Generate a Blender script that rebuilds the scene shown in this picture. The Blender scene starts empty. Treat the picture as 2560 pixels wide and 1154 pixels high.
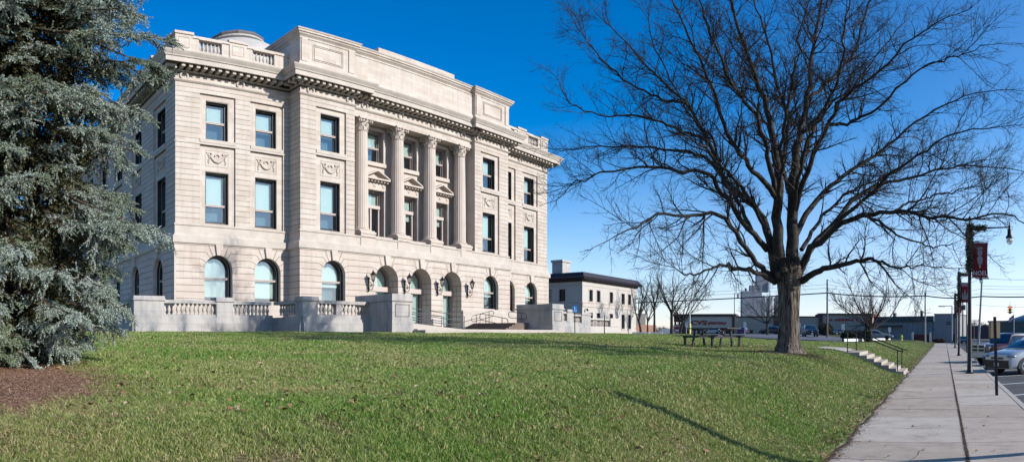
import bpy, math, random
import numpy as np
from math import sin, cos, pi, radians, atan2, sqrt, tan
random.seed(7); RNG = np.random.default_rng(7)
SC = bpy.context.scene
COL = SC.collection
EYE = 1.75
BETA = 0.0376                       # the courthouse stands 2 degrees off the street's line

# ---------------------------------------------------------------- frames
def Bf(x, y, z):                    # courthouse frame -> world
    c, s = cos(BETA), sin(BETA)
    return (x*c - y*s, x*s + y*c, z)
def at(px, d, z=0.0):               # bearing and distance from the kerb side -> world
    r = (2361.0-px)/1543.0
    return (-d*sin(r), d*cos(r), z)

# ---------------------------------------------------------------- mesh helpers
class MB:
    def __init__(s, T=None):
        s.v = []; s.f = []; s.T = T; s.np = []
    def add(s, vs, fs):
        n = len(s.v)
        if s.T: vs = [s.T(*p) for p in vs]
        s.v.extend(vs); s.f.extend([tuple(i+n for i in f) for f in fs])
    def box(s, x0, x1, y0, y1, z0, z1):
        s.add([(x0,y0,z0),(x1,y0,z0),(x1,y1,z0),(x0,y1,z0),(x0,y0,z1),(x1,y0,z1),(x1,y1,z1),(x0,y1,z1)],
              [(0,3,2,1),(4,5,6,7),(0,1,5,4),(1,2,6,5),(2,3,7,6),(3,0,4,7)])
    def quad(s, a, b, c, d): s.add([a,b,c,d], [(0,1,2,3)])
    def bar(s, p, q, w, h, up=(0,0,1)):     # rectangular bar from p to q
        p = np.array(p, float); q = np.array(q, float); d = q-p; d /= np.linalg.norm(d)+1e-9
        u = np.array(up, float); a = np.cross(d, u)
        if np.linalg.norm(a) < 1e-4: a = np.cross(d, (1,0,0))
        a /= np.linalg.norm(a); b = np.cross(a, d)
        vs = [tuple(c + a*i*w/2 + b*j*h/2) for c in (p, q) for i, j in ((-1,-1),(1,-1),(1,1),(-1,1))]
        s.add(vs, [(0,1,2,3),(7,6,5,4),(0,4,5,1),(1,5,6,2),(2,6,7,3),(3,7,4,0)])
    def tube(s, pts, rad, n=8, cap=True):
        pts = [np.array(p, float) for p in pts]; m = len(pts)
        if not hasattr(rad, '__len__'): rad = [rad]*m
        ref = None; vs = []
        for i, p in enumerate(pts):
            d = pts[min(i+1, m-1)] - pts[max(i-1, 0)]; d /= np.linalg.norm(d)+1e-9
            if ref is None: ref = np.array((0,0,1.)) if abs(d[2]) < .9 else np.array((1.,0,0))
            a = ref - d*np.dot(ref, d)
            if np.linalg.norm(a) < 1e-3: a = np.cross(d, (0.3,1,0.2))
            a /= np.linalg.norm(a); b = np.cross(d, a); ref = a
            for k in range(n):
                t = 2*pi*k/n; vs.append(tuple(p + rad[i]*(a*cos(t)+b*sin(t))))
        fs = [(i*n+k, i*n+(k+1)%n, (i+1)*n+(k+1)%n, (i+1)*n+k) for i in range(m-1) for k in range(n)]
        if cap: fs += [tuple(range(n))[::-1], tuple(range((m-1)*n, m*n))]
        s.add(vs, fs)
    def lathe(s, prof, c=(0,0,0), n=12, a0=0.0):
        vs = []; m = len(prof)
        for r, z in prof:
            for k in range(n):
                t = a0 + 2*pi*k/n; vs.append((c[0]+r*cos(t), c[1]+r*sin(t), c[2]+z))
        fs = [(i*n+k, i*n+(k+1)%n, (i+1)*n+(k+1)%n, (i+1)*n+k) for i in range(m-1) for k in range(n)]
        fs += [tuple(range(n))[::-1], tuple(range((m-1)*n, m*n))]
        s.add(vs, fs)
    def prism(s, poly, axis, a, b):     # polygon (2D) extruded along axis 'x','y','z'
        n = len(poly)
        def P(p, h): return (h,p[0],p[1]) if axis=='x' else ((p[0],h,p[1]) if axis=='y' else (p[0],p[1],h))
        s.add([P(p,a) for p in poly]+[P(p,b) for p in poly],
              [tuple(range(n))[::-1], tuple(range(n,2*n))]+[(i,(i+1)%n,(i+1)%n+n,i+n) for i in range(n)])
    def blob(s, c, r, n=8, m=5, sc=(1,1,1)):
        vs = [(c[0],c[1],c[2]-r*sc[2])]
        for i in range(1, m):
            p = -pi/2+pi*i/m
            for k in range(n):
                t = 2*pi*k/n; vs.append((c[0]+r*sc[0]*cos(p)*cos(t), c[1]+r*sc[1]*cos(p)*sin(t), c[2]+r*sc[2]*sin(p)))
        vs.append((c[0],c[1],c[2]+r*sc[2])); L = len(vs)-1
        fs = [(0,1+(k+1)%n,1+k) for k in range(n)]
        for i in range(m-2):
            fs += [(1+i*n+k,1+i*n+(k+1)%n,1+(i+1)*n+(k+1)%n,1+(i+1)*n+k) for k in range(n)]
        fs += [(1+(m-2)*n+k,1+(m-2)*n+(k+1)%n,L) for k in range(n)]
        s.add(vs, fs)
    def molding(s, path, prof, closed=False):   # sweep (out,z) profile along plan path, outward = right of travel
        n = len(path); P = [np.array(p[:2], float) for p in path]; R = []
        for i in range(n):
            a = P[i]-P[i-1] if (i > 0 or closed) else None
            b = P[(i+1)%n]-P[i] if (i < n-1 or closed) else None
            if a is None: a = b
            if b is None: b = a
            a = a/np.linalg.norm(a); b = b/np.linalg.norm(b)
            na = np.array((a[1],-a[0])); nb = np.array((b[1],-b[0])); m = na+nb
            m = m/max(.2, np.dot(m, na)); R.append(m)
        k = len(prof); vs = []
        for i in range(n):
            for (o, z) in prof: q = P[i]+R[i]*o; vs.append((q[0], q[1], z))
        fs = []
        for i in range(n if closed else n-1):
            j = (i+1)%n
            for t in range(k-1): fs.append((i*k+t, j*k+t, j*k+t+1, i*k+t+1))
        if not closed: fs += [tuple(range(k))[::-1], tuple(range((n-1)*k, n*k))]
        s.add(vs, fs)

ROOT = {}
def setp(o, label=None, cat=None, group=None, kind=None):
    if label: o['label'] = label
    if cat: o['category'] = cat
    if group: o['group'] = group
    if kind: o['kind'] = kind
    return o
def thing(name, label, cat, loc=(0,0,0), rz=0.0, group=None):
    o = bpy.data.objects.new(name, None); COL.objects.link(o)
    o.empty_display_size = .3
    o.location = loc; o.rotation_euler = (0,0,rz); ROOT[o.name] = (tuple(loc), rz)
    return setp(o, label, cat, group)
def mk_mesh(name, V, Fc, mat, smooth=False):
    me = bpy.data.meshes.new(name)
    if isinstance(V, np.ndarray):
        nv = len(V); k = Fc.shape[1]; nf = len(Fc)
        me.vertices.add(nv); me.vertices.foreach_set('co', V.astype(np.float32).ravel())
        me.loops.add(nf*k); me.loops.foreach_set('vertex_index', Fc.astype(np.int32).ravel())
        me.polygons.add(nf); me.polygons.foreach_set('loop_start', np.arange(0, nf*k, k, dtype=np.int32))
        me.update(calc_edges=True)
    else:
        me.from_pydata(V, [], Fc); me.update()
    if smooth: me.polygons.foreach_set('use_smooth', np.ones(len(me.polygons), bool))
    if mat: me.materials.append(mat)
    return me
def obj(name, mb, mat, parent=None, smooth=False, loc=None, local=False):
    """one mesh object; the builder's vertices are world coordinates unless local"""
    V, Fc = (mb.v, mb.f) if isinstance(mb, MB) else mb
    if parent is not None:
        (lx,ly,lz), rz = ROOT[parent.name]
    else:
        loc = loc or (0,0,0); (lx,ly,lz), rz = loc, 0.0
    if not local:
        A = np.array(V, float).reshape(-1,3) - (lx,ly,lz)
        c, s_ = cos(-rz), sin(-rz)
        A = np.stack([A[:,0]*c-A[:,1]*s_, A[:,0]*s_+A[:,1]*c, A[:,2]], 1)
        V = A if isinstance(V, np.ndarray) else [tuple(p) for p in A.tolist()]
    o = bpy.data.objects.new(name, mk_mesh(name, V, Fc, mat, smooth)); COL.objects.link(o)
    if parent is not None: o.parent = parent; ROOT[o.name] = ROOT[parent.name]
    else: o.location = loc; ROOT[o.name] = (tuple(loc), 0.0)
    return o
def dup(o, parent=None):
    c = o.copy(); COL.objects.link(c); c.parent = parent
    for ch in list(o.children): dup(ch, c)
    return c
def smooth_angle(o, deg=40):
    me = o.data; me.polygons.foreach_set('use_smooth', np.ones(len(me.polygons), bool))
    try: me.set_sharp_from_angle(angle=radians(deg))
    except Exception: pass
    return o

# ---------------------------------------------------------------- materials
def nmat(name, col, rough=.8, var=.12, scale=3.0, bump=0.0, bscale=40.0, metal=0.0, col2=None, spec=.3, detail=6, coat=0):
    m = bpy.data.materials.new(name); m.use_nodes = True; nt = m.node_tree; N = nt.nodes; L = nt.links
    b = N['Principled BSDF']; b.inputs['Roughness'].default_value = rough; b.inputs['Metallic'].default_value = metal
    b.inputs['Specular IOR Level'].default_value = spec
    if coat: b.inputs['Coat Weight'].default_value = coat; b.inputs['Coat Roughness'].default_value = .05
    tc = N.new('ShaderNodeTexCoord')
    if var > 0 or col2:
        n = N.new('ShaderNodeTexNoise'); n.inputs['Scale'].default_value = scale; n.inputs['Detail'].default_value = detail
        n.inputs['Roughness'].default_value = .65
        L.new(tc.outputs['Object'], n.inputs['Vector'])
        r = N.new('ShaderNodeValToRGB'); L.new(n.outputs['Fac'], r.inputs['Fac']); L.new(r.outputs['Color'], b.inputs['Base Color'])
        c2 = col2 or tuple(c*(1-2*var) for c in col)
        r.color_ramp.elements[0].position = .33; r.color_ramp.elements[1].position = .67
        r.color_ramp.elements[0].color = (*c2, 1); r.color_ramp.elements[1].color = (*col, 1)
    else: b.inputs['Base Color'].default_value = (*col, 1)
    if bump:
        n2 = N.new('ShaderNodeTexNoise'); n2.inputs['Scale'].default_value = bscale; n2.inputs['Detail'].default_value = 5
        L.new(tc.outputs['Object'], n2.inputs['Vector'])
        bp = N.new('ShaderNodeBump'); bp.inputs['Strength'].default_value = bump; bp.inputs['Distance'].default_value = .02
        L.new(n2.outputs['Fac'], bp.inputs['Height']); L.new(bp.outputs['Normal'], b.inputs['Normal'])
    return m
def ramp(N, els):
    r = N.new('ShaderNodeValToRGB'); cr = r.color_ramp
    while len(cr.elements) < len(els): cr.elements.new(.5)
    for e, (p, c) in zip(cr.elements, els): e.position = p; e.color = (*c, 1)
    return r
def island_mat(name, els, rough=.6, trans=0.0, scale=.6, els2=None, spec=.25):
    """colour picked per loose piece, varied by patches"""
    m = bpy.data.materials.new(name); m.use_nodes = True; nt = m.node_tree; N = nt.nodes; L = nt.links
    b = N['Principled BSDF']; b.inputs['Roughness'].default_value = rough; b.inputs['Specular IOR Level'].default_value = spec
    g = N.new('ShaderNodeNewGeometry'); r = ramp(N, els); L.new(g.outputs['Random Per Island'], r.inputs['Fac'])
    out = r.outputs['Color']
    if els2:
        tc = N.new('ShaderNodeTexCoord'); n = N.new('ShaderNodeTexNoise'); n.inputs['Scale'].default_value = scale; n.inputs['Detail'].default_value = 4
        L.new(tc.outputs['Object'], n.inputs['Vector'])
        r2 = ramp(N, els2); L.new(g.outputs['Random Per Island'], r2.inputs['Fac'])
        st = N.new('ShaderNodeMapRange'); st.inputs['From Min'].default_value = .42; st.inputs['From Max'].default_value = .62
        L.new(n.outputs['Fac'], st.inputs['Value'])
        mx = N.new('ShaderNodeMix'); mx.data_type = 'RGBA'; L.new(st.outputs['Result'], mx.inputs['Factor'])
        L.new(r.outputs['Color'], mx.inputs[6]); L.new(r2.outputs['Color'], mx.inputs[7]); out = mx.outputs[2]
    L.new(out, b.inputs['Base Color'])
    if trans:
        t = N.new('ShaderNodeBsdfTranslucent'); L.new(out, t.inputs['Color'])
        ms = N.new('ShaderNodeMixShader'); ms.inputs[0].default_value = trans
        L.new(b.outputs[0], ms.inputs[1]); L.new(t.outputs[0], ms.inputs[2]); L.new(ms.outputs[0], N['Material Output'].inputs['Surface'])
    return m
def stone_mat(name, c1, c2, c3, bw=.95, bh=.315, stain=.25, zoff=.0, mortar=.9):
    m = bpy.data.materials.new(name); m.use_nodes = True; nt = m.node_tree; N = nt.nodes; L = nt.links
    b = N['Principled BSDF']; b.inputs['Roughness'].default_value = .85; b.inputs['Specular IOR Level'].default_value = .2
    tc = N.new('ShaderNodeTexCoord'); sp = N.new('ShaderNodeSeparateXYZ'); L.new(tc.outputs['Object'], sp.inputs[0])
    ad = N.new('ShaderNodeMath'); L.new(sp.outputs[0], ad.inputs[0]); L.new(sp.outputs[1], ad.inputs[1])
    az = N.new('ShaderNodeMath'); L.new(sp.outputs[2], az.inputs[0]); az.inputs[1].default_value = zoff
    cb = N.new('ShaderNodeCombineXYZ'); L.new(ad.outputs[0], cb.inputs[0]); L.new(az.outputs[0], cb.inputs[1])
    br = N.new('ShaderNodeTexBrick'); L.new(cb.outputs[0], br.inputs['Vector'])
    br.inputs['Scale'].default_value = 1.0; br.inputs['Brick Width'].default_value = bw; br.inputs['Row Height'].default_value = bh
    br.inputs['Mortar Size'].default_value = .004; br.inputs['Color1'].default_value = (*c1,1); br.inputs['Color2'].default_value = (*c2,1)
    br.inputs['Mortar'].default_value = (*[c*mortar for c in c3],1); br.inputs['Bias'].default_value = -.2
    n = N.new('ShaderNodeTexNoise'); n.inputs['Scale'].default_value = .7; n.inputs['Detail'].default_value = 8; n.inputs['Roughness'].default_value = .7
    mpn = N.new('ShaderNodeMapping'); mpn.inputs['Scale'].default_value = (1.5,1.5,.55); L.new(tc.outputs['Object'], mpn.inputs[0]); L.new(mpn.outputs[0], n.inputs['Vector'])
    mr = N.new('ShaderNodeMapRange'); mr.inputs['From Min'].default_value = .45; mr.inputs['From Max'].default_value = .75
    mr.inputs['To Max'].default_value = stain; L.new(n.outputs['Fac'], mr.inputs['Value'])
    mx = N.new('ShaderNodeMix'); mx.data_type = 'RGBA'; L.new(mr.outputs['Result'], mx.inputs['Factor'])
    L.new(br.outputs['Color'], mx.inputs[6]); mx.inputs[7].default_value = (*c3,1)
    mps = N.new('ShaderNodeMapping'); mps.inputs['Scale'].default_value = (4.5,4.5,.28); L.new(tc.outputs['Object'], mps.inputs[0]); ns = N.new('ShaderNodeTexNoise'); ns.inputs['Scale'].default_value = 1; ns.inputs['Detail'].default_value = 7; ns.inputs['Roughness'].default_value = .65; L.new(mps.outputs[0], ns.inputs['Vector'])
    rs = ramp(N, [(.34,(.80,.77,.74)),(.50,(1,1,1)),(.75,(1.04,1.04,1.05))]); L.new(ns.outputs['Fac'], rs.inputs['Fac']); ms = N.new('ShaderNodeMix'); ms.data_type = 'RGBA'; ms.blend_type = 'MULTIPLY'; ms.inputs['Factor'].default_value = .5
    L.new(mx.outputs[2], ms.inputs[6]); L.new(rs.outputs['Color'], ms.inputs[7]); L.new(ms.outputs[2], b.inputs['Base Color'])
    n2 = N.new('ShaderNodeTexNoise'); n2.inputs['Scale'].default_value = 14; n2.inputs['Detail'].default_value = 6; L.new(tc.outputs['Object'], n2.inputs['Vector'])
    bp = N.new('ShaderNodeBump'); bp.inputs['Strength'].default_value = .25; bp.inputs['Distance'].default_value = .02
    L.new(n2.outputs['Fac'], bp.inputs['Height']); L.new(bp.outputs['Normal'], b.inputs['Normal'])
    return m
def glass_mat(name, tint=(.72,.9,.92), refl=.12, fres=1.45):
    m = bpy.data.materials.new(name); m.use_nodes = True; nt = m.node_tree; N = nt.nodes; L = nt.links
    N.remove(N['Principled BSDF'])
    t = N.new('ShaderNodeBsdfTransparent'); t.inputs[0].default_value = (*tint,1)
    g = N.new('ShaderNodeBsdfGlossy'); g.inputs['Roughness'].default_value = .015
    fr = N.new('ShaderNodeFresnel'); fr.inputs['IOR'].default_value = fres
    a = N.new('ShaderNodeMath'); a.operation = 'MULTIPLY_ADD'; a.inputs[1].default_value = 1-refl; a.inputs[2].default_value = refl; L.new(fr.outputs[0], a.inputs[0])
    ms = N.new('ShaderNodeMixShader'); L.new(a.outputs[0], ms.inputs[0]); L.new(t.outputs[0], ms.inputs[1]); L.new(g.outputs[0], ms.inputs[2])
    L.new(ms.outputs[0], N['Material Output'].inputs['Surface'])
    return m
def simple(name, col, rough=.5, metal=0.0, spec=.4, coat=0): return nmat(name, col, rough, 0, metal=metal, spec=spec, coat=coat)

M = {}
M['stone'] = stone_mat('limestone', (.465,.415,.365), (.385,.325,.275), (.33,.285,.25), stain=.5)
M['stone_base'] = stone_mat('limestone_ground_storey', (.47,.415,.365), (.40,.335,.285), (.35,.30,.26), bh=.37, stain=.35, zoff=.03)
M['smooth_stone'] = nmat('carved_limestone', (.455,.405,.355), .85, .10, 1.6, .2, 18)
M['warm_stone'] = nmat('portico_limestone', (.47,.405,.35), .85, .07, 1.2, .2, 18)
M['weathered'] = stone_mat('weathered_limestone', (.37,.35,.33), (.35,.32,.295), (.15,.165,.185), bw=1.6, bh=.62, stain=.95)
M['dome'] = nmat('dome_stone', (.40,.385,.365), .8, .08, .8, .2, 8)
M['joint'] = simple('recessed_joint', (.145,.115,.095), .95, spec=.1)
M['shaded_step_line'] = nmat('shaded_step_line_stone', (.17,.13,.11), .9, .2, 3)  # dark stone: shade of the steps put into the colour; also panel lines
M['soffit'] = nmat('shade_toned_soffit_stone', (.15,.115,.09), .95, .25, 4)  # darkened to paint in the shade under the cornice
M['roof'] = simple('roof_membrane', (.25,.25,.25), .9)
M['black_frame'] = simple('dark_bronze_frame', (.012,.011,.012), .35)
M['rail_metal'] = simple('pale_window_rail', (.42,.35,.32), .5)
M['taupe_frame'] = simple('taupe_window_frame', (.22,.175,.16), .5)
M['glass'] = glass_mat('window_glass', (.78,.885,.885), .22)
M['blind'] = nmat('window_blind', (.60,.64,.59), .9, .03, .5)
M['room'] = nmat('room_behind_glass', (.14,.23,.25), .9, .3, .8)
M['dark_room'] = simple('dark_room', (.01,.012,.015), .9)
M['iron'] = simple('black_iron', (.012,.012,.014), .35)
M['steel_rail'] = simple('grey_painted_steel', (.085,.095,.11), .4, .3)
M['concrete'] = nmat('pale_concrete', (.40,.36,.32), .9, .07, 2.2, .2, 30)
M['asphalt'] = nmat('asphalt', (.075,.073,.077), .85, .18, 1.5, .4, 60)
M['lot'] = nmat('parking_lot_asphalt', (.11,.12,.14), .8, .1, .3, .3, 50)
M['white_paint'] = nmat('white_paint', (.72,.72,.70), .7, .06, 3)
M['soil'] = nmat('bare_soil', (.10,.07,.05), .95, .3, 4, .6, 30, col2=(.035,.025,.018))
M['lamp_glass'] = glass_mat('lamp_glass', (.9,.9,.88), .2)
M['red_cloth'] = nmat('dark_red_banner', (.20,.012,.022), .8, .08, 4)
M['white_print'] = simple('white_print', (.62,.56,.56), .8)

# ---------------------------------------------------------------- camera (wide stitched view), light, sky
cam = bpy.data.cameras.new('camera'); co = bpy.data.objects.new('camera', cam); COL.objects.link(co); SC.camera = co
co.location = (0, 0, EYE); co.rotation_euler = (pi/2, 0, (2361-1280)/1543.0)
FPX, HZ = 1543.0, 833.0
cam.type = 'PANO'; cam.panorama_type = 'EQUIRECTANGULAR'
cam.longitude_min = -1280/FPX; cam.longitude_max = 1280/FPX
cam.latitude_max = HZ/FPX; cam.latitude_min = -(1154-HZ)/FPX
cam.clip_start = .05; cam.clip_end = 5000
SUN_AZ, SUN_EL = radians(17.8), radians(25.5)        # azimuth from the street's right hand (+X) towards its far end (+Y)
S = (cos(SUN_AZ)*cos(SUN_EL), sin(SUN_AZ)*cos(SUN_EL), sin(SUN_EL))
sl = bpy.data.lights.new('sun', 'SUN'); sl.energy = 5.0; sl.angle = radians(.53); sl.color = (1.0,.945,.87)
so = bpy.data.objects.new('sun', sl); COL.objects.link(so)
from mathutils import Vector
so.rotation_euler = Vector(S).to_track_quat('Z', 'Y').to_euler(); so.location = (60, 20, 60)
W = bpy.data.worlds.new('World'); SC.world = W; W.use_nodes = True; wn = W.node_tree.nodes; wl = W.node_tree.links
sk = wn.new('ShaderNodeTexSky'); sk.sky_type = 'NISHITA'; sk.sun_disc = False
sk.sun_elevation = SUN_EL; sk.sun_rotation = pi/2 - SUN_AZ
sk.altitude = 100; sk.air_density = 1.0; sk.dust_density = .15; sk.ozone_density = 2.2
hs = wn.new('ShaderNodeHueSaturation'); tcw = wn.new('ShaderNodeTexCoord'); sx = wn.new('ShaderNodeSeparateXYZ'); wl.new(tcw.outputs['Generated'], sx.inputs[0])
mrw = wn.new('ShaderNodeMapRange'); mrw.inputs['From Min'].default_value = 0; mrw.inputs['From Max'].default_value = .35; mrw.inputs['To Min'].default_value = .85; mrw.inputs['To Max'].default_value = 1.62
wl.new(sx.outputs[2], mrw.inputs['Value'])
mra = wn.new('ShaderNodeMapRange'); mra.inputs['From Min'].default_value = -.65; mra.inputs['From Max'].default_value = .2; mra.inputs['To Max'].default_value = .40; wl.new(sx.outputs[0], mra.inputs['Value'])
sbn = wn.new('ShaderNodeMath'); sbn.operation = 'SUBTRACT'; wl.new(mrw.outputs['Result'], sbn.inputs[0]); wl.new(mra.outputs['Result'], sbn.inputs[1]); wl.new(sbn.outputs[0], hs.inputs['Saturation'])
mt = wn.new('ShaderNodeMix'); mt.data_type = 'RGBA'; mt.blend_type = 'MULTIPLY'; mt.inputs['Factor'].default_value = 1; mrt = wn.new('ShaderNodeMapRange'); mrt.inputs['From Max'].default_value = .30; wl.new(sx.outputs[2], mrt.inputs['Value'])
mtc = wn.new('ShaderNodeMix'); mtc.data_type = 'RGBA'; mtc.inputs[6].default_value = (.86,.865,1.06,1); mtc.inputs[7].default_value = (.72,.965,1.13,1); wl.new(mrt.outputs['Result'], mtc.inputs['Factor']); wl.new(mtc.outputs[2], mt.inputs[7])
mr2 = wn.new('ShaderNodeMapRange'); mr2.inputs['From Max'].default_value = .32; mr2.inputs['To Min'].default_value = 1.08; mr2.inputs['To Max'].default_value = 1.0; wl.new(sx.outputs[2], mr2.inputs['Value'])
vm = wn.new('ShaderNodeVectorMath'); vm.operation = 'SCALE'; wl.new(mt.outputs[2], vm.inputs[0]); wl.new(mr2.outputs['Result'], vm.inputs['Scale'])
wl.new(sk.outputs[0], hs.inputs['Color']); wl.new(hs.outputs[0], mt.inputs[6]); wl.new(vm.outputs[0], wn['Background'].inputs[0]); wn['Background'].inputs[1].default_value = .13
SC.view_settings.view_transform = 'Standard'; SC.view_settings.look = 'None'; SC.view_settings.gamma = 1; SC.view_settings.exposure = 0.42
SC.cycles.max_bounces = 6; SC.cycles.transparent_max_bounces = 16

# ---------------------------------------------------------------- terrain
def sm(t): t = np.clip(t, 0, 1); return t*t*(3-2*t)
def zg(X, Y):
    """height of the lawn side of the street above the pavement"""
    X = np.asarray(X, float); Y = np.asarray(Y, float); s = -1.62-X
    A = 1.04*sm(s/3.2)**.9*np.minimum(1, .9+.1*np.clip(s,0,1)) + .75*np.clip((s-2.6)/20, 0, 1)
    fade = np.interp(Y, [-60,30,55,92,160,300], [1,1,.78,.6,.15,0.0])
    w = np.interp(s, [0,15,23,60,100], [1,1,.3,.3,1])
    far = np.interp(s, [60,140], [1,.3])
    return np.maximum(A*(1-(1-fade)*w)*far, 0) - .02*(s < 0)
def zg1(x, y): return float(zg(x, y))
# ---------------------------------------------------------------- ground, pavement, road
def sheet(name, xs, ys, zf, mat, mask=None):
    X, Y = np.meshgrid(xs, ys, indexing='ij'); Z = zf(X, Y); nx, ny = X.shape
    V = np.stack([X.ravel(), Y.ravel(), np.asarray(Z).ravel()], 1); i, j = np.meshgrid(np.arange(nx-1), np.arange(ny-1), indexing='ij')
    a = i*ny+j; Fc = np.stack([a, a+ny, a+ny+1, a+1], -1).reshape(-1,4)
    if mask is not None:
        cx = (X[:-1,:-1]+X[1:,1:])/2; cy = (Y[:-1,:-1]+Y[1:,1:])/2; Fc = Fc[mask(cx, cy).ravel()]
    o = obj(name, (V, Fc), mat, smooth=True); o['kind'] = 'structure'; return o

def lawn_material():
    m = bpy.data.materials.new('lawn_turf'); m.use_nodes = True; nt = m.node_tree; N = nt.nodes; L = nt.links
    b = N['Principled BSDF']; b.inputs['Roughness'].default_value = .95; b.inputs['Specular IOR Level'].default_value = .1
    tc = N.new('ShaderNodeTexCoord')
    def noise(s, d=6):
        n = N.new('ShaderNodeTexNoise'); n.inputs['Scale'].default_value = s; n.inputs['Detail'].default_value = d; n.inputs['Roughness'].default_value = .7
        L.new(tc.outputs['Object'], n.inputs['Vector']); return n
    n1 = noise(.35); n2 = noise(9, 8); n3 = noise(1.3)
    r1 = ramp(N, [(.3,(.05,.07,.018)),(.5,(.075,.09,.026)),(.72,(.14,.13,.055))]); L.new(n1.outputs['Fac'], r1.inputs['Fac'])
    r2 = ramp(N, [(.3,(.45,.45,.4)),(.5,(.9,.9,.9)),(.75,(1.5,1.45,1.3))]); L.new(n2.outputs['Fac'], r2.inputs['Fac'])
    mx = N.new('ShaderNodeMix'); mx.data_type = 'RGBA'; mx.blend_type = 'MULTIPLY'; mx.inputs['Factor'].default_value = 1
    L.new(r1.outputs['Color'], mx.inputs[6]); L.new(r2.outputs['Color'], mx.inputs[7])
    r3 = ramp(N, [(.60,(0,0,0)),(.78,(1,1,1))]); L.new(n3.outputs['Fac'], r3.inputs['Fac'])
    m2 = N.new('ShaderNodeMix'); m2.data_type = 'RGBA'; L.new(r3.outputs['Color'], m2.inputs['Factor'])
    L.new(mx.outputs[2], m2.inputs[6]); m2.inputs[7].default_value = (.16,.125,.07,1); L.new(m2.outputs[2], b.inputs['Base Color'])
    bp = N.new('ShaderNodeBump'); bp.inputs['Strength'].default_value = .8; bp.inputs['Distance'].default_value = .05
    L.new(n2.outputs['Fac'], bp.inputs['Height']); L.new(bp.outputs['Normal'], b.inputs['Normal'])
    return m
M['lawn'] = lawn_material()
def cut(xx): return np.unique(np.round(xx, 4))
xs = cut(np.concatenate([np.linspace(-1.62,-9,60), np.linspace(-9,-40,80), np.linspace(-40,-110,30)]))
ys = cut(np.concatenate([np.linspace(-30,60,170), np.linspace(60,170,60)]))
EDGE = lambda Y: 0.03*np.sin(Y*2.1)+.02*np.sin(Y*5.3+1)
def zlawn(X, Y): return zg(X, Y)+np.where(X > -1.63, 0.012, 0)+.015*np.sin(X*1.7+Y*.9)*np.clip((-1.8-X), 0, 1)
# the steps in the bank: a shallow trench keeps the turf below the treads
ST_Y0, ST_Y1 = 25.9, 28.8
def zl2(X, Y):
    Z = zlawn(X, Y)
    tr = (Y > ST_Y0-.06) & (Y < ST_Y1+.06) & (X > -4.35)
    return np.where(tr, Z-.32, Z)
ys2 = cut(np.concatenate([ys, [ST_Y0-.08, ST_Y0-.05, ST_Y1+.05, ST_Y1+.08]]))
sheet('lawn', xs, ys2, zl2, M['lawn'])
# ground to the horizon
gx = cut(np.concatenate([np.linspace(-3000,-110,12), np.linspace(-110,110,23), np.linspace(110,3000,12)]))
gy = cut(np.concatenate([np.linspace(-800,0,9), np.linspace(0,200,21), np.linspace(200,4000,14)]))
M['far'] = nmat('far_ground', (.085,.085,.05), .95, .2, .02, col2=(.07,.065,.05))
sheet('ground', gx, gy, lambda X, Y: np.full_like(X, -.25), M['far'])
# pavement in slabs, each a loose piece with its own tone
def paving_material():
    m = bpy.data.materials.new('pavement_concrete'); m.use_nodes = True; nt = m.node_tree; N = nt.nodes; L = nt.links
    b = N['Principled BSDF']; b.inputs['Roughness'].default_value = .9; b.inputs['Specular IOR Level'].default_value = .2
    g = N.new('ShaderNodeNewGeometry'); tc = N.new('ShaderNodeTexCoord')
    r = ramp(N, [(0,(.37,.315,.26)),(.7,(.43,.37,.31)),(1,(.455,.415,.36))]); L.new(g.outputs['Random Per Island'], r.inputs['Fac'])
    n = N.new('ShaderNodeTexNoise'); n.inputs['Scale'].default_value = 1.7; n.inputs['Detail'].default_value = 9; n.inputs['Roughness'].default_value = .75
    L.new(tc.outputs['Object'], n.inputs['Vector'])
    n3 = N.new('ShaderNodeTexNoise'); n3.inputs['Scale'].default_value = 60; n3.inputs['Detail'].default_value = 3; L.new(tc.outputs['Object'], n3.inputs['Vector'])
    r2 = ramp(N, [(.28,(.55,.53,.50)),(.45,(.90,.89,.88)),(.7,(1.1,1.1,1.1))]); L.new(n.outputs['Fac'], r2.inputs['Fac'])
    r3 = ramp(N, [(.3,(.82,.82,.82)),(.6,(1.04,1.04,1.04))]); L.new(n3.outputs['Fac'], r3.inputs['Fac'])
    a = N.new('ShaderNodeMix'); a.data_type='RGBA'; a.blend_type='MULTIPLY'; a.inputs['Factor'].default_value=1; L.new(r.outputs[0], a.inputs[6]); L.new(r2.outputs[0], a.inputs[7])
    c = N.new('ShaderNodeMix'); c.data_type='RGBA'; c.blend_type='MULTIPLY'; c.inputs['Factor'].default_value=1; L.new(a.outputs[2], c.inputs[6]); L.new(r3.outputs[0], c.inputs[7])
    L.new(c.outputs[2], b.inputs['Base Color'])
    bp = N.new('ShaderNodeBump'); bp.inputs['Strength'].default_value=.3; bp.inputs['Distance'].default_value=.01; L.new(n3.outputs['Fac'], bp.inputs['Height']); L.new(bp.outputs[0], b.inputs['Normal'])
    return m
M['paving'] = paving_material()
pv = MB(); rr = random.Random(3)
KX = 1.97                                             # kerb line
yj = -12.0; joints = []
while yj < 112: joints.append(yj); yj += 4.36
def slab(x0, x1, y0, y1, z): pv.add([(x0,y0,z),(x1,y0,z),(x1,y1,z),(x0,y1,z),(x0,y0,z-.1),(x1,y0,z-.1),(x1,y1,z-.1),(x0,y1,z-.1)], [(0,1,2,3),(0,4,5,1),(1,5,6,2),(2,6,7,3),(3,7,4,0)])
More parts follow.
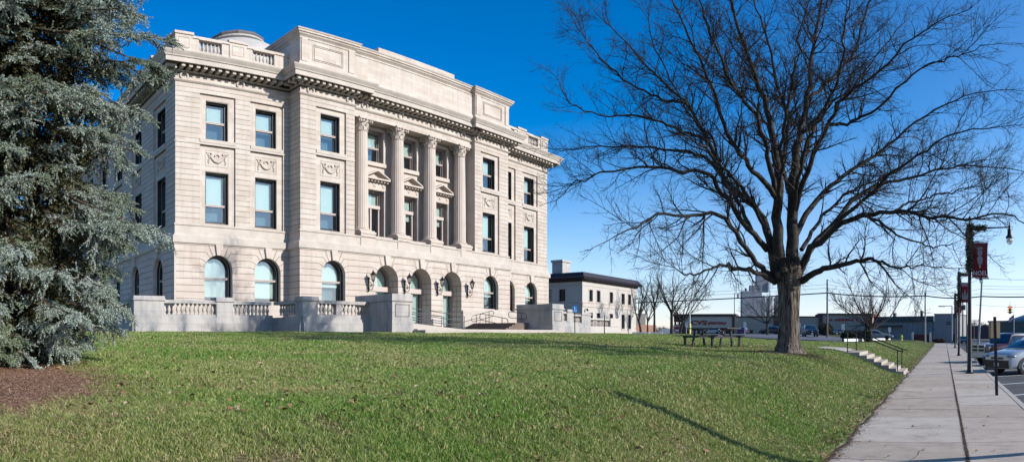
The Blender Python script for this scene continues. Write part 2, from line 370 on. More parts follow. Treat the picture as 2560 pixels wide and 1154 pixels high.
for i, y0 in enumerate(joints[:-1]):
    y1 = joints[i+1]
    for (a, b_, fr) in ((-1.75, .31, .0), (.345, KX-.17, .35)):
        cuts = [y0]
        if b_ < 1: cuts += [y0+1.5, y0+2.95]
        else: cuts += [y0+fr*2.2, y0+fr*2.2+2.2]
        cuts = sorted(set([c for c in cuts if y0 <= c < y1-.2]))+[y1]
        for c0, c1 in zip(cuts[:-1], cuts[1:]):
            g0 = .011 if c0 == y0 else .003; g1 = .011 if c1 == y1 else .003
            w = .012*max(0, 1-abs(c0-8)/14) if c0 > 0 else 0
            slab(a, b_-w, c0+g0, c1-g1, rr.uniform(-.003,.003))
o = obj('pavement', pv, M['paving']); o['kind'] = 'structure'
sb = MB(); sb.box(-1.75, KX-.16, -12, 112, -.08, -.05); o = obj('pavement_bed', sb, M['soil']); o['kind'] = 'structure'
kb = MB(); y = -12.0
while y < 112: kb.box(KX-.15, KX, y+.006, y+3.0-.006, -.17, .004); y += 3.0
o = obj('kerb', kb, M['concrete']); o['kind'] = 'structure'
rd = MB(); rd.box(KX, 24, -40, 118, -.35, -.15); rd.box(24, 160, 111, 119, -.35, -.148); rd.box(KX, 11.2, 118, 700, -.35, -.15); o = obj('road', rd, M['asphalt']); o['kind'] = 'structure'
# parking stall lines, angled to the kerb
pl = MB()
for k in range(16):
    y = 6.5+k*4.05; pl.quad((KX+.1,y,-.143),(KX+.1,y+.16,-.143),(KX+5.0,y+3.6,-.143),(KX+5.0,y+3.44,-.143))
o = obj('stall_markings', pl, M['white_paint']); o['kind'] = 'structure'
# parking lot beyond the lawn and the path at the head of the steps
def strip(name, poly, mat, lift, n=26, m=26):
    # bilinear patch over four corners that follows the lawn
    (a,b,c,d) = [np.array(p) for p in poly]; V = []; Fc = []
    for i in range(n+1):
        for j in range(m+1):
            u, w = i/n, j/m; p = (a*(1-u)+b*u)*(1-w)+(d*(1-u)+c*u)*w; V.append((p[0], p[1], zg1(p[0],p[1])+lift))
    for i in range(n):
        for j in range(m): k = i*(m+1)+j; Fc.append((k, k+m+1, k+m+2, k+1))
    mb = MB(); mb.v = V; mb.f = Fc; o = obj(name, mb, mat, smooth=True); o['kind'] = 'structure'; return o
strip('parking_lot', [(-9.5,58),(-7.5,112),(-100,112),(-70,66)], M['lot'], .05)
strip('side_street', [(-1.7,112),(-1.7,119),(-150,119),(-150,112)], M['asphalt'], .06)
strip('lot_kerb', [(-9.3,57.7),(-7.3,112),(-7.55,112),(-9.55,57.7)], M['concrete'], .10, 20, 1)
strip('path', [(-4.2,ST_Y0),(-4.2,ST_Y1),(-5.7,ST_Y1+.2),(-5.7,ST_Y0+.2)], M['concrete'], .03, 30, 3)
# needle-strewn bed under the spruce
SPX, SPY = at(-10, 10.2)[:2]
M['needles'] = nmat('fallen_needles', (.33,.19,.125), .95, .3, 9, .6, 60, col2=(.10,.055,.036))
BCX, BCY = at(-50, 8.2)[:2]; _q = (2361+50)/1543.0; UR = (-sin(_q), cos(_q)); UT = (cos(_q), sin(_q)); BA, BB = 3.3, 1.55
def bed_k(a): return 1+.08*np.sin(3*a+1)+.06*np.sin(7*a)+.05*np.sin(13*a+2)+.03*np.sin(29*a)
def in_bed(X, Y, k=1.0):
    dx, dy = X-BCX, Y-BCY; p = (dx*UR[0]+dy*UR[1])/BA; q = (dx*UT[0]+dy*UT[1])/BB; a = np.arctan2(q, p)
    return p*p+q*q < (k*bed_k(a))**2
V = []; Fc = []; na, nr = 96, 16
for i in range(nr+1):
    for k in range(na):
        a = 2*pi*k/na; r = float(bed_k(a))*(i/nr)**.8; p, q = r*cos(a)*BA, r*sin(a)*BB; x, y = BCX+p*UR[0]+q*UT[0], BCY+p*UR[1]+q*UT[1]; V.append((x, y, float(zlawn(np.array(x), np.array(y)))+.03*(1-(i/nr)**6)-.004))
for i in range(nr):
    for k in range(na): k2 = (k+1)%na; Fc.append((i*na+k, (i+1)*na+k, (i+1)*na+k2, i*na+k2))
mb = MB(); mb.v = V; mb.f = Fc; o = obj('needle_bed', mb, M['needles'], smooth=True); o['kind'] = 'structure'

# ---------------------------------------------------------------- grass blades, fallen leaves
def terrace_zone(X, Y):
    c, s = cos(-BETA), sin(-BETA); x = X*c-Y*s; y = X*s+Y*c
    return ((x < -23.4) & (y > 20) & (y < 37)) | ((x < -25.7) & (y > 16.3) & (y < 41)) | ((x < -28.6) & (y > 8.6) & (y < 48.6))
def scatter(n, r0, r1, px0, px1):
    r = r0*(r1/r0)**RNG.random(n); a = (2361-(px0+(px1-px0)*RNG.random(n)))/1543.0
    return -r*np.sin(a), r*np.cos(a), r
def ok_lawn(X, Y):
    e = -1.60+EDGE(Y)
    k = (X < e) & ~in_bed(X, Y, .97-.22*RNG.random(X.shape)) & ~terrace_zone(X, Y)
    k &= ~((Y > ST_Y0-.05) & (Y < ST_Y1+.05) & (X > -4.3))
    py = (X+4.2)/(-21.8)*6; k &= ~((X < -4.1) & (X > -5.65) & (Y > ST_Y0+py-.02) & (Y < ST_Y1+py+.02))
    k &= ~((Y > 57.5) & (X < -7))
    return k
def bare(X, Y):     # worn, dry patches
    n = np.sin(X*1.9+1.3*np.sin(Y*1.1))*np.sin(Y*2.3+1.7*np.sin(X*.8+2))
    d = np.zeros_like(X)
    for (px, dd, rad) in ((430,3.88,.34),(350,3.8,.3),(500,3.95,.25),(640,4.15,.25),(590,4.05,.2),(700,4.35,.2)):
        x, y, _ = at(px, dd); d = np.maximum(d, 1-((X-x)**2+(Y-y)**2)/rad**2)
    return np.clip(np.maximum(d, (n-.82)*3), 0, 1)
X, Y, R = scatter(1500000, 3.0, 75, -420, 2420)
tuf = np.sin(X*17+2*np.sin(Y*11))*np.sin(Y*19+2*np.sin(X*13))+.7*np.sin(X*5.1+2*np.sin(Y*4.3))*np.sin(Y*6.1+1); k = ok_lawn(X, Y) & (RNG.random(len(X)) > .85*bare(X, Y)) & (RNG.random(len(X)) < .70+.45*tuf); X, Y, R = X[k], Y[k], R[k]
n = len(X); Z = zl2(X, Y)
patch = .5+.5*np.sin(X*1.3+np.sin(Y*.9)*2)*np.sin(Y*1.7+np.sin(X*1.2)*1.5)
tuft = np.sin(X*17+2*np.sin(Y*11))*np.sin(Y*19+2*np.sin(X*13)); h = (.018+.030*RNG.random(n)+.020*patch+.016*np.maximum(tuft,0))*(1-.5*bare(X,Y))*np.clip(1.15-R/120, .6, 1)
w = .0011+.00036*R; a = RNG.random(n)*2*pi; ln = h*(.25+.9*RNG.random(n)); b = RNG.random(n)*2*pi
dx, dy = np.cos(a)*w, np.sin(a)*w; tx, ty = np.cos(b)*ln, np.sin(b)*ln
V = np.empty((n,5,3)); V[:,0] = np.stack([X-dx,Y-dy,Z-.005],1); V[:,1] = np.stack([X+dx,Y+dy,Z-.005],1)
V[:,2] = np.stack([X+dx*.75+tx*.4,Y+dy*.75+ty*.4,Z+h*.6],1); V[:,3] = np.stack([X-dx*.75+tx*.4,Y-dy*.75+ty*.4,Z+h*.6],1); V[:,4] = np.stack([X+tx,Y+ty,Z+h*.92],1)
base = np.arange(n)[:,None]*5
T = np.concatenate([base+[0,1,2], base+[0,2,3], base+[3,2,4]], 1).reshape(-1,3)
M['grass'] = island_mat('grass_blade', [(0,(.060,.155,.018)),(.35,(.12,.24,.035)),(.7,(.21,.325,.065)),(.9,(.38,.42,.14)),(1,(.66,.56,.29))], .45, .35, .45,
                        [(0,(.11,.175,.03)),(.4,(.21,.265,.065)),(.7,(.36,.365,.14)),(1,(.68,.56,.31))])
o = obj('grass', (V.reshape(-1,3), T), M['grass']); setp(o, 'green lawn grass with dry straw patches', 'grass', kind='stuff')
# thatch: flat straw on worn patches and loose needles round the spruce bed
def litter(name, label, mat, X, Y, Z, ln, w):
    n = len(X); a = RNG.random(n)*2*pi; L = ln*(.5+RNG.random(n)); t = (RNG.random(n)-.3)*.35; dx, dy = np.cos(a), np.sin(a)
    V = np.stack([np.stack([X-dy*w,Y+dx*w,Z],1), np.stack([X+dy*w,Y-dx*w,Z],1), np.stack([X+dx*L,Y+dy*L,Z+L*t],1)],1).reshape(-1,3)
    o = obj(name, (V, np.arange(3*n).reshape(-1,3)), mat); return setp(o, label, 'litter', kind='stuff')
X, Y, R = scatter(420000, 3.2, 30, -300, 2400); bb = bare(X, Y); k = ok_lawn(X, Y) & (RNG.random(len(X)) < .15+1.2*bb); X, Y = X[k], Y[k]
litter('dry_thatch', 'straw coloured dead grass lying flat in worn patches of the lawn', island_mat('straw', [(0,(.16,.11,.05)),(.5,(.36,.27,.15)),(1,(.62,.50,.32))], .8), X, Y, zl2(X, Y)+.012, .05, .0035)
n = 130000; p = RNG.normal(0,.68,n); q = RNG.normal(0,.68,n); X = BCX+p*BA*UR[0]+q*BB*UT[0]; Y = BCY+p*BA*UR[1]+q*BB*UT[1]; k = in_bed(X, Y, 1.35) & (X < -1.7); X, Y = X[k], Y[k]
litter('loose_needles', 'rusty brown fallen needles under the spruce', island_mat('rusty_needle', [(0,(.10,.045,.028)),(.5,(.34,.18,.11)),(1,(.66,.45,.31))], .85), X, Y, zl2(X, Y)+.034, .045, .004)
n = 26000; Y = 3+90*RNG.random(n)**1.7; X = -1.60+EDGE(Y)+np.abs(RNG.normal(0,.045,n))*np.where(RNG.random(n) < .25, 2.6, 1); X2 = .325+RNG.normal(0,.012,9000); Y2 = 3+60*RNG.random(9000)**1.7
litter('edge_dirt', 'dark soil crumbs along the lawn edge and the long crack of the pavement', island_mat('soil_crumb', [(0,(.03,.02,.012)),(.6,(.09,.06,.04)),(1,(.22,.15,.09))], .9), np.append(X,X2), np.append(Y,Y2), np.full(n+9000, .006), .03, .012)
n = 9000; _a = RNG.random(n)*2*pi; _r = .35+np.abs(RNG.normal(0,.75,n)); tcx, tcy, _ = at(1970, 20.6); X = tcx+_r*np.cos(_a); Y = tcy+_r*np.sin(_a)
litter('root_litter', 'dark soil and bark crumbs round the foot of the big tree', island_mat('bark_crumb', [(0,(.03,.022,.016)),(.6,(.10,.07,.045)),(1,(.25,.18,.12))], .9), X, Y, zl2(X, Y)+.03, .06, .02)
ckm = MB(); rk = random.Random(8)
for (x0, y0, x1, y1) in ((-1.4,6.1,.3,6.5),(.35,11.2,1.8,11.0),(-1.6,14.2,.3,14.0),(.4,5.1,1.8,5.6),(-.6,7.4,-.3,9.3),(-1.5,20.4,.2,20.9)):
    N_ = 14; P_ = [(x0+(x1-x0)*i/N_+rk.uniform(-.03,.03), y0+(y1-y0)*i/N_+rk.uniform(-.03,.03)) for i in range(N_+1)]
    for (a, b) in zip(P_[:-1], P_[1:]):
        dx, dy = b[0]-a[0], b[1]-a[1]; l = sqrt(dx*dx+dy*dy); nx_, ny_ = -dy/l*.0035, dx/l*.0035; ckm.add([(a[0]-nx_,a[1]-ny_,.0075),(b[0]-nx_,b[1]-ny_,.0075),(b[0]+nx_,b[1]+ny_,.0075),(a[0]+nx_,a[1]+ny_,.0075)], [(0,1,2,3)])
o = obj('pavement_cracks', ckm, M['soil']); o['kind'] = 'structure'
# leaves
def leaves(n, X, Y, Z, name, label, mat, size=.026):
    a = RNG.random(n)*2*pi; s = size*(.45+1.1*RNG.random(n)); cu = (RNG.random(n)-.1)*2.2
    ex = np.stack([np.cos(a),np.sin(a),(RNG.random(n)-.5)*.9],1); ey = np.stack([-np.sin(a),np.cos(a),(RNG.random(n)-.5)*.9],1)
    P = np.stack([X,Y,Z],1); V = np.empty((n,6,3)); up = np.array((0,0,1.))
    for i, (u, v, q) in enumerate(((-1,0,0),(-.3,.75,.5),(.4,.5,.4),(1,0,.1),(.4,-.55,.5),(-.3,-.8,.4))):
        V[:,i] = P+ex*(s*u)[:,None]+ey*(s*v)[:,None]+up*(s*q*cu)[:,None]
    b = np.arange(n)[:,None]*6; T = np.concatenate([b+[0,4,5],b+[0,1,2],b+[0,2,4],b+[2,3,4]],1).reshape(-1,3)
    o = obj(name, (V.reshape(-1,3), T), mat); return setp(o, label, 'leaves', kind='stuff')
M['leaf'] = island_mat('dead_leaf', [(0,(.07,.035,.018)),(.3,(.20,.10,.055)),(.65,(.36,.20,.11)),(1,(.52,.38,.25))], .8, .15)
X, Y, R = scatter(3400, 5.2, 60, -150, 2400); k = ok_lawn(X, Y); X, Y = X[k], Y[k]
tx_, ty_ = at(1800, 25)[:2]; X2 = RNG.normal(tx_, 3.5, 1500); Y2 = RNG.normal(ty_, 2.6, 1500); k = ok_lawn(X2, Y2); X = np.append(X, X2[k]); Y = np.append(Y, Y2[k])
Y3 = 3+60*RNG.random(1400)**1.6; X3 = -1.6-np.abs(RNG.normal(0,.35,1400)); k = ok_lawn(X3, Y3); X = np.append(X, X3[k]); Y = np.append(Y, Y3[k])
leaves(len(X), X, Y, zl2(X,Y)+.035, 'fallen_leaves', 'tan and brown dead leaves scattered over the lawn', M['leaf'])
Y = 5+50*RNG.random(150)**1.4; X = np.where(RNG.random(150) < .55, -1.5+RNG.random(150)**2*1.5, -1.5+3.3*RNG.random(150))
leaves(len(X), X, Y, np.full_like(X, .018), 'pavement_leaves', 'brown dead leaves lying on the concrete pavement', M['leaf'], .024)
# ================================================================ courthouse (frame: x away from street is negative, y along the front)
CX = 28.6                                           # middle of the front
XW = -31.4                                          # wing plane
TF = lambda u, d, z: Bf(XW+d, CX+u, z)              # front facade: u along, d outwards
TL = lambda s, d, z: Bf(XW-s, CX-16.7-d, z)         # left side: s going back
TR = lambda s, d, z: Bf(XW-s, CX+16.7+d, z)
TB = lambda x, y, z: Bf(x, y, z)
PD = 1.26                                           # pavilion projection
DEPTH = 40.0
house = thing('courthouse', 'pale limestone three storey courthouse with a columned portico and low dome', 'building', Bf(XW, CX, 1.6), BETA)

def arc(cu, zs, R, n=14, a0=0.0, a1=pi): return [(cu+R*cos(a0+(a1-a0)*i/n), zs+R*sin(a0+(a1-a0)*i/n)) for i in range(n+1)]
def wall(mb, u0, u1, z0, z1, d, ops=(), depth=.5, reveal=True):
    """flat wall at offset d with openings (a,b,z0,z1,arched); reveals go back by depth"""
    cols = {}
    for o in ops: cols.setdefault((round(o[0],3), round(o[1],3)), []).append(o)
    u = u0
    for (a, b) in sorted(cols):
        if a > u: mb.quad((u,d,z0),(a,d,z0),(a,d,z1),(u,d,z1))
        z = z0
        for (_, _, p, q, ar, *dp) in sorted(cols[(a, b)], key=lambda t: t[2]):
            dd = d-(dp[0] if dp else depth)
            if p > z: mb.quad((a,d,z),(b,d,z),(b,d,p),(a,d,p))
            if reveal: 
                mb.quad((a,d,p),(a,dd,p),(a,dd,q),(a,d,q)); mb.quad((b,d,p),(b,dd,p),(b,dd,q),(b,d,q)); mb.quad((a,d,p),(b,d,p),(b,dd,p),(a,dd,p))
            if ar:
                R = (b-a)/2; A = arc((a+b)/2, q, R); top = q+R
                for (p0, p1) in zip(A[:-1], A[1:]):
                    mb.quad((p0[0],d,p0[1]),(p1[0],d,p1[1]),(p1[0],d,top),(p0[0],d,top))
                    if reveal: mb.quad((p0[0],d,p0[1]),(p1[0],d,p1[1]),(p1[0],dd,p1[1]),(p0[0],dd,p0[1]))
                z = top
            else:
                if reveal: mb.quad((a,d,q),(b,d,q),(b,dd,q),(a,dd,q))
                z = q
        if z < z1: mb.quad((a,d,z),(b,d,z),(b,d,z1),(a,d,z1))
        u = b
    if u1 > u: mb.quad((u,d,z0),(u1,d,z0),(u1,d,z1),(u,d,z1))
def jl(mb, a, b, d, w=.03):
    """a thin joint from (u,z) to (u,z) on the wall face at offset d"""
    p = np.array(a, float); q = np.array(b, float); t = q-p; L = np.linalg.norm(t)
    if L < .02: return
    n = np.array((-t[1], t[0]))/L*w/2; e = .004
    c = [p-n, q-n, q+n, p+n]
    mb.add([(x,d+e,z) for x, z in c]+[(x,d-.01,z) for x, z in c], [(0,1,2,3),(0,4,5,1),(2,6,7,3),(1,5,6,2),(3,7,4,0)])

ARW, ARZ = .865, 5.27                              # arched windows: half width, springing
DRW, DRZ = .95, 5.17
SILL = 3.55
Z1, BELT0, BELT1, ZF = 1.6, 6.72, 7.15, 7.8
KR = 1.24
def ground_joints(mb, u0, u1, d, arches, zlow=1.95):
    zs = [4.04+.37*k for k in range(-5, 7)]
    for z in zs:
        segs = [(u0, u1)]
        for (c, hw, sz, bot) in arches:
            if z <= bot: continue
            if z < sz: h = hw
            elif z < sz+KR: h = max(sqrt(max(KR**2-(z-sz)**2, 0)), .0)
            else: continue
            segs = [s for (a, b) in segs for s in ((a, min(b, c-h)), (max(a, c+h), b)) if s[1]-s[0] > .04]
            if z >= sz:
                an = math.asin((z-sz)/KR)
                for sg in (1, -1): jl(mb, (c+sg*hw*cos(an), sz+hw*sin(an)), (c+sg*KR*cos(an), z), d)
        for (a, b) in segs: jl(mb, (a+.01, z), (b-.01, z), d)
    for (c, hw, sz, bot) in arches:
        for sg in (1, -1):
            an = radians(66); jl(mb, (c+sg*hw*cos(an), sz+hw*sin(an)), (c+sg*(6.66-sz)/tan(an)*1.0, 6.66), d, .035)
def keystone(mb, c, hw, sz, d):
    zt = BELT0; zb = sz+hw-.02
    mb.prism([(c-.14,zb),(c+.14,zb),(c+.23,zt),(c-.23,zt)], 'y', d-.03, d+.13)
def up_joints(mb, u0, u1, d, gaps=(), z0=8.15, z1=16.2):
    z = z0
    while z < z1:
        if not (12.5 < z < 12.75):
            segs = [(u0, u1)]
            for (a, b, p, q) in gaps:
                if p < z < q: segs = [s for (m_, n_) in segs for s in ((m_, min(n_, a)), (max(m_, b), n_)) if s[1]-s[0] > .04]
            for (a, b) in segs: jl(mb, (a+.01, z), (b-.01, z), d, .024)
        z += .315

body = MB(TF); base = MB(TF); jt = MB(TF); soft = MB(TF)
wing_w = (14.15, 11.0)
REC = 1.1                                          # half width of the recessed window strips
def rect_set(c): return [(c-.725, c+.725, 7.95, 11.0, False), (c-.7, c+.7, 12.93, 15.4, False)]
def bay_fronts(T, u0, u1, d, centers, arches, b=None, g=None, j=None):
    """ground storey plus two upper storeys for one flat stretch"""
    B_, G_, J_ = b or MB(T), g or MB(T), j or MB(T)
    gd = d+.10
    ops = [(c-ARW, c+ARW, SILL, ARZ, True) for c in arches]
    wall(G_, u0, u1, Z1, BELT0, gd, ops, .52)
    ground_joints(J_, u0, u1, gd, [(c, ARW, ARZ, SILL) for c in arches])
    for c in arches: keystone(G_, c, ARW, ARZ, gd)
    recs = [(c-REC, c+REC, ZF, 15.76, False) for c in centers]
    wall(B_, u0, u1, BELT1-.1, 18.3, d, recs, .13)
    for c in centers:
        for zz, o_ in (((ZF, 12.0), 0), ((12.0, 15.76), 1)): wall(B_, c-REC, c+REC, *zz, d-.13, rect_set(c)[o_:o_+1], .36)
    up_joints(J_, u0, u1, d, [(c-REC, c+REC, ZF-1, 15.8) for c in centers])
    return B_, G_, J_
# front stretches: wings (d=0) and pavilion sides (d=PD)
for sg in (-1, 1):
    cs = sorted([sg*c for c in wing_w]); a, b = sorted((sg*16.7, sg*9.5))
    bay_fronts(TF, a, b, 0.0, cs, cs, body, base, jt)
    a, b = sorted((sg*9.5, sg*5.55))
    B_, G_ = body, base
    recs = [(sg*7.3-REC, sg*7.3+REC, ZF, 15.76, False)]
    wall(body, a, b, BELT1-.1, 18.3, PD, recs, .13)
    for zz, o_ in (((ZF, 12.0), 0), ((12.0, 15.76), 1)): wall(body, sg*7.3-REC, sg*7.3+REC, *zz, PD-.13, rect_set(sg*7.3)[o_:o_+1], .36)
    up_joints(jt, a, b, PD, [(sg*7.3-REC, sg*7.3+REC, ZF-1, 15.8)])
    # returns of the pavilion and of the portico recess
    ue = sg*9.5; body.quad((ue,0,BELT1-.1),(ue,PD,BELT1-.1),(ue,PD,18.3),(ue,0,18.3)); base.quad((ue+sg*.1,0,Z1),(ue+sg*.1,PD+.1,Z1),(ue+sg*.1,PD+.1,BELT0),(ue+sg*.1,0,BELT0))
    for k in range(-5, 7):
        z = 4.04+.37*k; jt.box(*sorted((ue+sg*.09, ue+sg*.104)), .1, PD+.1, z-.015, z+.015)
    z = 8.15
    while z < 16.2: jt.box(*sorted((ue-sg*.01, ue+sg*.004)), .0, PD, z-.012, z+.012); z += .315
    up = sg*5.55; soft.quad((up,0,7.15),(up,PD,7.15),(up,PD,15.85),(up,0,15.85))
    soft.box(*sorted((up, up-sg*.42)), 0, .45, 8.0, 15.85)     # flat pilaster behind the outer column
# pavilion ground storey: five openings
DC = (-3.03, 0, 3.03)
ops = [(c-ARW, c+ARW, SILL, ARZ, True) for c in (-7.2, 7.3)]+[(c-DRW, c+DRW, 1.9, DRZ, True, 1.05) for c in DC]
wall(base, -9.6, 9.6, Z1, BELT0, PD+.10, ops, .52)
ground_joints(jt, -9.6, 9.6, PD+.10, [(c, ARW, ARZ, SILL) for c in (-7.2, 7.3)]+[(c, DRW, DRZ, 1.9) for c in DC])
for c in (-7.2, 7.3): keystone(base, c, ARW, ARZ, PD+.1)
for c in DC:
    keystone(base, c, DRW, DRZ, PD+.1)
    for k in range(-4, 4):                         # stone joints round the deep door reveals
        z = 4.04+.37*k+.02
        for sg in (-1, 1): jt.box(*sorted((c+sg*DRW, c+sg*(DRW-.006))), PD-.9, PD+.05, z-.018, z+.018)
    for k in range(1, 8):
        an = pi*k/8; p = (c+(DRW-.003)*cos(an), DRZ+(DRW-.003)*sin(an))
        jt.bar((p[0],PD-.9,p[1]), (p[0],PD+.05,p[1]), .03, .006)
    for sg in (-1, 1): jt.box(*sorted((c+sg*DRW, c+sg*(DRW-.006))), PD-.42, PD-.385, 2, DRZ)
# portico: floor block, back wall, openings
soft.box(-5.55, 5.55, 0, PD, 7.1, 7.5)
PW = [(c-.85, c+.85, 8.0, 11.3, False) for c in DC]+[(c-.8, c+.8, 13.25, 15.55, False) for c in DC]
wall(soft, -5.55, 5.55, 7.4, 12.2, 0.0, PW[:3], .4); wall(soft, -5.55, 5.55, 12.2, 15.9, 0.0, PW[3:], .4)
# entablature over the portico and the central attic ground, set back .3
wall(body, -5.55, 5.55, 15.85, 18.3, PD-.3, (), 0)
soft.quad((-5.55,0,15.85),(5.55,0,15.85),(5.55,PD-.3,15.85),(-5.55,PD-.3,15.85))
for sg in (-1, 1): body.quad((sg*5.55,PD-.3,15.85),(sg*5.55,PD,15.85),(sg*5.55,PD,18.3),(sg*5.55,PD-.3,18.3))
# side walls
sideL = [2.65, 7.15, 11.65, 16.2, 20.7, 25.2, 29.7, 34.2, 37.8]
gl = MB(TL); bl = MB(TL); jl2 = MB(TL)
bay_fronts(TL, 0, DEPTH, 0, sideL, sideL, bl, gl, jl2)
gr = MB(TR); br_ = MB(TR); jr = MB(TR)
bay_fronts(TR, 0, DEPTH, 0, sideL, sideL, br_, gr, jr)
gl.quad((-.1,.1,Z1),(0,.1,Z1),(0,.1,BELT0),(-.1,.1,BELT0)); gr.quad((-.1,.1,Z1),(0,.1,Z1),(0,.1,BELT0),(-.1,.1,BELT0))
base.quad((-16.8,.1,Z1),(-16.7,.1,Z1),(-16.7,.1,BELT0),(-16.8,.1,BELT0)); base.quad((16.7,.1,Z1),(16.8,.1,Z1),(16.8,.1,BELT0),(16.7,.1,BELT0))
bk = MB(TB); bk.quad((XW-DEPTH,CX-16.7,Z1),(XW-DEPTH,CX+16.7,Z1),(XW-DEPTH,CX+16.7,19.4),(XW-DEPTH,CX-16.7,19.4))
def merge(*mbs):
    m = MB()
    for b in mbs:
        n = len(m.v); m.v += b.v; m.f += [tuple(i+n for i in f) for f in b.f]
    return m
wall_o = obj('wall', merge(body, bl, br_, bk), M['stone'], house)
obj('rusticated_base', merge(base, gl, gr), M['stone_base'], house)
obj('mortar_joints', merge(jt, jl2, jr), M['joint'], wall_o)
obj('portico_wall', soft, M['warm_stone'], house)
rf = MB(TB); rf.quad((XW+.2,CX-16.5,18.25),(XW+.2,CX+16.5,18.25),(XW-DEPTH,CX+16.5,18.25),(XW-DEPTH,CX-16.5,18.25)); rf.box(XW-.5,XW+.9,CX-9.3,CX+9.3,18.2,20.5)
rf.box(XW-3.0,XW+.9,CX-9.2,CX+9.2,18.2,20.6)
obj('roof', rf, M['roof'], house)

# mouldings swept round the plan; the travel direction keeps the outside on the right hand
xb = XW-DEPTH; XP = XW+PD
def plan(rec=True):
    p = [(xb,CX-16.7),(XW,CX-16.7),(XW,CX-9.5),(XP,CX-9.5)]
    if rec: p += [(XP,CX-5.55),(XP-.3,CX-5.55),(XP-.3,CX+5.55),(XP,CX+5.55)]
    return p+[(XP,CX+9.5),(XW,CX+9.5),(XW,CX+16.7),(xb,CX+16.7)]
mo = MB(TB)
mo.molding(plan(False), [(0,BELT0-.07),(.14,BELT0-.07),(.14,BELT0-.03),(.20,BELT0),(.22,BELT0+.03),(.22,BELT1-.06),(.14,BELT1),(.06,BELT1+.12),(.05,ZF-.14),(.05,ZF-.1),(.10,ZF-.06),(.10,ZF+.02),(0,ZF+.06)])
PL_ = [(.1,Z1),(.24,Z1),(.24,3.32),(.18,3.42),(.1,3.44)]; pf = plan(False)
mo.molding(pf[:4]+[(XP,CX-4.02)], PL_); mo.molding([(XP,CX+4.02)]+pf[4:], PL_)
for vv in (-1.515, 1.515): mo.box(XP+.09, XP+.24, CX+vv-.52, CX+vv+.52, Z1, 2.75)
mo.molding(plan(), [(0,16.30),(.05,16.33),(.10,16.38),(.13,16.42),(.13,16.46),(0,16.5)])
mb_band = MB(TF)                                   # band between the upper storeys
def band(T, a, b, d, gaps, mb):
    segs = [(a, b)]
    for (p, q) in gaps: segs = [s for (m_, n_) in segs for s in ((m_, min(n_, p)), (max(m_, q), n_)) if s[1]-s[0] > .03]
    for (p, q) in segs: mb.box(p, q, d-.05, d+.035, 12.56, 12.68)
for sg in (-1, 1):
    a, b = sorted((sg*16.7, sg*9.5)); band(TF, a, b, 0, [], mb_band)
    a, b = sorted((sg*9.5, sg*5.55)); band(TF, a, b, PD, [], mb_band)
bandL = MB(TL); band(TL, 0, DEPTH, 0, [], bandL); bandR = MB(TR); band(TR, 0, DEPTH, 0, [], bandR)
for c in (-14.15,-11.0,11.0,14.15): mb_band.box(c-REC+.002, c+REC-.002, -.12, .055, 12.69, 12.9)
for c in (-7.3,7.3): mb_band.box(c-REC+.002, c+REC-.002, PD-.12, PD+.055, 12.69, 12.9)
for c in sideL: bandL.box(c-REC+.002, c+REC-.002, -.12, .055, 12.69, 12.9); bandR.box(c-REC+.002, c+REC-.002, -.12, .055, 12.69, 12.9)
obj('string_course', merge(mo, mb_band, bandL, bandR), M['smooth_stone'], wall_o)
co_ = MB(TB)
CPROF = [(0,16.88),(.10,16.92),(.14,17.0),(.14,17.26),(.80,17.30),(.80,17.20),(.84,17.20),(.86,17.22),(.86,17.50),(.92,17.53),(.94,17.60),(1.0,17.68),(1.08,17.80),(1.10,17.87),(.7,17.93),(0,18.0),(-.4,18.0)]
co_.molding(plan(), CPROF)
def dents(T, a, b, d, off=0):
    mb = MB(T); n = max(1, round((b-a)/.43)); st = (b-a)/n
    for i in range(n):
        u = a+(i+.5)*st; mb.box(u-.10, u+.10, d+.1, d+.70, 17.03, 17.27)
        mb.box(u-.10-.02, u+.12, d+.1, d+.2, 16.93, 17.02)
    return mb
dl = [dents(TF, -16.7, -10.2, 0), dents(TF, 10.2, 16.7, 0), dents(TF, -10.2, -5.55, PD), dents(TF, 5.55, 10.2, PD), dents(TF, -5.55, 5.55, PD-.3), dents(TL, -.6, DEPTH, 0), dents(TR, -.6, DEPTH, 0)]
TPL = lambda s, d, z: Bf(XP-s, CX-9.5-d, z); TPR = lambda s, d, z: Bf(XP-s, CX+9.5+d, z)
dl += [dents(TPL, -.6, .9, 0), dents(TPR, -.6, .9, 0)]
cor = obj('cornice', co_, M['smooth_stone'], house)
so_ = MB(TB); so_.molding(plan(), [(.143,17.02),(.143,17.255),(.795,17.292),(.79,17.297)]); so_.molding(plan(), [(.003,16.83),(.10,16.86),(.103,16.90)]); obj('shade_toned_soffit', so_, M['soffit'], cor)  # dark backing paints the shade between the modillions and below the cornice
obj('modillions', merge(*dl), M['smooth_stone'], cor)

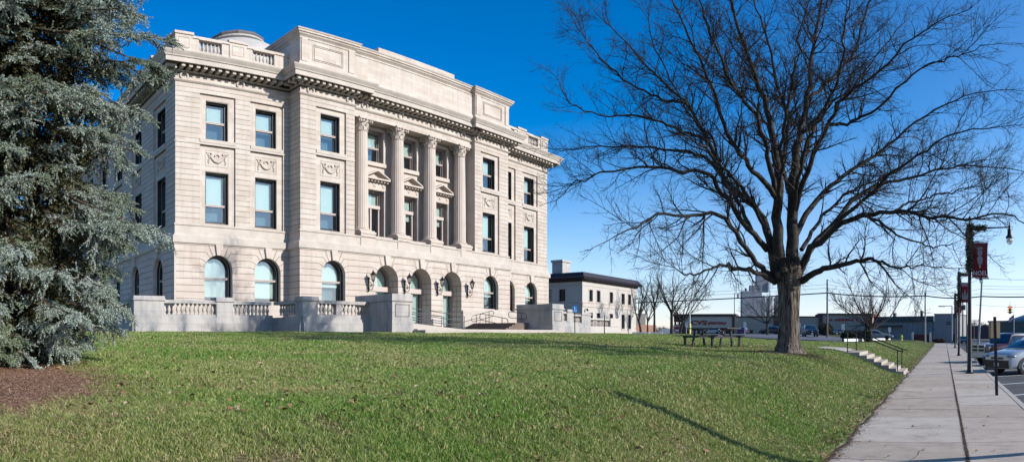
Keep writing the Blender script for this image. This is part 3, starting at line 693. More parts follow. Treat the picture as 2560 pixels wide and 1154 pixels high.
# attic over the pavilion
at_ = MB(TB)
ax0 = XP-3.6
AP = [(ax0,CX-9.55),(XP+.05,CX-9.55),(XP+.05,CX-5.55),(XP-.22,CX-5.55),(XP-.22,CX+5.55),(XP+.05,CX+5.55),(XP+.05,CX+9.55),(ax0,CX+9.55)]
at_.molding(AP, [(-.3,17.9),(.30,17.9),(.27,18.1),(.12,18.45),(.02,18.62),(-.02,18.66),(-.02,20.25),(.03,20.28),(.03,20.36),(.0,20.4),(.06,20.46),(.16,20.55),(.18,20.62),(.26,20.66),(.26,20.78),(.30,20.80),(.33,20.9),(0,20.97),(-.6,20.97)])
AF = MB(TF)
for sg in (-1, 1):
    a, b = sorted((sg*9.47, sg*5.63)); d = PD+.03
    # raised frame of the panel: strips left and right, thin border lines
    AF.box(a, a+.42, d-.02, d+.07, 18.64, 20.3); AF.box(b-.42, b, d-.02, d+.07, 18.64, 20.3)
    for k, (m_, z0, z1) in enumerate(((.82,18.85,20.0),(.92,18.95,19.9))):
        p, q = a+m_, b-m_; w = .03; e = d+.04-.0*k
        AF.box(p, q, d-.02, e, z1-w, z1); AF.box(p, q, d-.02, e, z0, z0+w); AF.box(p, p+w, d-.02, e, z0+w, z1-w); AF.box(q-w, q, d-.02, e, z0+w, z1-w)
AF.box(-3.6, 3.4, -.9, PD-.05, 20.9, 21.32)
att = obj('attic', merge(at_, AF), M['stone'], house)
tp = MB(TB); tp.box(ax0, XP-.1, CX-9.3, CX+9.3, 20.9, 20.955); tp.box(ax0-.1, ax0+.2, CX-9.3, CX+9.3, 18.2, 20.9)
obj('attic_top', tp, M['smooth_stone'], att)

# roof parapet with balustrades
PROF_BAL = [(.075,0),(.075,.05),(.045,.08),(.05,.12),(.085,.22),(.088,.30),(.06,.42),(.04,.52),(.045,.56),(.07,.60),(.07,.66)]
bal_me = {}
def baluster_mesh(h, k=1.0, n=10):
    key = (round(h,3), k)
    if key not in bal_me:
        mb = MB(); s_ = h/.66
        mb.lathe([(r*k, z*s_) for r, z in PROF_BAL], (0,0,0), n)
        me = mk_mesh('baluster', mb.v, mb.f, M['warm_stone'] if h < .5 else M['smooth_stone'], True); bal_me[key] = me
    return bal_me[key]
def put_baluster(parent, p, h, k=1.0, mat=None):
    o = bpy.data.objects.new('baluster', baluster_mesh(h, k)); COL.objects.link(o); o.parent = parent
    (lx,ly,lz), rz = ROOT[parent.name]; dx, dy = p[0]-lx, p[1]-ly; c, s_ = cos(-rz), sin(-rz)
    o.location = (dx*c-dy*s_, dx*s_+dy*c, p[2]-lz); return o
par = []
def parapet(T, spans, d, sk_bal=True):
    """spans: list of (kind,a,b): 'p' solid pier, 'r' low rail over balusters, 's' solid stretch"""
    mb = MB(T)
    for (kd, a, b) in spans:
        mb.prism([(d-.45,17.9),(d+.22,17.9),(d+.18,18.15),(d+.04,18.42),(d-.45,18.42)], 'x', a, b) if True else None
        if kd == 'p':
            mb.box(a, b, d-.5, d+.06, 18.42, 19.5); mb.box(a-.06, b+.06, d-.56, d+.13, 19.5, 19.68)
            m_ = .18; w = .03
            mb.box(a+m_, b-m_, d, d+.085, 19.28, 19.31); mb.box(a+m_, b-m_, d, d+.085, 18.62, 18.65); mb.box(a+m_, a+m_+w, d, d+.085, 18.65, 19.28); mb.box(b-m_-w, b-m_, d, d+.085, 18.65, 19.28)
        elif kd == 's': mb.box(a, b, d-.45, d, 18.42, 19.34); mb.box(a, b, d-.5, d+.07, 19.34, 19.5)
        else:
            mb.box(a, b, d-.42, d-.02, 18.42, 18.55); mb.box(a, b, d-.5, d+.07, 19.3, 19.5)
            n = 6
            for i in range(n): par.append((T(a+(i+.5)*(b-a)/n, d-.2, 18.55), .75))
    return mb
pp = []
for sg in (-1, 1):
    sp = [('p',15.7,16.72),('s',15.3,15.7),('r',13.9,15.3),('s',13.45,13.9),('p',12.35,13.45),('s',11.95,12.35),('r',10.5,11.95),('s',9.5,10.5)]
    sp = [(k, *sorted((sg*a, sg*b))) for k, a, b in sp]; pp.append(parapet(TF, sp, 0))
sd = []; s_ = -.02
sd = [('p',.46,1.4),('s',1.4,1.9),('r',1.9,3.3),('s',3.3,3.8),('p',3.8,4.9),('s',4.9,5.4),('r',5.4,6.8),('s',6.8,7.4),('p',7.4,9.0),('s',9.0,40)]
npar = [0, len(par)//2, len(par)]
pp.append(parapet(TL, sd, 0)); npar.append(len(par)); pp.append(parapet(TR, sd, 0)); npar.append(len(par))
for q_, mb_ in enumerate(pp):
    pz = obj('parapet', mb_, M['stone'], house)
    for (p, h) in par[npar[q_]:npar[q_+1]]: put_baluster(pz, p, h, .95)
# dome
dm = MB(TB); dx, dy = -57.3, CX
dm.lathe([(7.0,18.2),(7.0,26.6),(6.75,26.9)]+[(6.7*cos(t), 27.55+6.7*sin(t)) for t in np.linspace(.0,1.17,18)], (dx,dy,0), 44)
dome = smooth_angle(obj('dome', dm, M['dome'], house), 50)
dc = MB(TB); dc.lathe([(2.6,33.8),(2.85,33.9),(2.85,34.08),(2.5,34.18)], (dx,dy,0), 32); obj('dome_ring', dc, M['dome'], dome)
dc = MB(TB); dc.lathe([(2.75,34.1),(2.85,34.4),(2.75,34.62),(.2,34.9)], (dx,dy,0), 10, .2); obj('dome_cap', dc, nmat('slate_cap', (.13,.115,.115), .7, .15, 2), dome)

# portico columns
def column(c):
    xa = .66; k = MB(TF)
    cap = MB(TF); bs = MB(TF)
    n = 40; prof = []
    for i in range(9):
        t = i/8; prof.append((.45-.07*t**1.6, 8.47+(14.97-8.47)*t))
    vs = []
    for r, z in prof:
        for q in range(n): a = 2*pi*q/n; rr_ = r*(1 if q % 2 else .955); vs.append((c+rr_*cos(a), xa+rr_*sin(a), z))
    k.add(vs, [(i*n+q, i*n+(q+1)%n, (i+1)*n+(q+1)%n, (i+1)*n+q) for i in range(8) for q in range(n)])
    col_ = obj('column', k, M['warm_stone'], house)
    bs.box(c-.60, c+.60, xa-.60, xa+.60, 8.15, 8.25)
    bs.lathe([(.58,8.25),(.61,8.29),(.58,8.33),(.50,8.35),(.49,8.38),(.52,8.41),(.5,8.45),(.455,8.47)], (c,xa,0), 28)
    obj('column_base', bs, M['warm_stone'], col_, smooth=False)
    cap.lathe([(.38,14.93),(.43,14.97),(.43,15.0),(.37,15.03),(.38,15.2),(.42,15.45),(.5,15.72)], (c,xa,0), 20)
    for row, (z0, h, r0, r1, m_, ph) in enumerate(((15.02,.33,.40,.53,8,0),(15.18,.40,.42,.60,8,pi/8))):
        for q in range(m_):
            a = 2*pi*q/m_+ph; ca, sa = cos(a), sin(a); pts = [(r0,0),(r0+.02,h*.5),(r0+.06,h*.85),(r1,h),(r1+.03,h*.86)]
            wd = [.12,.14,.13,.08,.04]
            for i in range(4):
                A = []
                for j in (i, i+1):
                    for s3 in (-1, 1):
                        r_, zz = pts[j]; w_ = wd[j]*s3; A.append((c+r_*ca-w_*sa, xa+r_*sa+w_*ca, z0+zz))
                for j in (i, i+1):
                    for s3 in (-1, 1):
                        r_, zz = pts[j]; w_ = wd[j]*s3*.8; A.append((c+(r_-.05)*ca-w_*sa, xa+(r_-.05)*sa+w_*ca, z0+zz))
                cap.add(A, [(0,1,3,2),(4,6,7,5),(0,2,6,4),(1,5,7,3),(2,3,7,6)])
    for q in range(4):
        a = pi/4+q*pi/2; ca, sa = cos(a), sin(a)
        for s3 in (-.05, .05):
            pts = [(c+r_*ca-s3*sa, xa+r_*sa+s3*ca, z) for r_, z in ((.38,15.35),(.48,15.62),(.62,15.72),(.70,15.66),(.68,15.55),(.60,15.56),(.60,15.64))]
            cap.tube(pts, [.05,.05,.05,.05,.05,.04,.03], 6)
    ab = []
    for q in range(4):
        a = pi/4+q*pi/2; ab.append((c+.80*cos(a), xa+.80*sin(a))); a2 = a+pi/4; ab.append((c+.50*cos(a2), xa+.50*sin(a2)))
    cap.prism(ab, 'z', 15.73, 15.848)
    for q in range(4): a = q*pi/2; cap.blob((c+.5*cos(a), xa+.5*sin(a), 15.74), .1, 8, 5)
    obj('capital', cap, M['warm_stone'], col_)
    pd_ = MB(TF); pd_.box(c-.58, c+.58, .12, 1.36, 7.1, 8.0); pd_.box(c-.61, c+.61, .12, 1.40, 8.0, 8.15)
    obj('pedestal', pd_, M['warm_stone'], house)
for c in (-4.55,-1.5,1.5,4.55): column(c)
for c in DC:
    rb = MB(TF); rb.box(c-.92+.001, c+.92-.001, .55, .98, 7.85, 8.0); rb.box(c-.92+.001, c+.92-.001, .6, .93, 7.1, 7.52)
    ra = obj('balustrade_rail', rb, M['warm_stone'], house)
    for i in range(7): put_baluster(ra, TF(c-.78+i*.26, .76, 7.52), .33, 1.0)
    pe = MB(TF)                                    # pediment over the french window
    pe.box(c-1.0, c+1.0, 0, .12, 11.32, 11.82); pe.box(c-1.12, c+1.12, 0, .50, 11.95, 12.06)
    for i in range(8): pe.box(c-1.0+i*.27, c-.89+i*.27, .1, .36, 11.83, 11.94)
    pe.prism([(c-1.12,12.06),(c+1.12,12.06),(c,12.62)], 'y', 0, .14)
    for sg in (-1, 1): pe.bar((c+sg*1.16,.27,12.09),(c,.27,12.67), .5, .1, up=(0,1,0)) if False else pe.prism([(c+sg*1.18,12.06),(c+sg*1.02,12.06),(c,12.56),(c,12.68)], 'y', 0, .5)
    for i in range(3): pe.lathe([(.11,0),(.11,.05),(.06,.07)], (0,0,0), 12) if False else pe.blob((c-.75+i*.75,.14,11.62), .11, 10, 5, (1,.4,1))
    for sg in (-1, 1): pe.box(*sorted((c+sg*.85, c+sg*1.0)), 0, .09, 8.0, 11.32)
    pe.box(c-1.0,c+1.0,0,.10,11.3,11.42)
    obj('pediment', pe, M['warm_stone'], house)
    sl_ = MB(TF); sl_.box(c-1.05, c+1.05, 0, .16, 12.98, 13.25)
    for sg in (-1, 1): sl_.box(*sorted((c+sg*.8, c+sg*.98)), 0, .07, 13.25, 15.6)
    sl_.box(c-.98, c+.98, 0, .09, 15.56, 15.7)
    obj('window_sill', sl_, M['warm_stone'], house)

# windows
def frame_rect(mb, a, b, z0, z1, d, w, t): mb.box(a, a+w, d-t, d, z0, z1); mb.box(b-w, b, d-t, d, z0, z1); mb.box(a+w, b-w, d-t, d, z1-w, z1); mb.box(a+w, b-w, d-t, d, z0, z0+w)
def window(T, c, hw, z0, z1, d, blind=.55, mid=.5, kind='sash', frame='black_frame', arch=False, vis=True):
    """sash window set back at d; arch: z1 is the springing"""
    f = MB(T); a, b = c-hw, c+hw; w = .12; J = .24
    if not arch:
        f.box(a, a+.03, d, d+J, z0, z1); f.box(b-.03, b, d, d+J, z0, z1); f.box(a+.03, b-.03, d, d+J, z1-.03, z1)
        frame_rect(f, a, b, z0, z1, d, w, .12); frame_rect(f, a+w+.03, b-w-.03, z0+w, z1-w-.03, d-.1, .06, .08)
        zt = z1
    else:
        f.box(a, a+w, d-.12, d, z0, z1); f.box(b-w, b, d-.12, d, z0, z1); f.box(a+w, b-w, d-.12, d, z0, z0+.1)
        A = arc(c, z1, hw, 16); Bn = arc(c, z1, hw-w-.02, 16)
        if kind != 'door':
            f.box(a, a+.03, d, d+J*.6, z0, z1); f.box(b-.03, b, d, d+J*.6, z0, z1); A2 = arc(c, z1, hw-.03, 16)
            for i in range(16): f.quad((A2[i][0],d,A2[i][1]),(A2[i+1][0],d,A2[i+1][1]),(A2[i+1][0],d+J*.6,A2[i+1][1]),(A2[i][0],d+J*.6,A2[i][1])); f.quad((A2[i][0],d+J*.6,A2[i][1]),(A2[i+1][0],d+J*.6,A2[i+1][1]),(A[i+1][0],d+J*.6,A[i+1][1]),(A[i][0],d+J*.6,A[i][1]))
        for i in range(16):
            (x0,y0),(x1,y1),(x2,y2),(x3,y3) = A[i],A[i+1],Bn[i+1],Bn[i]
            f.quad((x0,d,y0),(x1,d,y1),(x2,d,y2),(x3,d,y3)); f.quad((x3,d,y3),(x2,d,y2),(x2,d-.14,y2),(x3,d-.14,y3))
        zt = z1+hw
    fo = obj('window', f, M[frame], house)
    bead = MB(T)
    if not arch:
        bead.box(a+.05, b-.05, d, d+.012, z1-.075, z1-.05); bead.box(b-.075, b-.05, d, d+.012, z0+.02, z1-.075); bead.box(a+.05, a+.075, d, d+.012, z0+.02, z1-.075)
    else:
        P3 = [(a+.06,d+.01,z0)]+[(c+(hw-.06)*cos(t), d+.01, z1+(hw-.06)*sin(t)) for t in np.linspace(pi,0,14)]+[(b-.06,d+.01,z0)]
        bead.tube(P3, .018, 4)
        bead.box(a+.02,b-.02,d-.06,d+.09,z0,z0+.07)
    obj('bead', bead, M['rail_metal'], fo)
    zm = z0+(zt-z0)*mid; r = MB(T)
    if kind == 'sash': r.box(a+w, b-w, d-.12, d-.015, zm-.05, zm+.01); r.box(a+w, b-w, d-.12, d+.02, zm+.015, zm+.06); rn = 'meeting_rail'
    elif kind == 'french':
        r.box(a+.06, b-.06, d-.1, d+.06, zm-.13, zm+.1); r.box(c-.06, c+.06, d-.1, d+.02, z0, zm-.13)
        for sg in (-1, 1): r.box(*sorted((c+sg*(hw-w), c+sg*(hw-w-.07))), d-.1, d, z0, zm-.13)
        rn = 'transom'
    elif kind == 'door':
        r.box(a+.04, b-.04, d-.1, d+.16, zm-.17, zm+.15); rn = 'transom'
    obj(rn, r, M['rail_metal'] if kind != 'door' else M['taupe_frame' if False else 'rail_metal'], fo)
    g = MB(T)
    if not arch: g.quad((a+w*.8,d-.1,z0+.05),(b-w*.8,d-.1,z0+.05),(b-w*.8,d-.1,z1-w*.8),(a+w*.8,d-.1,z1-w*.8))
    else:
        A = arc(c, z1, hw-w*.9, 16); g.add([(a+w*.9,d-.1,z0+.04),(b-w*.9,d-.1,z0+.04)]+[(x,d-.1,y) for x, y in A], [tuple(range(len(A)+2))])
    obj('pane', g, M['glass'], fo)
    bb = MB(T); zb = zt-(zt-z0)*blind
    if arch:
        A = arc(c, z1, hw-w*1.2, 16); bb.add([(a+w*1.2,d-.24,zb),(b-w*1.2,d-.24,zb)]+[(x,d-.24,y) for x, y in A], [tuple(range(len(A)+2))])
    else: bb.quad((a+w*1.4,d-.24,zb),(b-w*1.6,d-.24,zb),(b-w*1.6,d-.24,z1-w*1.6),(a+w*1.4,d-.24,z1-w*1.6))
    obj('blind', bb, M['blind'], fo)
    rm = MB(T); ap = .25 if arch else 0
    rm.quad((a-.02,d-.55,z0-.02),(b+.02,d-.55,z0-.02),(b+.02,d-.55,zt+.02),(a-.02,d-.55,zt+.02))
    for (p, q) in ((a,a),(b,b)): rm.quad((p,d-.13,z0),(p,d-.55,z0),(p,d-.55,zt),(p,d-.13,zt))
    rm.quad((a,d-.13,z0),(b,d-.13,z0),(b,d-.55,z0),(a,d-.55,z0)); rm.quad((a,d-.13,zt),(b,d-.13,zt),(b,d-.55,zt),(a,d-.55,zt))
    obj('room_interior', rm, M['room'], fo)
    return fo
wr = random.Random(5)
for c in (-14.15,-11.0,11.0,14.15):
    window(TF, c, ARW-.005, SILL, ARZ, .10-.40, .9 if c < 0 else .6, .50, arch=True)
    window(TF, c, .72, 7.96, 10.98, -.13-.26, wr.uniform(.58,.66), .36); window(TF, c, .695, 12.94, 15.38, -.13-.26, wr.uniform(.44,.60), .47)
for c in (-7.3, 7.3):
    cc = -7.2 if c < 0 else 7.3
    window(TF, cc, ARW-.005, SILL, ARZ, PD+.10-.40, .62, .50, arch=True)
    window(TF, c, .72, 7.96, 10.98, PD-.13-.26, .66, .36); window(TF, c, .695, 12.94, 15.38, PD-.13-.26, wr.uniform(.46,.60), .47)
for c in DC:
    window(TF, c, .845, 8.01, 11.28, -.3, .3 if c < 0 else .5, .68, 'french', 'taupe_frame')
    window(TF, c, .795, 13.26, 15.53, -.3, .54, .48, frame='taupe_frame')
    window(TF, c, DRW-.005, 2.0, DRZ, PD+.1-.95, .93, .64, 'door', 'taupe_frame', arch=True)
for s_ in sideL[:6]:
    for T in ((TL,) if s_ > 8 else (TL, TR)):
        window(T, s_, ARW-.005, SILL, ARZ, .10-.40, 0.02, .5, arch=True); window(T, s_, .72, 7.96, 10.98, -.39, .02, .36); window(T, s_, .695, 12.94, 15.38, -.39, .02, .47)
for T in (TR,):
    for s_ in sideL[2:6]: 
        window(T, s_, ARW-.005, SILL, ARZ, .10-.40, 0.02, .5, arch=True); window(T, s_, .72, 7.96, 10.98, -.39, .02, .36); window(T, s_, .695, 12.94, 15.38, -.39, .02, .47)
for T in (TL, TR):
    for s_ in sideL[6:]: window(T, s_, ARW-.005, SILL, ARZ, .10-.40, 0.02, .5, arch=True); window(T, s_, .72, 7.96, 10.98, -.39, .02, .36); window(T, s_, .695, 12.94, 15.38, -.39, .02, .47)
# garland panels and wreaths
def garland(T, c, d):
    mb = MB(T); a, b, z0, z1 = c-.72, c+.72, 11.32, 12.3
    frame_rect(mb, a, b, z0, z1, d+.02, .03, .03)
    r_ = random.Random(int(c*10)); cz = 11.95
    for i in range(17):
        t = -1+2*i/16; x = c+t*.42; z = cz-.33*(1-t*t); r = .055+.045*(1-t*t); mb.blob((x+r_.uniform(-.01,.01), d+.04, z), r, 6, 4, (1,.8,1))
    for i in range(9):
        t = pi*i/8; mb.blob((c+.13*cos(t), d+.04, 12.0+.1*sin(t)-.03), .045, 6, 4)
    for sg in (-1, 1):
        for i in range(8):
            mb.blob((c+sg*(.5+.035*sin(i*1.3)), d+.035, 12.12-.085*i), .05 if i % 2 else .035, 6, 4, (1,.7,1))
        mb.blob((c+sg*.36, d+.04, 12.1), .07, 6, 4); mb.blob((c+sg*.62, d+.03, 12.12), .045, 6, 4)
    obj('garland_panel', mb, M['smooth_stone'], house)
for c in (-14.15,-11.0,11.0,14.15): garland(TF, c, -.13)
for c in (-7.3,7.3): garland(TF, c, PD-.13)
for s_ in sideL[:3]: garland(TL, s_, -.13)
def wreath(T, c, d):
    mb = MB(T); pts = [(c+.22*cos(t), d+.05, 16.69+.22*sin(t)) for t in np.linspace(0,2*pi,17)]
    mb.tube(pts, .065, 6, cap=False)
    for x, z in ((-.2,16.95),(.2,16.95),(0,16.93)): mb.blob((c+x, d+.05, z), .07, 6, 4)
    obj('wreath', mb, M['smooth_stone'], house)
for c in (-16.2,-12.75,12.75,16.2): wreath(TF, c, 0)
for c in (-8.8,-5.95,5.95,8.8): wreath(TF, c, PD)
for c in (-4.55,-1.5,1.5,4.55): wreath(TF, c, PD-.3)
# ================================================================ terrace in front of the courthouse
X1, X2, X3 = -28.8, -25.8, -23.9
def terrace(name, label, sg):
    t = thing(name, label, 'terrace wall', Bf(X2, CX+sg*12, 1.6), BETA)
    Y = lambda v: CX+sg*v                            # v: distance from the middle of the front
    w = MB(TB)
    def bx(m, xa, xb_, va, vb, z0, z1): y0, y1 = sorted((Y(va), Y(vb))); m.box(xa, xb_, y0, y1, z0, z1)
    FL = 2.45
    # solid lower wall with two ledges
    for (xf, va, vb) in ((X1,12.1,19.8),(X2,7.9,12.1)):
        bx(w, xf-.55, xf+.12, va, vb, 1.2, 2.31); bx(w, xf-.52, xf+.05, va, vb, 2.31, 2.59); bx(w, xf-.48, xf, va, vb, 2.59, 2.71)
    bx(w, X1, X2-.1, 12.1-.5, 12.22, 1.2, 2.31); bx(w, X1, X2-.1, 12.1-.5, 12.15, 2.31, 2.59)
    bx(w, -62, X1, 19.3, 19.92, 1.2, 2.31); bx(w, -62, X1, 19.3, 19.85, 2.31, 2.71)
    wl_ = obj('wall', w, M['weathered'], t)
    def pier(xf, va, vb, dp=.62, top=3.60):
        p = MB(TB)
        bx(p, xf-dp, xf+.06, va, vb, 2.59, top-.22); bx(p, xf-dp-.06, xf+.13, va-.06*(1 if va<vb else -1), vb+.06*(1 if va<vb else -1), top-.22, top-.14); bx(p, xf-dp-.03, xf+.10, va-.03, vb+.03, top-.14, top); obj('pier', p, M['weathered'], t)
    pier(X1, 18.3, 19.86); pier(X1, 14.5, 15.45); pier(X2, 11.25, 12.16)
    for xx in (-38, -47, -56):
        p = MB(TB); bx(p, xx-.5, xx+.5, 19.25, 19.9, 2.71, 3.6); obj('pier', p, M['weathered'], t)
    spans = [(X1,15.45,18.3),(X1,12.2,14.5),(X2,10.05,11.25),(X2,8.0,9.72)]
    for (xf, va, vb) in spans: r = MB(TB); bx(r, xf-.47, xf+.04, va, vb, 3.26, 3.43); obj('rail', r, M['weathered'], t)
    r = MB(TB); bx(r, X2-.40, X2-.02, 9.72, 10.05, 2.71, 3.262); bx(r, X2-.465, X2+.035, 9.72, 10.05, 3.262, 3.428)
    obj('rail', r, M['weathered'], t); r = MB(TB); bx(r, X1+.1, X2-.62, 11.65, 12.12, 3.26, 3.43); obj('rail', r, M['weathered'], t)
    r = MB(TB); bx(r, -62, X1-.6, 19.35, 19.82, 3.26, 3.43)
    ro = obj('rail', r, M['weathered'], t)
    for (xf, va, vb) in spans:
        n = max(2, round((vb-va)/.235))
        for i in range(n): put_baluster(ro, TB(xf-.22, Y(va+(i+.5)*(vb-va)/n), 2.71), .55, 1.05)
    for i in range(7): put_baluster(ro, TB(X1+.5+i*.27, Y(11.88), 2.71), .55, 1.05)
    for i in range(34): 
        xx = X1-1.0-i*.25
        if abs(xx+38) > .5: put_baluster(ro, TB(xx, Y(19.58), 2.71), .55, 1.05)
    b = MB(TB)                                       # big block beside the opening
    bx(b, X2-1.2, X3+.07, 6.45, 7.97, 1.2, 2.36); bx(b, X2-1.2, X3, 6.52, 7.9, 2.36, 3.42); bx(b, X2-1.26, X3+.07, 6.45, 7.97, 3.42, 3.52); bx(b, X2-1.2, X3+.02, 6.5, 7.92, 3.52, 3.80)
    bo = obj('end_block', b, M['weathered'], t)
    g = MB(TB); zz = [(2.62,2.65),(3.24,3.27)]
    for z0, z1 in zz: bx(g, X3, X3+.022, 6.72, 7.7, z0, z1)
    bx(g, X3, X3+.022, 6.72, 6.75, 2.65, 3.24); bx(g, X3, X3+.022, 7.67, 7.7, 2.65, 3.24)
    obj('panel_line', g, M['shaded_step_line'], bo)
    f = MB(TB); bx(f, -31.3, X1-.5, 9.6, 19.2, 1.5, FL); bx(f, -31.3, X2-.5, 7.0, 11.6, 1.5, FL-.005)
    bx(f, -60, -31.3, 16.85, 19.2, 1.5, FL)
    obj('floor', f, M['concrete'], t)
    return t
terrace('terrace_wall', 'grey weathered stone terrace wall with balusters, left of the ramp railing', -1)
terrace('terrace_wall', 'pale stone terrace wall with balusters and end block, right of the entrance doors beside the blue sign', 1)
fc = MB(TB); fc.box(-30.2, -22.9, CX-6.5, CX+6.5, 1.2, 1.93); fc.box(-30.2, -23.6, CX-6.4, CX+6.4, 1.93, 1.985)
o = obj('forecourt', fc, M['concrete']); o['kind'] = 'structure'
# ramp up to the left terrace, with its railing
rp = MB(TB); rp.prism([(CX-6.4,1.985),(CX-6.4,2.45),(CX-.6,2.0),(CX-.6,1.985)], 'x', -27.6, -25.7)
rp2 = thing('ramp', 'low sloping concrete ramp edge below the grey pipe railing', 'ramp', Bf(-26.6, CX-3, 1.985), BETA); obj('slope', rp, M['concrete'], rp2)
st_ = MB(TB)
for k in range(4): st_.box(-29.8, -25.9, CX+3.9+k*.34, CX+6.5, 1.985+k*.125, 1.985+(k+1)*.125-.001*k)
sr = thing('stone_steps', 'dark shaded stone steps rising behind the right end block', 'steps', Bf(-27.8, CX+5, 1.985), BETA); obj('treads', st_, M['shaded_step_line'], sr)  # the risers' shade is painted into the tread colour
rl = thing('ramp_railing', 'grey three bar pipe railing sloping down in front of the central doors', 'railing', Bf(-25.7, CX-3.5, 2.0), BETA)
zr = lambda v: 2.45-(v+6.4)/5.8*.45
for xx in (-25.72, -27.5):
    m = MB(TB)
    for hgt in (.84,.52,.20): m.tube([(xx,CX-6.3,zr(-6.3)+hgt),(xx,CX-.6,zr(-.6)+hgt)], .024, 8)
    m.tube([(xx,CX-.6,zr(-.6)+.84),(xx,CX-.45,zr(-.6)+.80),(xx,CX-.45,zr(-.6)+.05)], .024, 8)
    obj('rail', m, M['steel_rail'], rl)
    for k in range(5):
        v = -6.3+k*1.42; q = MB(TB); q.tube([(xx,CX+v,zr(v)-.03),(xx,CX+v,zr(v)+.84)], .024, 8); obj('post', q, M['steel_rail'], rl)
def loop_rail(label, pts, posts, zb):
    t = thing('handrail', label, 'handrail', Bf(*[sum(p[i] for p in pts)/len(pts) for i in (0,1)], zb), BETA, 'looped pipe handrails on the forecourt')
    m = MB(TB); a, b = [np.array(p, float) for p in pts]; d = (b-a)/np.linalg.norm(b-a); dn = np.array((0,0,-.42)); L = []
    for th in np.linspace(pi/2, 3*pi/2, 8): L.append(a+dn/2+d*.21*cos(th)*1.0-dn/2*sin(th)*1.0)
    R = [b+dn/2+d*.21*cos(th)-dn/2*sin(th) for th in np.linspace(-pi/2, pi/2, 8)]
    loop = L+R+[L[0]]; m.tube([tuple(p) for p in loop], .022, 8, cap=False); obj('rail', m, M['iron'], t)
    for p in posts:
        q = MB(TB); q.tube([(p[0],p[1],zb),tuple(p)], .022, 8); obj('post', q, M['iron'], t)
loop_rail('looped dark handrail on the forecourt left of the dark steps', [(-26.6,CX+2.2,3.05),(-23.9,CX+1.4,2.68)], [(-26.1,CX+2.05,2.95),(-24.3,CX+1.5,2.72)], 1.98)
loop_rail('looped handrail further back against the wall above the dark steps', [(-28.9,CX+4.0,3.0),(-28.9,CX+6.0,3.4)], [(-28.9,CX+4.3,3.05),(-28.9,CX+5.7,3.35)], 2.2)
loop_rail('looped dark handrail showing above the left balustrade beside the shaded end block', [(-28.0,CX-9.8,3.55),(-28.0,CX-8.2,3.35)], [(-28.0,CX-9.4,3.5),(-28.0,CX-8.4,3.35)], 2.45)
loop_rail('looped handrail end poking out left of the right end block', [(-25.9,CX+6.0,3.15),(-27.4,CX+6.3,3.3)], [(-26.2,CX+6.05,3.15)], 2.2)

# wall lanterns
LAN = ['left of the first door arch, leftmost of the four', 'between the first and second door arches', 'between the second and third door arches', 'right of the third door arch, rightmost of the four']
M['lan_glass'] = glass_mat('lantern_glass', (.8,.8,.78), .15)
def lantern(u, txt):
    T = TF; d0 = PD+.1; t = thing('wall_lantern', 'black iron scroll lantern '+txt, 'lantern', TF(u, d0, 4.5), BETA, 'lanterns beside the courthouse doors')
    m = MB(T); m.box(u-.06, u+.06, d0, d0+.05, 4.42, 5.15); m.blob((u,d0+.05,5.2), .07, 8, 5); m.blob((u,d0+.05,4.4), .05, 8, 5)
    m.tube([(u,d0+.05,4.62)]+[(u,d0+.27-.19*cos(a),4.62-.16*sin(a)+.0) for a in np.linspace(0,pi,8)]+[(u,d0+.48,4.85),(u,d0+.48,4.98)], .024, 6)
    m.tube([(u,d0+.27+.12*(1-k/14)*cos(k*.75),4.70+.12*(1-k/14)*sin(k*.75)) for k in range(14)], .018, 5)
    m.tube([(u,d0+.05,5.0),(u,d0+.2,4.93),(u,d0+.33,4.80)], .018, 5)
    obj('bracket', m, M['iron'], t)
    c = (u, d0+.48, 0); h = MB(T)
    h.lathe([(.03,4.95),(.09,4.99),(.10,5.02),(.07,5.05)], c, 6)
    for k in range(6):
        a = 2*pi*k/6; h.tube([(c[0]+.085*cos(a),c[1]+.085*sin(a),5.03),(c[0]+.17*cos(a),c[1]+.17*sin(a),5.38)], .011, 4)
    h.lathe([(.20,5.37),(.21,5.41),(.12,5.50),(.08,5.56),(.03,5.60),(.035,5.64),(.004,5.74)], c, 6)
    ho = obj('cage', h, M['iron'], t)
    g = MB(T); g.lathe([(.08,5.04),(.16,5.37)], c, 6); obj('pane', g, M['lan_glass'], ho)
    bl_ = MB(T); bl_.lathe([(.03,5.05),(.035,5.2),(.01,5.28)], c, 8); obj('bulb', bl_, M['white_paint'], ho)
for u, tx in zip((-4.55,-1.52,1.52,4.6), LAN): lantern(u, tx)

# ================================================================ annex to the right
A0, A1, AX = 75.2, 92.4, -46.0
TA = lambda u, d, z: Bf(AX+d, u, z); TAS = lambda s, d, z: Bf(AX-s, A0-d, z)
an = thing('annex_building', 'plain two storey pale stone annex with a dark cornice and rooftop chimney', 'building', Bf(AX, 83.8, 1.2), BETA)
M['annex'] = stone_mat('annex_stone', (.43,.40,.365), (.41,.38,.34), (.36,.34,.315), bw=1.4, bh=.6, stain=.3)
f = MB(TA); wins = []
ws = [(77.1,78.1),(79.3,80.35),(83.25,84.3),(87.15,88.25),(89.45,90.5)]
for a, b in ws: wins += [(a,b,6.42,8.13,False),(a,b,2.5,4.78,False)]
wall(f, A0, A1, .8, 9.3, 0, wins, .3)
s_ = MB(TAS); sw = [(2.9,4.05,6.42,8.2,False),(5.3,6.4,6.42,8.2,False),(2.9,4.05,2.8,4.8,False),(8.5,9.6,6.42,8.2,False)]; wall(s_, 0, 14, .8, 9.3, 0, sw, .3)
bkk = MB(TB); bkk.quad((AX,A1,.8),(AX-14,A1,.8),(AX-14,A1,9.3),(AX,A1,9.3)); bkk.quad((AX-14,A0,.8),(AX-14,A1,.8),(AX-14,A1,9.3),(AX-14,A0,9.3)); bkk.quad((AX,A0,9.25),(AX,A1,9.25),(AX-14,A1,9.25),(AX-14,A0,9.25))
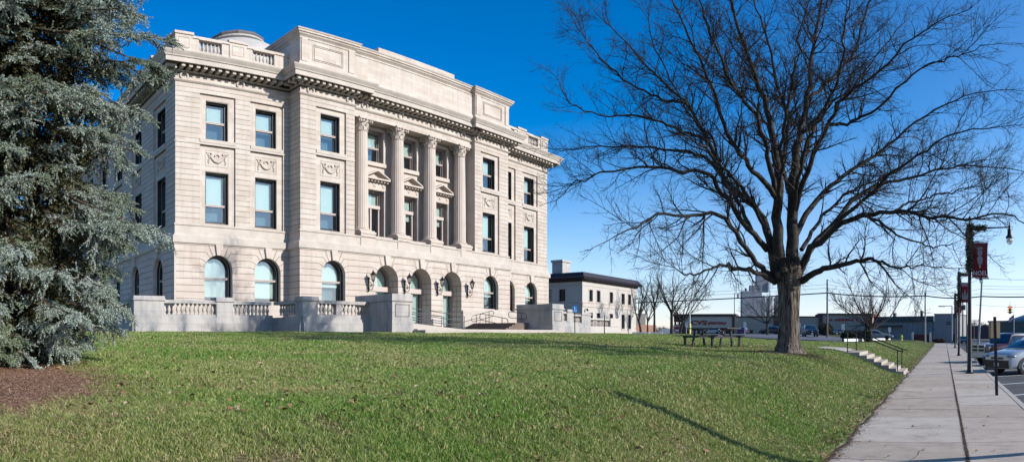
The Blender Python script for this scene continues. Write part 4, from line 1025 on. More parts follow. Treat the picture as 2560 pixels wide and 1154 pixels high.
aw = obj('wall', merge(f, s_, bkk), M['annex'], an)
tr = MB(TB); pa = [(AX-14,A0),(AX,A0),(AX,A1),(AX-14,A1)]
tr.molding(pa, [(0,5.55),(.09,5.6),(.09,6.12),(.14,6.16),(.14,6.22),(0,6.28)]); tr.molding(pa, [(0,8.62),(.06,8.65),(.06,8.7),(0,8.73)]); tr.molding(pa, [(0,.8),(.1,.8),(.1,2.1),(0,2.16)])
obj('string_course', tr, M['smooth_stone'], aw)
rc = MB(TB); rc.molding(pa, [(0,9.2),(.15,9.25),(.2,9.35),(.2,9.5),(.72,9.55),(.8,9.7),(.86,9.78),(.55,9.98),(.3,10.5),(.2,10.56),(-.6,10.56)]); rc.box(AX-13.5, AX-.4, A0+.4, A1-.4, 9.3, 10.4)
M['dark_roof'] = nmat('dark_metal_cornice', (.035,.028,.032), .5, .15, 2)
rco = obj('roof', rc, M['dark_roof'], an)
dd = MB(TA); n = 60
for i in range(n): u = A0+(i+.5)*(A1-A0)/n; dd.box(u-.07, u+.07, .18, .5, 9.38, 9.54)
obj('dentils', dd, M['dark_roof'], rco)
for (T, L_) in ((TA, wins),(TAS, sw)):
    for (a,b,p,q,_) in L_:
        w = MB(T); frame_rect(w, a, b, p, q, -.2, .08, .08); w.box(a+.08, b-.08, -.27, -.2, (p+q)/2-.04, (p+q)/2+.04); wo = obj('window', w, M['black_frame'], an)
        g = MB(T); g.quad((a,-.26,p),(b,-.26,p),(b,-.26,q),(a,-.26,q)); obj('pane', g, simple('dark_pane', (.012,.014,.018), .08, spec=.5) if 'dark_pane' not in M else M['dark_pane'], wo)
        M.setdefault('dark_pane', g and bpy.data.materials['dark_pane'])
        sl2 = MB(T); sl2.box(a-.14, b+.14, 0, .09, p-.16, p); sl2.box(a-.14, a, 0, .03, p, q+.14); sl2.box(b, b+.14, 0, .03, p, q+.14); sl2.box(a, b, 0, .03, q, q+.14); obj('sill', sl2, M['smooth_stone'], wo)
ch = MB(TB); cx0, cy0 = -52.6, 80.0; ch.box(cx0-1.9, cx0, cy0, cy0+2.3, 10.2, 12.9); ch.box(cx0-2.05, cx0+.15, cy0-.15, cy0+2.45, 12.9, 13.25); ch.box(cx0+.0, cx0+.04, cy0+.05, cy0+.16, 10.4, 12.9)
obj('chimney', ch, nmat('chimney_stone', (.42,.40,.38), .9, .15, 2), rco)
cmn = MB(TA); cmn.tube([(91.6,0,7.6),(91.6,.35,7.5)], .03, 6); cmn.box(91.5,91.75,.3,.65,7.42,7.6); t_ = thing('security_camera', 'small security camera on the right end of the annex wall', 'camera', TA(91.6,0,7.5), BETA); obj('camera_body', cmn, M['steel_rail'], t_)
cmn = MB(TA); cmn.tube([(76.0,0,5.3),(76.0,.3,5.2)], .04, 6); cmn.blob((76.0,.4,5.15), .2, 8, 6); t_ = thing('wall_lamp', 'round black wall lamp on the annex corner above the right terrace', 'lamp', TA(76,0,5.2), BETA); obj('lamp_body', cmn, M['iron'], t_)
# low balustrade that joins the annex
jb = thing('terrace_wall', 'small pale balustrade section between the right terrace and the annex windows', 'terrace wall', Bf(-33.4, 58, 1.4), BETA)
w = MB(TB); w.box(-33.9,-33.3,54.6,62.2,1.0,2.5); w.box(-33.95,-33.25,54.6,55.7,2.5,3.45); w.box(-33.95,-33.25,60.4,62.2,2.5,3.45); jbw = obj('wall', w, M['annex'], jb)
w = MB(TB); w.box(-33.85,-33.35,55.7,60.4,3.2,3.38); jr_ = obj('rail', w, M['annex'], jb)
for i in range(15): put_baluster(jr_, TB(-33.6, 55.95+i*.3, 2.5), .7, 1.1)

# ================================================================ shops, mall and town beyond
def text_obj(s, size, T, parent, mat, name='lettering', depth=.06, bold=0.0):
    """lettering turned into a mesh; T maps (x along, z up) to the world"""
    cu = bpy.data.curves.new('txt', 'FONT'); cu.body = s; cu.size = size; cu.extrude = depth/2; cu.offset = bold; cu.resolution_u = 3
    to = bpy.data.objects.new('txt', cu); COL.objects.link(to); bpy.context.view_layer.update()
    me = to.to_mesh(); V = [tuple(v.co) for v in me.vertices]; Fc = [tuple(p.vertices) for p in me.polygons]; to.to_mesh_clear()
    bpy.data.objects.remove(to); bpy.data.curves.remove(cu)
    mb = MB(); mb.v = [T(x, z_, y) for x, y, z_ in V]; mb.f = Fc
    return obj(name, mb, mat, parent)
def font_w(s, size):
    cu = bpy.data.curves.new('txt', 'FONT'); cu.body = s; cu.size = size; to = bpy.data.objects.new('txt', cu); COL.objects.link(to); bpy.context.view_layer.update()
    w = to.dimensions.x; bpy.data.objects.remove(to); bpy.data.curves.remove(cu); return w
P0 = np.array(at(1684,150)[:2]); P1_ = np.array(at(2178,150)[:2]); ML = float(np.linalg.norm(P1_-P0)); me_ = (P1_-P0)/ML; mn = np.array((me_[1],-me_[0]))
TM = lambda u, d, z: (P0[0]+me_[0]*u+mn[0]*d, P0[1]+me_[1]*u+mn[1]*d, z)
MR = atan2(me_[1], me_[0])
M['mall_grey'] = nmat('mall_render_grey', (.29,.27,.25), .9, .05, .6); M['mall_light'] = nmat('mall_light_panel', (.41,.385,.355), .9, .04, .6)
M['mall_brown'] = nmat('mall_brown_trim', (.075,.05,.055), .9, .1, .5); M['sign_red'] = simple('red_sign_letters', (.27,.008,.015), .6); M['cap'] = simple('dark_cap', (.07,.06,.065), .8)
ph = thing('pharmacy', 'grey pharmacy store with red letters on its wall and a brown cornice', 'store', TM(7.5,-8,0), MR)
w = MB(TM); w.box(2.8,14.2,-12,0,-.3,5.9); w.box(0,2.8,-9,-.6,-.3,3.9); w.box(14.2,15.1,-12,.12,-.3,5.95); obj('wall', w, M['mall_light'], ph)
w = MB(TM); w.box(-.2,15.2,-12.2,.35,5.85,6.45); w.box(0,2.8,-9,-.3,4.6,5.85); w.box(1.9,2.8,-2,.1,-.3,4.6); w.box(14.25,15.05,.13,.2,-.3,5.8); w.box(.1,.5,-1,-.4,3.9,4.6); w.box(1.2,1.5,-1,-.4,3.9,4.6); obj('cornice', w, M['mall_brown'], ph)
for a, b in ((2.9,4.4),(5.8,7.2),(8.9,10.2),(10.5,12.4),(12.6,14.1)): w = MB(TM); w.box(a,b,-.1,.02,1.5,2.7); obj('window', w, M['dark_pane'], ph)
sc = 1.46
wt = font_w('CVS', sc); k_ = 3.55/wt
sg_ = text_obj('CVS', sc, lambda x,d,z: TM(4.25+x*k_, .08+d, 3.86+z), ph, M['sign_red'], bold=.045)
text_obj('/', 1.6, lambda x,d,z: TM(7.75+x, .08+d, 3.72+z), sg_, M['sign_red'], bold=.02)
wt = font_w('pharmacy', 1.2); k2 = 4.35/wt
text_obj('pharmacy', 1.2, lambda x,d,z: TM(8.4+x*k2, .08+d, 3.95+z), sg_, M['sign_red'], bold=.03)
es = thing('entrance_sign', 'small red and white sign at the left corner of the pharmacy', 'sign', TM(.8,.6,0), MR); w = MB(TM); w.box(.3,1.5,.4,.6,2.2,3.3); obj('sign_board', w, M['sign_red'], es); w = MB(TM); w.box(.45,1.4,.6,.64,2.3,2.7); obj('white_strip', w, M['white_paint'], es)
w = MB(TM); w.box(.3,.4,.45,.55,-.3,2.2); w.box(1.4,1.5,.45,.55,-.3,2.2); obj('post', w, M['white_paint'], es)
ml = thing('strip_mall', 'long low grey strip mall wall running right from the pharmacy', 'building', TM(31,-8,0), MR)
w = MB(TM); w.box(15.1,35.2,-12,-.3,-.3,5.6); w.box(35.9,ML,-12,0,-.3,6.2); obj('wall', w, M['mall_grey'], ml)
w = MB(TM); w.box(15.1,35.2,-12.1,-.15,5.6,5.9); w.box(35.0,ML+.2,-12.2,.3,6.2,6.6); w.box(35.1,36.0,-12,.15,-.3,6.2); w.box(24.2,25.4,-1,-.18,-.3,5.6); w.box(ML-1.5,ML,-.1,.1,-.3,6.2); obj('cornice', w, M['mall_brown'], ml)
w = MB(TM); r_ = random.Random(4); u = 37.6
while u < 44.6:
    lw = r_.choice((.28,.34,.4)); w.box(u,u+lw,.02,.09,4.75,5.2 if r_.random() < .7 else 5.4); u += lw+.12
    if r_.random() < .2: u += .5
obj('sign_strip', w, M['sign_red'], ml)
w = MB(TM); w.box(17.5,19.2,-.32,-.2,1.8,2.6); obj('window', w, M['dark_pane'], ml); w = MB(TM); w.box(27,28.2,-.32,-.2,-.2,2.0); obj('door', w, M['dark_pane'], ml)
# sunlit gabled porch at the end of the mall
M['peach'] = nmat('peach_render', (.62,.36,.27), .85, .06, 1); gp = thing('gabled_storefront', 'peach sunlit gabled storefront end with white columns behind the leafless tree', 'storefront', TM(ML+2,-1,0), MR)
w = MB(TM); w.box(ML,ML+2.6,-7,-2.5,-.3,4.6); w.prism([(-7,4.6),(-2.2,4.6),(-4.6,6.3)], 'x', ML, ML+2.7) if False else None
w.add([(ML+2.8,-8,4.3),(ML+2.8,.5,4.3),(ML+2.8,-3.8,6.6),(ML,-8,4.3),(ML,.5,4.3),(ML,-3.8,6.6)], [(0,1,2),(3,4,1,0),(4,5,2,1),(5,3,0,2),(3,5,4)]); obj('wall', w, M['peach'], gp)
for k in range(5): w = MB(TM); w.box(ML+2.62,ML+2.85,.2-k*1.8,.5-k*1.8,-.3,4.3); obj('column', w, M['white_paint'], gp)
for k in range(3): w = MB(TM); w.box(ML+.3+k*1.1,ML+.5+k*1.1,.2,.45,-.3,4.3); obj('column', w, M['white_paint'], gp)
w = MB(TM); w.blob((ML+2.85,-3.6,5.2), .55, 10, 6, (.2,1,1)); obj('emblem', w, M['sign_red'], gp)

def block(name, label, cat, px0, px1, d0, d1, z0, z1, mat, dep=10, extra=None):
    a = np.array(at(px0,d0)[:2]); b = np.array(at(px1,d1)[:2]); L = float(np.linalg.norm(b-a)); e = (b-a)/L; n = np.array((e[1],-e[0]))
    T = lambda u, d, z: (a[0]+e[0]*u+n[0]*d, a[1]+e[1]*u+n[1]*d, z)
    t = thing(name, label, cat, T(L/2,-dep/2,z0), atan2(e[1],e[0])); w = MB(T); w.box(0,L,-dep,0,z0,z1); obj('wall', w, mat, t)
    if extra: extra(t, T, L)
    return t
M['conc_grey'] = nmat('ribbed_grey_concrete', (.26,.26,.27), .9, .08, .5); M['dark_green_roof'] = simple('dark_mansard', (.045,.055,.058), .7)
def ex(t, T, L):
    w = MB(T); w.box(-.3,L,-9,.5,4.3,5.45); w.box(3,3.6,-3,-2.4,5.4,6.3); w.box(0,6.5,0,1.6,3.3,3.5); ro = obj('roof', w, M['dark_green_roof'], t)
    w = MB(T); w.lathe([(.3,5.45),(.3,6.4),(.45,6.5),(.45,6.9),(.2,7.0)], (L-4.2,-3,0), 10) if False else w.box(L-4.4,L-3.9,-3,-2.5,5.45,6.7); obj('vent', w, M['cap'], ro)
    w = MB(T)
    for k in range(12): w.box(.6+k*L/12,.72+k*L/12,0,.08,-.3,4.3)
    obj('pilaster', w, M['conc_grey'], t); w = MB(T); w.box(.3,1.9,-.05,.03,-.3,1.9); obj('door', w, M['mall_brown'], t); w = MB(T); w.box(3.2,4.0,-.05,.03,-.3,1.9); obj('door', w, M['mall_brown'], t)
block('long_low_building', 'long low grey building with a dark mansard roof beyond the lawn', 'building', 2190, 2336, 137, 131, -.3, 4.4, M['conc_grey'], 12, ex)
def ex(t, T, L):
    w = MB(T)
    for k in range(14): w.box(.05+k*L/14,.13+k*L/14,0,.05,-.3,5.4)
    obj('rib', w, M['conc_grey'], t); w = MB(T); w.box(3.35,4.1,-.02,.04,-.3,1.6); obj('door', w, M['black_frame'], t); w = MB(T); w.box(-.05,L+.05,-9.9,.05,5.4,5.62); obj('coping', w, M['cap'], t)
    w = MB(T); r_ = random.Random(2)
    for zz in (4.05,3.7):
        u = 2.35
        while u < 3.3: q = r_.uniform(.09,.14); w.box(u,u+q,.05,.07,zz-.25,zz); u += q+.04
    obj('wall_sign', w, M['cap'], t)
block('concrete_block_building', 'tall ribbed grey concrete building at the far end of the pavement', 'building', 2336, 2394, 121, 120, -.3, 5.4, M['conc_grey'], 10, ex)
block('grey_shed', 'small bluish grey building behind the dark utility pole', 'building', 2400, 2428, 175, 175, -.3, 4.1, nmat('blue_grey_wall', (.19,.22,.27), .9, .05, .5), 10)
def ex(t, T, L): w = MB(T); w.box(1,2.6,0,.1,1.9,2.6); obj('awning', w, M['sign_red'], t); w = MB(T); w.box(4,5.6,-4,-2,4.1,5.0); obj('roof_unit', w, M['cap'], t)
block('brick_row', 'dark brown brick building across the far end of the street', 'building', 2428, 2490, 230, 225, -.3, 4.6, nmat('brown_brick', (.085,.055,.06), .9, .15, .6), 12, ex)
M['green_roof'] = simple('green_metal_roof', (.03,.12,.12), .5); M['blue_roof'] = simple('blue_grey_roof', (.08,.14,.19), .5)
def ex(t, T, L):
    w = MB(T); w.box(-.4,L,-12,.4,4.55,5.0); obj('eave', w, M['green_roof'], t)
    w = MB(T); w.add([(6,.3,5.0),(L+8,.3,5.0),(L+8,-6,8.2),(10,-6,7.4),(6,-11,5.0),(L+8,-11,5.0)], [(0,1,2,3),(4,3,2,5),(0,3,4)]); obj('roof', w, M['blue_roof'], t)
    w = MB(T); w.box(L-1.2,L+3,-7,-5,6.5,8.9); obj('roof_unit', w, nmat('pale_blue_box', (.3,.38,.46), .8, .05), t)
    w = MB(T); w.box(1.2,2.6,-.02,.06,.4,1.9); w.box(1.6,1.9,.02,.1,-.3,1.9); obj('door', w, M['white_paint'], t)
block('green_roof_shop', 'low dark shop with a green eave and blue grey hipped roof at the right', 'shop', 2474, 2600, 160, 150, -.3, 4.6, nmat('dark_shop_wall', (.10,.105,.10), .9, .08, .4), 12, ex)
# grain elevator
ge = thing('grain_elevator', 'tall white and blue grey grain elevator rising behind the mall', 'grain elevator', at(1900,420,-.3))
ex_, ey_ = at(1900,420)[:2]; ga = radians(28)
TG = lambda u, d, z: (ex_+u*cos(ga)+d*sin(ga), ey_+u*sin(ga)-d*cos(ga), z)
M['silo'] = nmat('weathered_silo', (.27,.29,.33), .9, .2, .12); M['silo2'] = nmat('white_silo', (.50,.50,.49), .9, .2, .12)
w = MB(TG); w.box(-12.5,1.0,-6,2,-.3,30.5); w.box(-7,0,-4,1,30.5,34.5); w.box(-2.4,6,-5,1,30,41.5); w.box(-1,8,-5,0,41.5,43); w.box(-10.2,-8.9,-2,-1,30.5,32.5); obj('headhouse', w, M['silo'], ge)
for k in range(3):
    w = MB(TG); w.lathe([(2.6,-.3),(2.6,26.5),(.3,28)], (3.2+k*4.6,-1,0), 20); obj('silo', w, M['silo2'], ge, smooth=False)
w = MB(TG); w.tube([(6.6,1.6,-.3),(6.6,1.6,37)], .35, 6); obj('pipe', w, M['silo2'], ge)
# low house left of the pharmacy and brick wall
block('brick_building', 'low orange brick building behind the leafless trees beside the annex', 'building', 1588, 1640, 118, 124, 0, 3.4, nmat('orange_brick', (.27,.15,.105), .9, .12, .6), 8)
block('tan_house', 'tan upper wall of a small building right of the annex corner', 'building', 1586, 1614, 128, 129, 0, 5.9, nmat('tan_wall', (.24,.22,.20), .9, .1, .6), 6)
block('white_shed', 'small white gabled shed left of the pharmacy', 'shed', 1654, 1676, 190, 190, 0, 3.2, nmat('white_shed_wall', (.42,.45,.48), .8, .06, .6), 6)
# ================================================================ vehicles
M['tyre'] = simple('tyre_rubber', (.012,.012,.012), .8); M['alloy'] = simple('alloy_rim', (.55,.56,.58), .3, .8)
M['car_glass'] = nmat('car_window', (.01,.016,.02), .05, 0, spec=.8, coat=.6); M['plastic'] = simple('black_trim', (.015,.015,.016), .5)
M['chrome'] = simple('chrome_trim', (.50,.53,.57), .32, .55); M['head'] = nmat('headlamp_lens', (.20,.22,.24), .1, 0, metal=.3, coat=1); M['tail'] = simple('tail_lamp', (.45,.01,.015), .2)
M['plate'] = simple('number_plate', (.6,.6,.62), .5)
def paint(name, c, m=.5): return nmat(name, c, .38, 0, metal=m*.5, coat=.55)
def car(name, label, paintm, x, y, z, heading, L=4.4, Wd=1.8, H=1.6, kind='suv', group=None, detail=True):
    """heading: direction the nose points to (radians). local x forward"""
    root = thing(name, label, 'pickup' if kind == 'pickup' else ('SUV' if kind == 'suv' else 'car'), (0,0,0), 0, group)
    hw = Wd/2; gc = .22 if kind == 'sedan' else .3 if kind == 'suv' else .42
    if kind == 'suv':   # stations x/L, hood/roof height, glasshouse half width at top, shoulder height
        st = [(0,.72,.72),(.015,.93,.86),(.05,1.02,.95),(.14,1.09,1.01),(.23,1.14,1.06),(.265,1.16,1.07),(.415,1.58,1.08),(.55,1.66,1.07),(.80,1.64,1.12),(.93,1.52,1.12),(.985,1.14,1.08),(1,.85,.85)]
    elif kind == 'sedan':
        st = [(0,.55,.55),(.02,.68,.62),(.07,.78,.74),(.18,.88,.83),(.29,.95,.88),(.34,.97,.9),(.48,1.36,.92),(.58,1.43,.93),(.74,1.36,.95),(.86,1.04,.96),(.97,.98,.93),(1,.75,.75)]
    else:
        st = [(0,.9,.9),(.015,1.1,1.05),(.05,1.2,1.14),(.2,1.27,1.2),(.27,1.3,1.22),(.29,1.32,1.24),(.37,1.86,1.24),(.42,1.93,1.25),(.62,1.92,1.26),(.665,1.86,1.27),(.68,1.30,1.28),(1,1.3,1.28)]
    H0 = max(s_[1] for s_ in st); kz = H/H0; V = []; Fc = []; rings = []
    for (t, h, sh) in st:
        X = L*(.5-t); h *= kz; sh *= kz; e = 1 - (.16 if t in (0,1) else .05 if t in (.02,.015,.985) else 0)
        cab = h-sh > .12
        w = hw*e; wt = w*.72 if cab else w*.86
        r = [(w*.86,gc),(w*.98,gc+.12),(w,(gc+sh)/2+.08),(w*.985,sh-.04),(w*.95,sh),(wt,h-.05 if cab else h-.015),(wt*.8,h),(0,h+.015)]
        rings.append([(X,yy,zz) for yy, zz in r]+[(X,-yy,zz) for yy, zz in reversed(r[:-1])])
    n = len(rings[0])
    for r in rings: V += r
    for i in range(len(rings)-1):
        for k in range(n-1): Fc.append((i*n+k,(i+1)*n+k,(i+1)*n+k+1,i*n+k+1))
        Fc.append((i*n+n-1,(i+1)*n+n-1,(i+1)*n,i*n))
    Fc.append(tuple(range(n))); m_ = len(rings)-1; Fc.append(tuple(range(m_*n,(m_+1)*n))[::-1])
    mb = MB(); mb.v = V; mb.f = Fc
    body_ = obj('body', mb, paintm, root, local=True); smooth_angle(body_, 32)
    def gpatch(idx, name_, k0, k1, a=.0, b=1.0, off=.012, lo=.12, hi=.86):
        g = MB(); (i, j) = idx
        for sgn in (1, -1):
            q = []
            for (ii, kk, f) in ((i,k0,lo),(j,k0,lo),(j,k1,hi),(i,k1,hi)):
                p0 = np.array(rings[ii][k0]); p1 = np.array(rings[ii][k1]); p = p0+(p1-p0)*f
                q.append((p[0], sgn*(p[1]+off), p[2]))
            g.quad(*q)
        return g
    glass = MB()
    cabi = [i for i, s_ in enumerate(st) if (s_[1]-s_[2]) > .12]
    # side windows between cabin stations
    for i in range(cabi[0]-1, cabi[-1]+ (0 if kind == 'pickup' else 1)):
        j = i+1
        if j >= len(st): continue
        ha = [(.1,.84) if (st[q][1]-st[q][2]) > .12 else (.05,.10) for q in (i, j)]
        for sgn in (1, -1):
            q = []
            for ii, kk, f in ((i,4,ha[0][0]),(j,4,ha[1][0]),(j,5,ha[1][1]),(i,5,ha[0][1])):
                p0 = np.array(rings[ii][4]); p1 = np.array(rings[ii][5]); p = p0+(p1-p0)*f; q.append((p[0], sgn*(p[1]+.012), p[2]+.004))
            glass.quad(*q)
    a, b = cabi[0]-1, cabi[0]                          # windscreen
    pa, pb = rings[a], rings[b]
    def lerp(p, q, t): return tuple(p[i]+(q[i]-p[i])*t for i in range(3))
    for (ra, rb, t0, t1) in ((pa, pb, .06, .95),(rings[cabi[-1]+1], rings[cabi[-1]], .25, .92)):
        yA = ra[5][1]*.95; yB = rb[5][1]*.92
        A = lerp(ra[7], rb[7], t0); B_ = lerp(ra[7], rb[7], t1); A2 = lerp(ra[5], rb[5], t0); B2 = lerp(ra[5], rb[5], t1)
        s_ = 1 if ra is pa else -1
        glass.add([(A2[0]+.012*s_,-A2[1]*.95,A2[2]+.03),(A[0]+.012*s_,0,A[2]+.03),(A2[0]+.012*s_,A2[1]*.95,A2[2]+.03),(B2[0]+.012*s_,B2[1]*.95,B2[2]+.02),(B_[0]+.012*s_,0,B_[2]+.02),(B2[0]+.012*s_,-B2[1]*.95,B2[2]+.02)], [(0,1,4,5),(1,2,3,4)])
    obj('window_glass', glass, M['car_glass'], root, local=True)
    wr_ = .36 if kind != 'pickup' else .42; 
    if kind == 'sedan': wr_ = .32
    wx = (L*.5-.9*L/4.5, -L*.5+.95*L/4.5)
    for k, X in enumerate(wx):
        for sgn in (1, -1):
            ar = MB(); A = [(X+(wr_+.09)*cos(t), wr_+(wr_+.09)*sin(t)) for t in np.linspace(-.15,pi+.15,16)]
            ar.prism(A, 'y', sgn*(hw-.25), sgn*(hw+.012)) if sgn > 0 else ar.prism(A, 'y', -(hw+.012), -(hw-.25))
            if detail: obj('wheel_arch', ar, M['plastic'], root, local=True)
            wm = MB(); prof = [(wr_-.13,-.11),(wr_-.02,-.11),(wr_,-.07),(wr_,.07),(wr_-.02,.11),(wr_-.12,.11)]
            q = MB(lambda x_, y_, z_, X=X, sgn=sgn: (X+x_, sgn*(hw-.10)+z_, wr_+y_)); q.lathe(prof, (0,0,0), 24); wo = obj('wheel', q, M['tyre'], root, local=True, smooth=False); smooth_angle(wo, 40)
            if detail:
                s3 = sgn*.115
                q = MB(lambda x_, y_, z_, X=X, sgn=sgn: (X+x_, sgn*(hw-.10)+z_, wr_+y_))
                q.lathe([(wr_-.12,.07),(wr_-.11,.12),(wr_-.14,.13),(wr_-.15,.08)] if sgn > 0 else [(wr_-.15,-.08),(wr_-.14,-.13),(wr_-.11,-.12),(wr_-.12,-.07)], (0,0,0), 24)
                for m3 in range(10):
                    t = 2*pi*m3/10; t2 = t+(.12 if m3 % 2 else -.12)
                    q.bar((.04*cos(t),.04*sin(t),s3),((wr_-.14)*cos(t2),(wr_-.14)*sin(t2),s3+.0), .035, .03, up=(0,0,1))
                q.lathe([(.07,min(0,s3)),(.07,max(0,s3)+.005)], (0,0,0), 12)
                obj('rim', q, M['alloy'], wo, local=True)
    nz = L*.5; sh0 = st[1][2]*kz
    det = MB(); hl = MB(); gr = MB(); pm = MB(); tlm = MB()
    if kind == 'pickup':
        det.box(nz-.10,nz+.10,-hw*.96,hw*.96,.46,.74); det.box(nz+.0,nz+.06,-.60,.60,.76,1.24)
        obj('bumper', det, M['chrome'], root, local=True)
        for a, b in ((-.53,-.05),(.05,.53)):
            for z0, z1 in ((.82,.97),(1.03,1.18)): gr.box(nz+.03,nz+.07,a,b,z0,z1)
        obj('grille', gr, M['plastic'], root, local=True)
        for sgn in (1,-1): hl = MB(); hl.box(nz-.16,nz+.02,*sorted((sgn*.64,sgn*.93)),.92,1.14); obj('headlight', hl, M['head'], root, local=True)
    else:
        lz = gc+.02; bh_ = .36 if kind == 'suv' else .26; det.box(nz-.28,nz+.025,-hw*.84,hw*.84,lz,lz+bh_); obj('bumper', det, M['plastic'], root, local=True)
        gr.box(nz-.05,nz+.015,-hw*.42,hw*.42,sh0-.14,sh0-.05); obj('grille', gr, M['plastic'], root, local=True)
        for sgn in (1,-1):
            h2 = MB(); h2.blob((nz-.20*L/4.5, sgn*hw*.80, sh0+.005), 1, 14, 8, (.26,.225,.085)); obj('headlight', h2, M['head'], root, local=True, smooth=True)
        if kind == 'suv':
            em = MB(); em.blob((nz+.02,0,sh0-.1), .07, 12, 6, (.25,1.3,.8)); obj('emblem', em, M['chrome'], root, local=True)
            for sgn in (1,-1):
                fg = MB(); fg.blob((nz-.02,sgn*hw*.66,gc+.30), .06, 8, 6, (.5,1.3,.7)); obj('fog_lamp', fg, M['head'], root, local=True)
    pm.box(nz+.026,nz+.045,-.16,.16,gc+.10,gc+.26); obj('number_plate', pm, M['plate'], root, local=True)
    for sgn in (1,-1):
        t3 = MB(); t3.box(-nz-.01,-nz+.12,*sorted((sgn*hw*.62,sgn*hw*.93)),sh0-.05,sh0+.15); obj('tail_light', t3, M['tail'], root, local=True)
        mi = MB(); xi = L*(.5-.36); mi.blob((xi,sgn*(hw+.09),st[5][2]*kz+.07), .11, 8, 6, (.6,1,.75)); obj('mirror', mi, paintm, root, local=True)
        if detail:
            sk = MB(); sk.box(wx[1]+wr_+.1,wx[0]-wr_-.1,*sorted((sgn*hw*.99,sgn*(hw+.012))),gc-.02,gc+.14); obj('sill_trim', sk, M['plastic'], root, local=True)
            for xx in (L*.5-L*.34, L*.5-L*.56, L*.5-L*.74): dl_ = MB(); dl_.box(xx-.006,xx+.006,*sorted((sgn*hw*.98,sgn*(hw+.006))),gc+.16,st[6][2]*kz-.06); obj('door_gap', dl_, M['plastic'], root, local=True)
            for xx in (L*.5-L*.50, L*.5-L*.69): dh = MB(); dh.box(xx-.09,xx+.09,*sorted((sgn*(hw+.0),sgn*(hw+.03))),st[6][2]*kz-.18,st[6][2]*kz-.14); obj('door_handle', dh, paintm, root, local=True)
    if kind == 'suv' and detail:
        rr_ = MB()
        for sgn in (1,-1): rr_.tube([(L*.5-L*.48,sgn*hw*.66,H-.03),(L*.5-L*.52,sgn*hw*.66,H+.05),(L*.5-L*.82,sgn*hw*.66,H+.04),(L*.5-L*.88,sgn*hw*.66,H-.03)], .018, 6)
        obj('roof_rail', rr_, M['chrome'], root, local=True)
    if kind == 'pickup':
        bd = MB(); bd.box(-L*.5+.1, L*(.5-.69), -hw*.8, hw*.8, 1.29*kz, 1.305*kz); obj('bed', bd, M['plastic'], root, local=True)
    root.location = (x, y, z); root.rotation_euler = (0,0,heading)
    for o in [root]+[c for c in root.children_recursive]: ROOT[o.name] = ((x,y,z), heading)
    return root
def park(name, label, pm_, px, d, z, ang, **k):
    x, y, _ = at(px, d); return car(name, label, pm_, x, y, z if z is not None else zg1(x,y)+.05, ang, **k)
RZ = -.15; HD = radians(180+38)
fx, fy = -cos(radians(38)), -sin(radians(38)); nx, ny = sin(radians(38)), -cos(radians(38))
def angled(wx_, wy_, L): # front near-side wheel position -> centre
    c = (wx_-fx*(L*.5-.9*L/4.5)-nx*.8, wy_-fy*(L*.5-.9*L/4.5)-ny*.8); return c
cx_, cy_ = angled(3.62, 28.1, 4.6)
car('parked_suv', 'silver SUV parked nose to the kerb at the right edge, nearest of the parked cars', paint('silver_paint', (.36,.39,.43), .7), cx_, cy_, RZ, HD, L=4.6, Wd=1.84, H=1.66, kind='suv', group='cars parked along the kerb')
cx_, cy_ = angled(3.75, 33.0, 4.5)
car('parked_car', 'dark blue grey car between the silver SUV and the dark red pickup', paint('blue_grey_paint', (.06,.085,.12), .5), cx_, cy_, RZ, HD, L=4.5, Wd=1.78, H=1.46, kind='sedan', group='cars parked along the kerb')
cx_, cy_ = angled(3.45, 37.3, 5.6)
car('parked_pickup', 'dark red pickup with a chrome crosshair grille parked behind the lamp post', paint('maroon_paint', (.035,.003,.008), .0), cx_, cy_, RZ, HD, L=5.6, Wd=2.0, H=1.93, kind='pickup', group='cars parked along the kerb')
cx_, cy_ = angled(5.3, 45.5, 4.4)
car('parked_car', 'blue car mostly hidden behind the pickup bonnet', paint('blue_paint', (.05,.16,.30), .4), cx_, cy_, RZ, HD, L=4.4, Wd=1.78, H=1.45, kind='sedan', group='cars parked along the kerb', detail=False)
park('parked_suv', 'black SUV facing the camera in the lot right of the big tree trunk', paint('black_paint', (.012,.02,.035), .4), 2025, 92, None, radians(-70), L=4.8, Wd=1.95, H=1.82, kind='suv', detail=False)
park('parked_car', 'grey sedan side on beyond the white parking blocks', paint('grey_paint', (.17,.185,.20), .6), 2192, 88, None, radians(8), L=4.6, Wd=1.8, H=1.42, kind='sedan', detail=False)
park('parked_car', 'dark car partly hidden left of the big tree trunk', paint('charcoal_paint', (.03,.035,.045), .5), 1930, 108, None, radians(170), L=4.5, Wd=1.8, H=1.42, kind='sedan', detail=False)
park('parked_car', 'dark purple car with red tail lights right of the picnic table', paint('purple_paint', (.05,.03,.08), .4), 1858, 118, None, radians(100), L=4.4, Wd=1.8, H=1.42, kind='sedan', detail=False)
park('parked_car', 'pale silver car behind the picnic table benches', paint('pale_silver_paint', (.45,.46,.48), .5), 1780, 128, None, radians(185), L=4.6, Wd=1.8, H=1.42, kind='sedan', detail=False)
park('parked_car', 'small dark car by the round bush below the mall lettering', paint('dark_blue_paint', (.02,.03,.06), .4), 2084, 135, None, radians(-60), L=4.3, Wd=1.75, H=1.42, kind='sedan', detail=False)
park('parked_car', 'dark car with lit front far down the street by the utility pole', paint('night_paint', (.02,.02,.03), .4), 2410, 104, RZ, radians(-92), L=4.4, Wd=1.8, H=1.45, kind='sedan', detail=False)

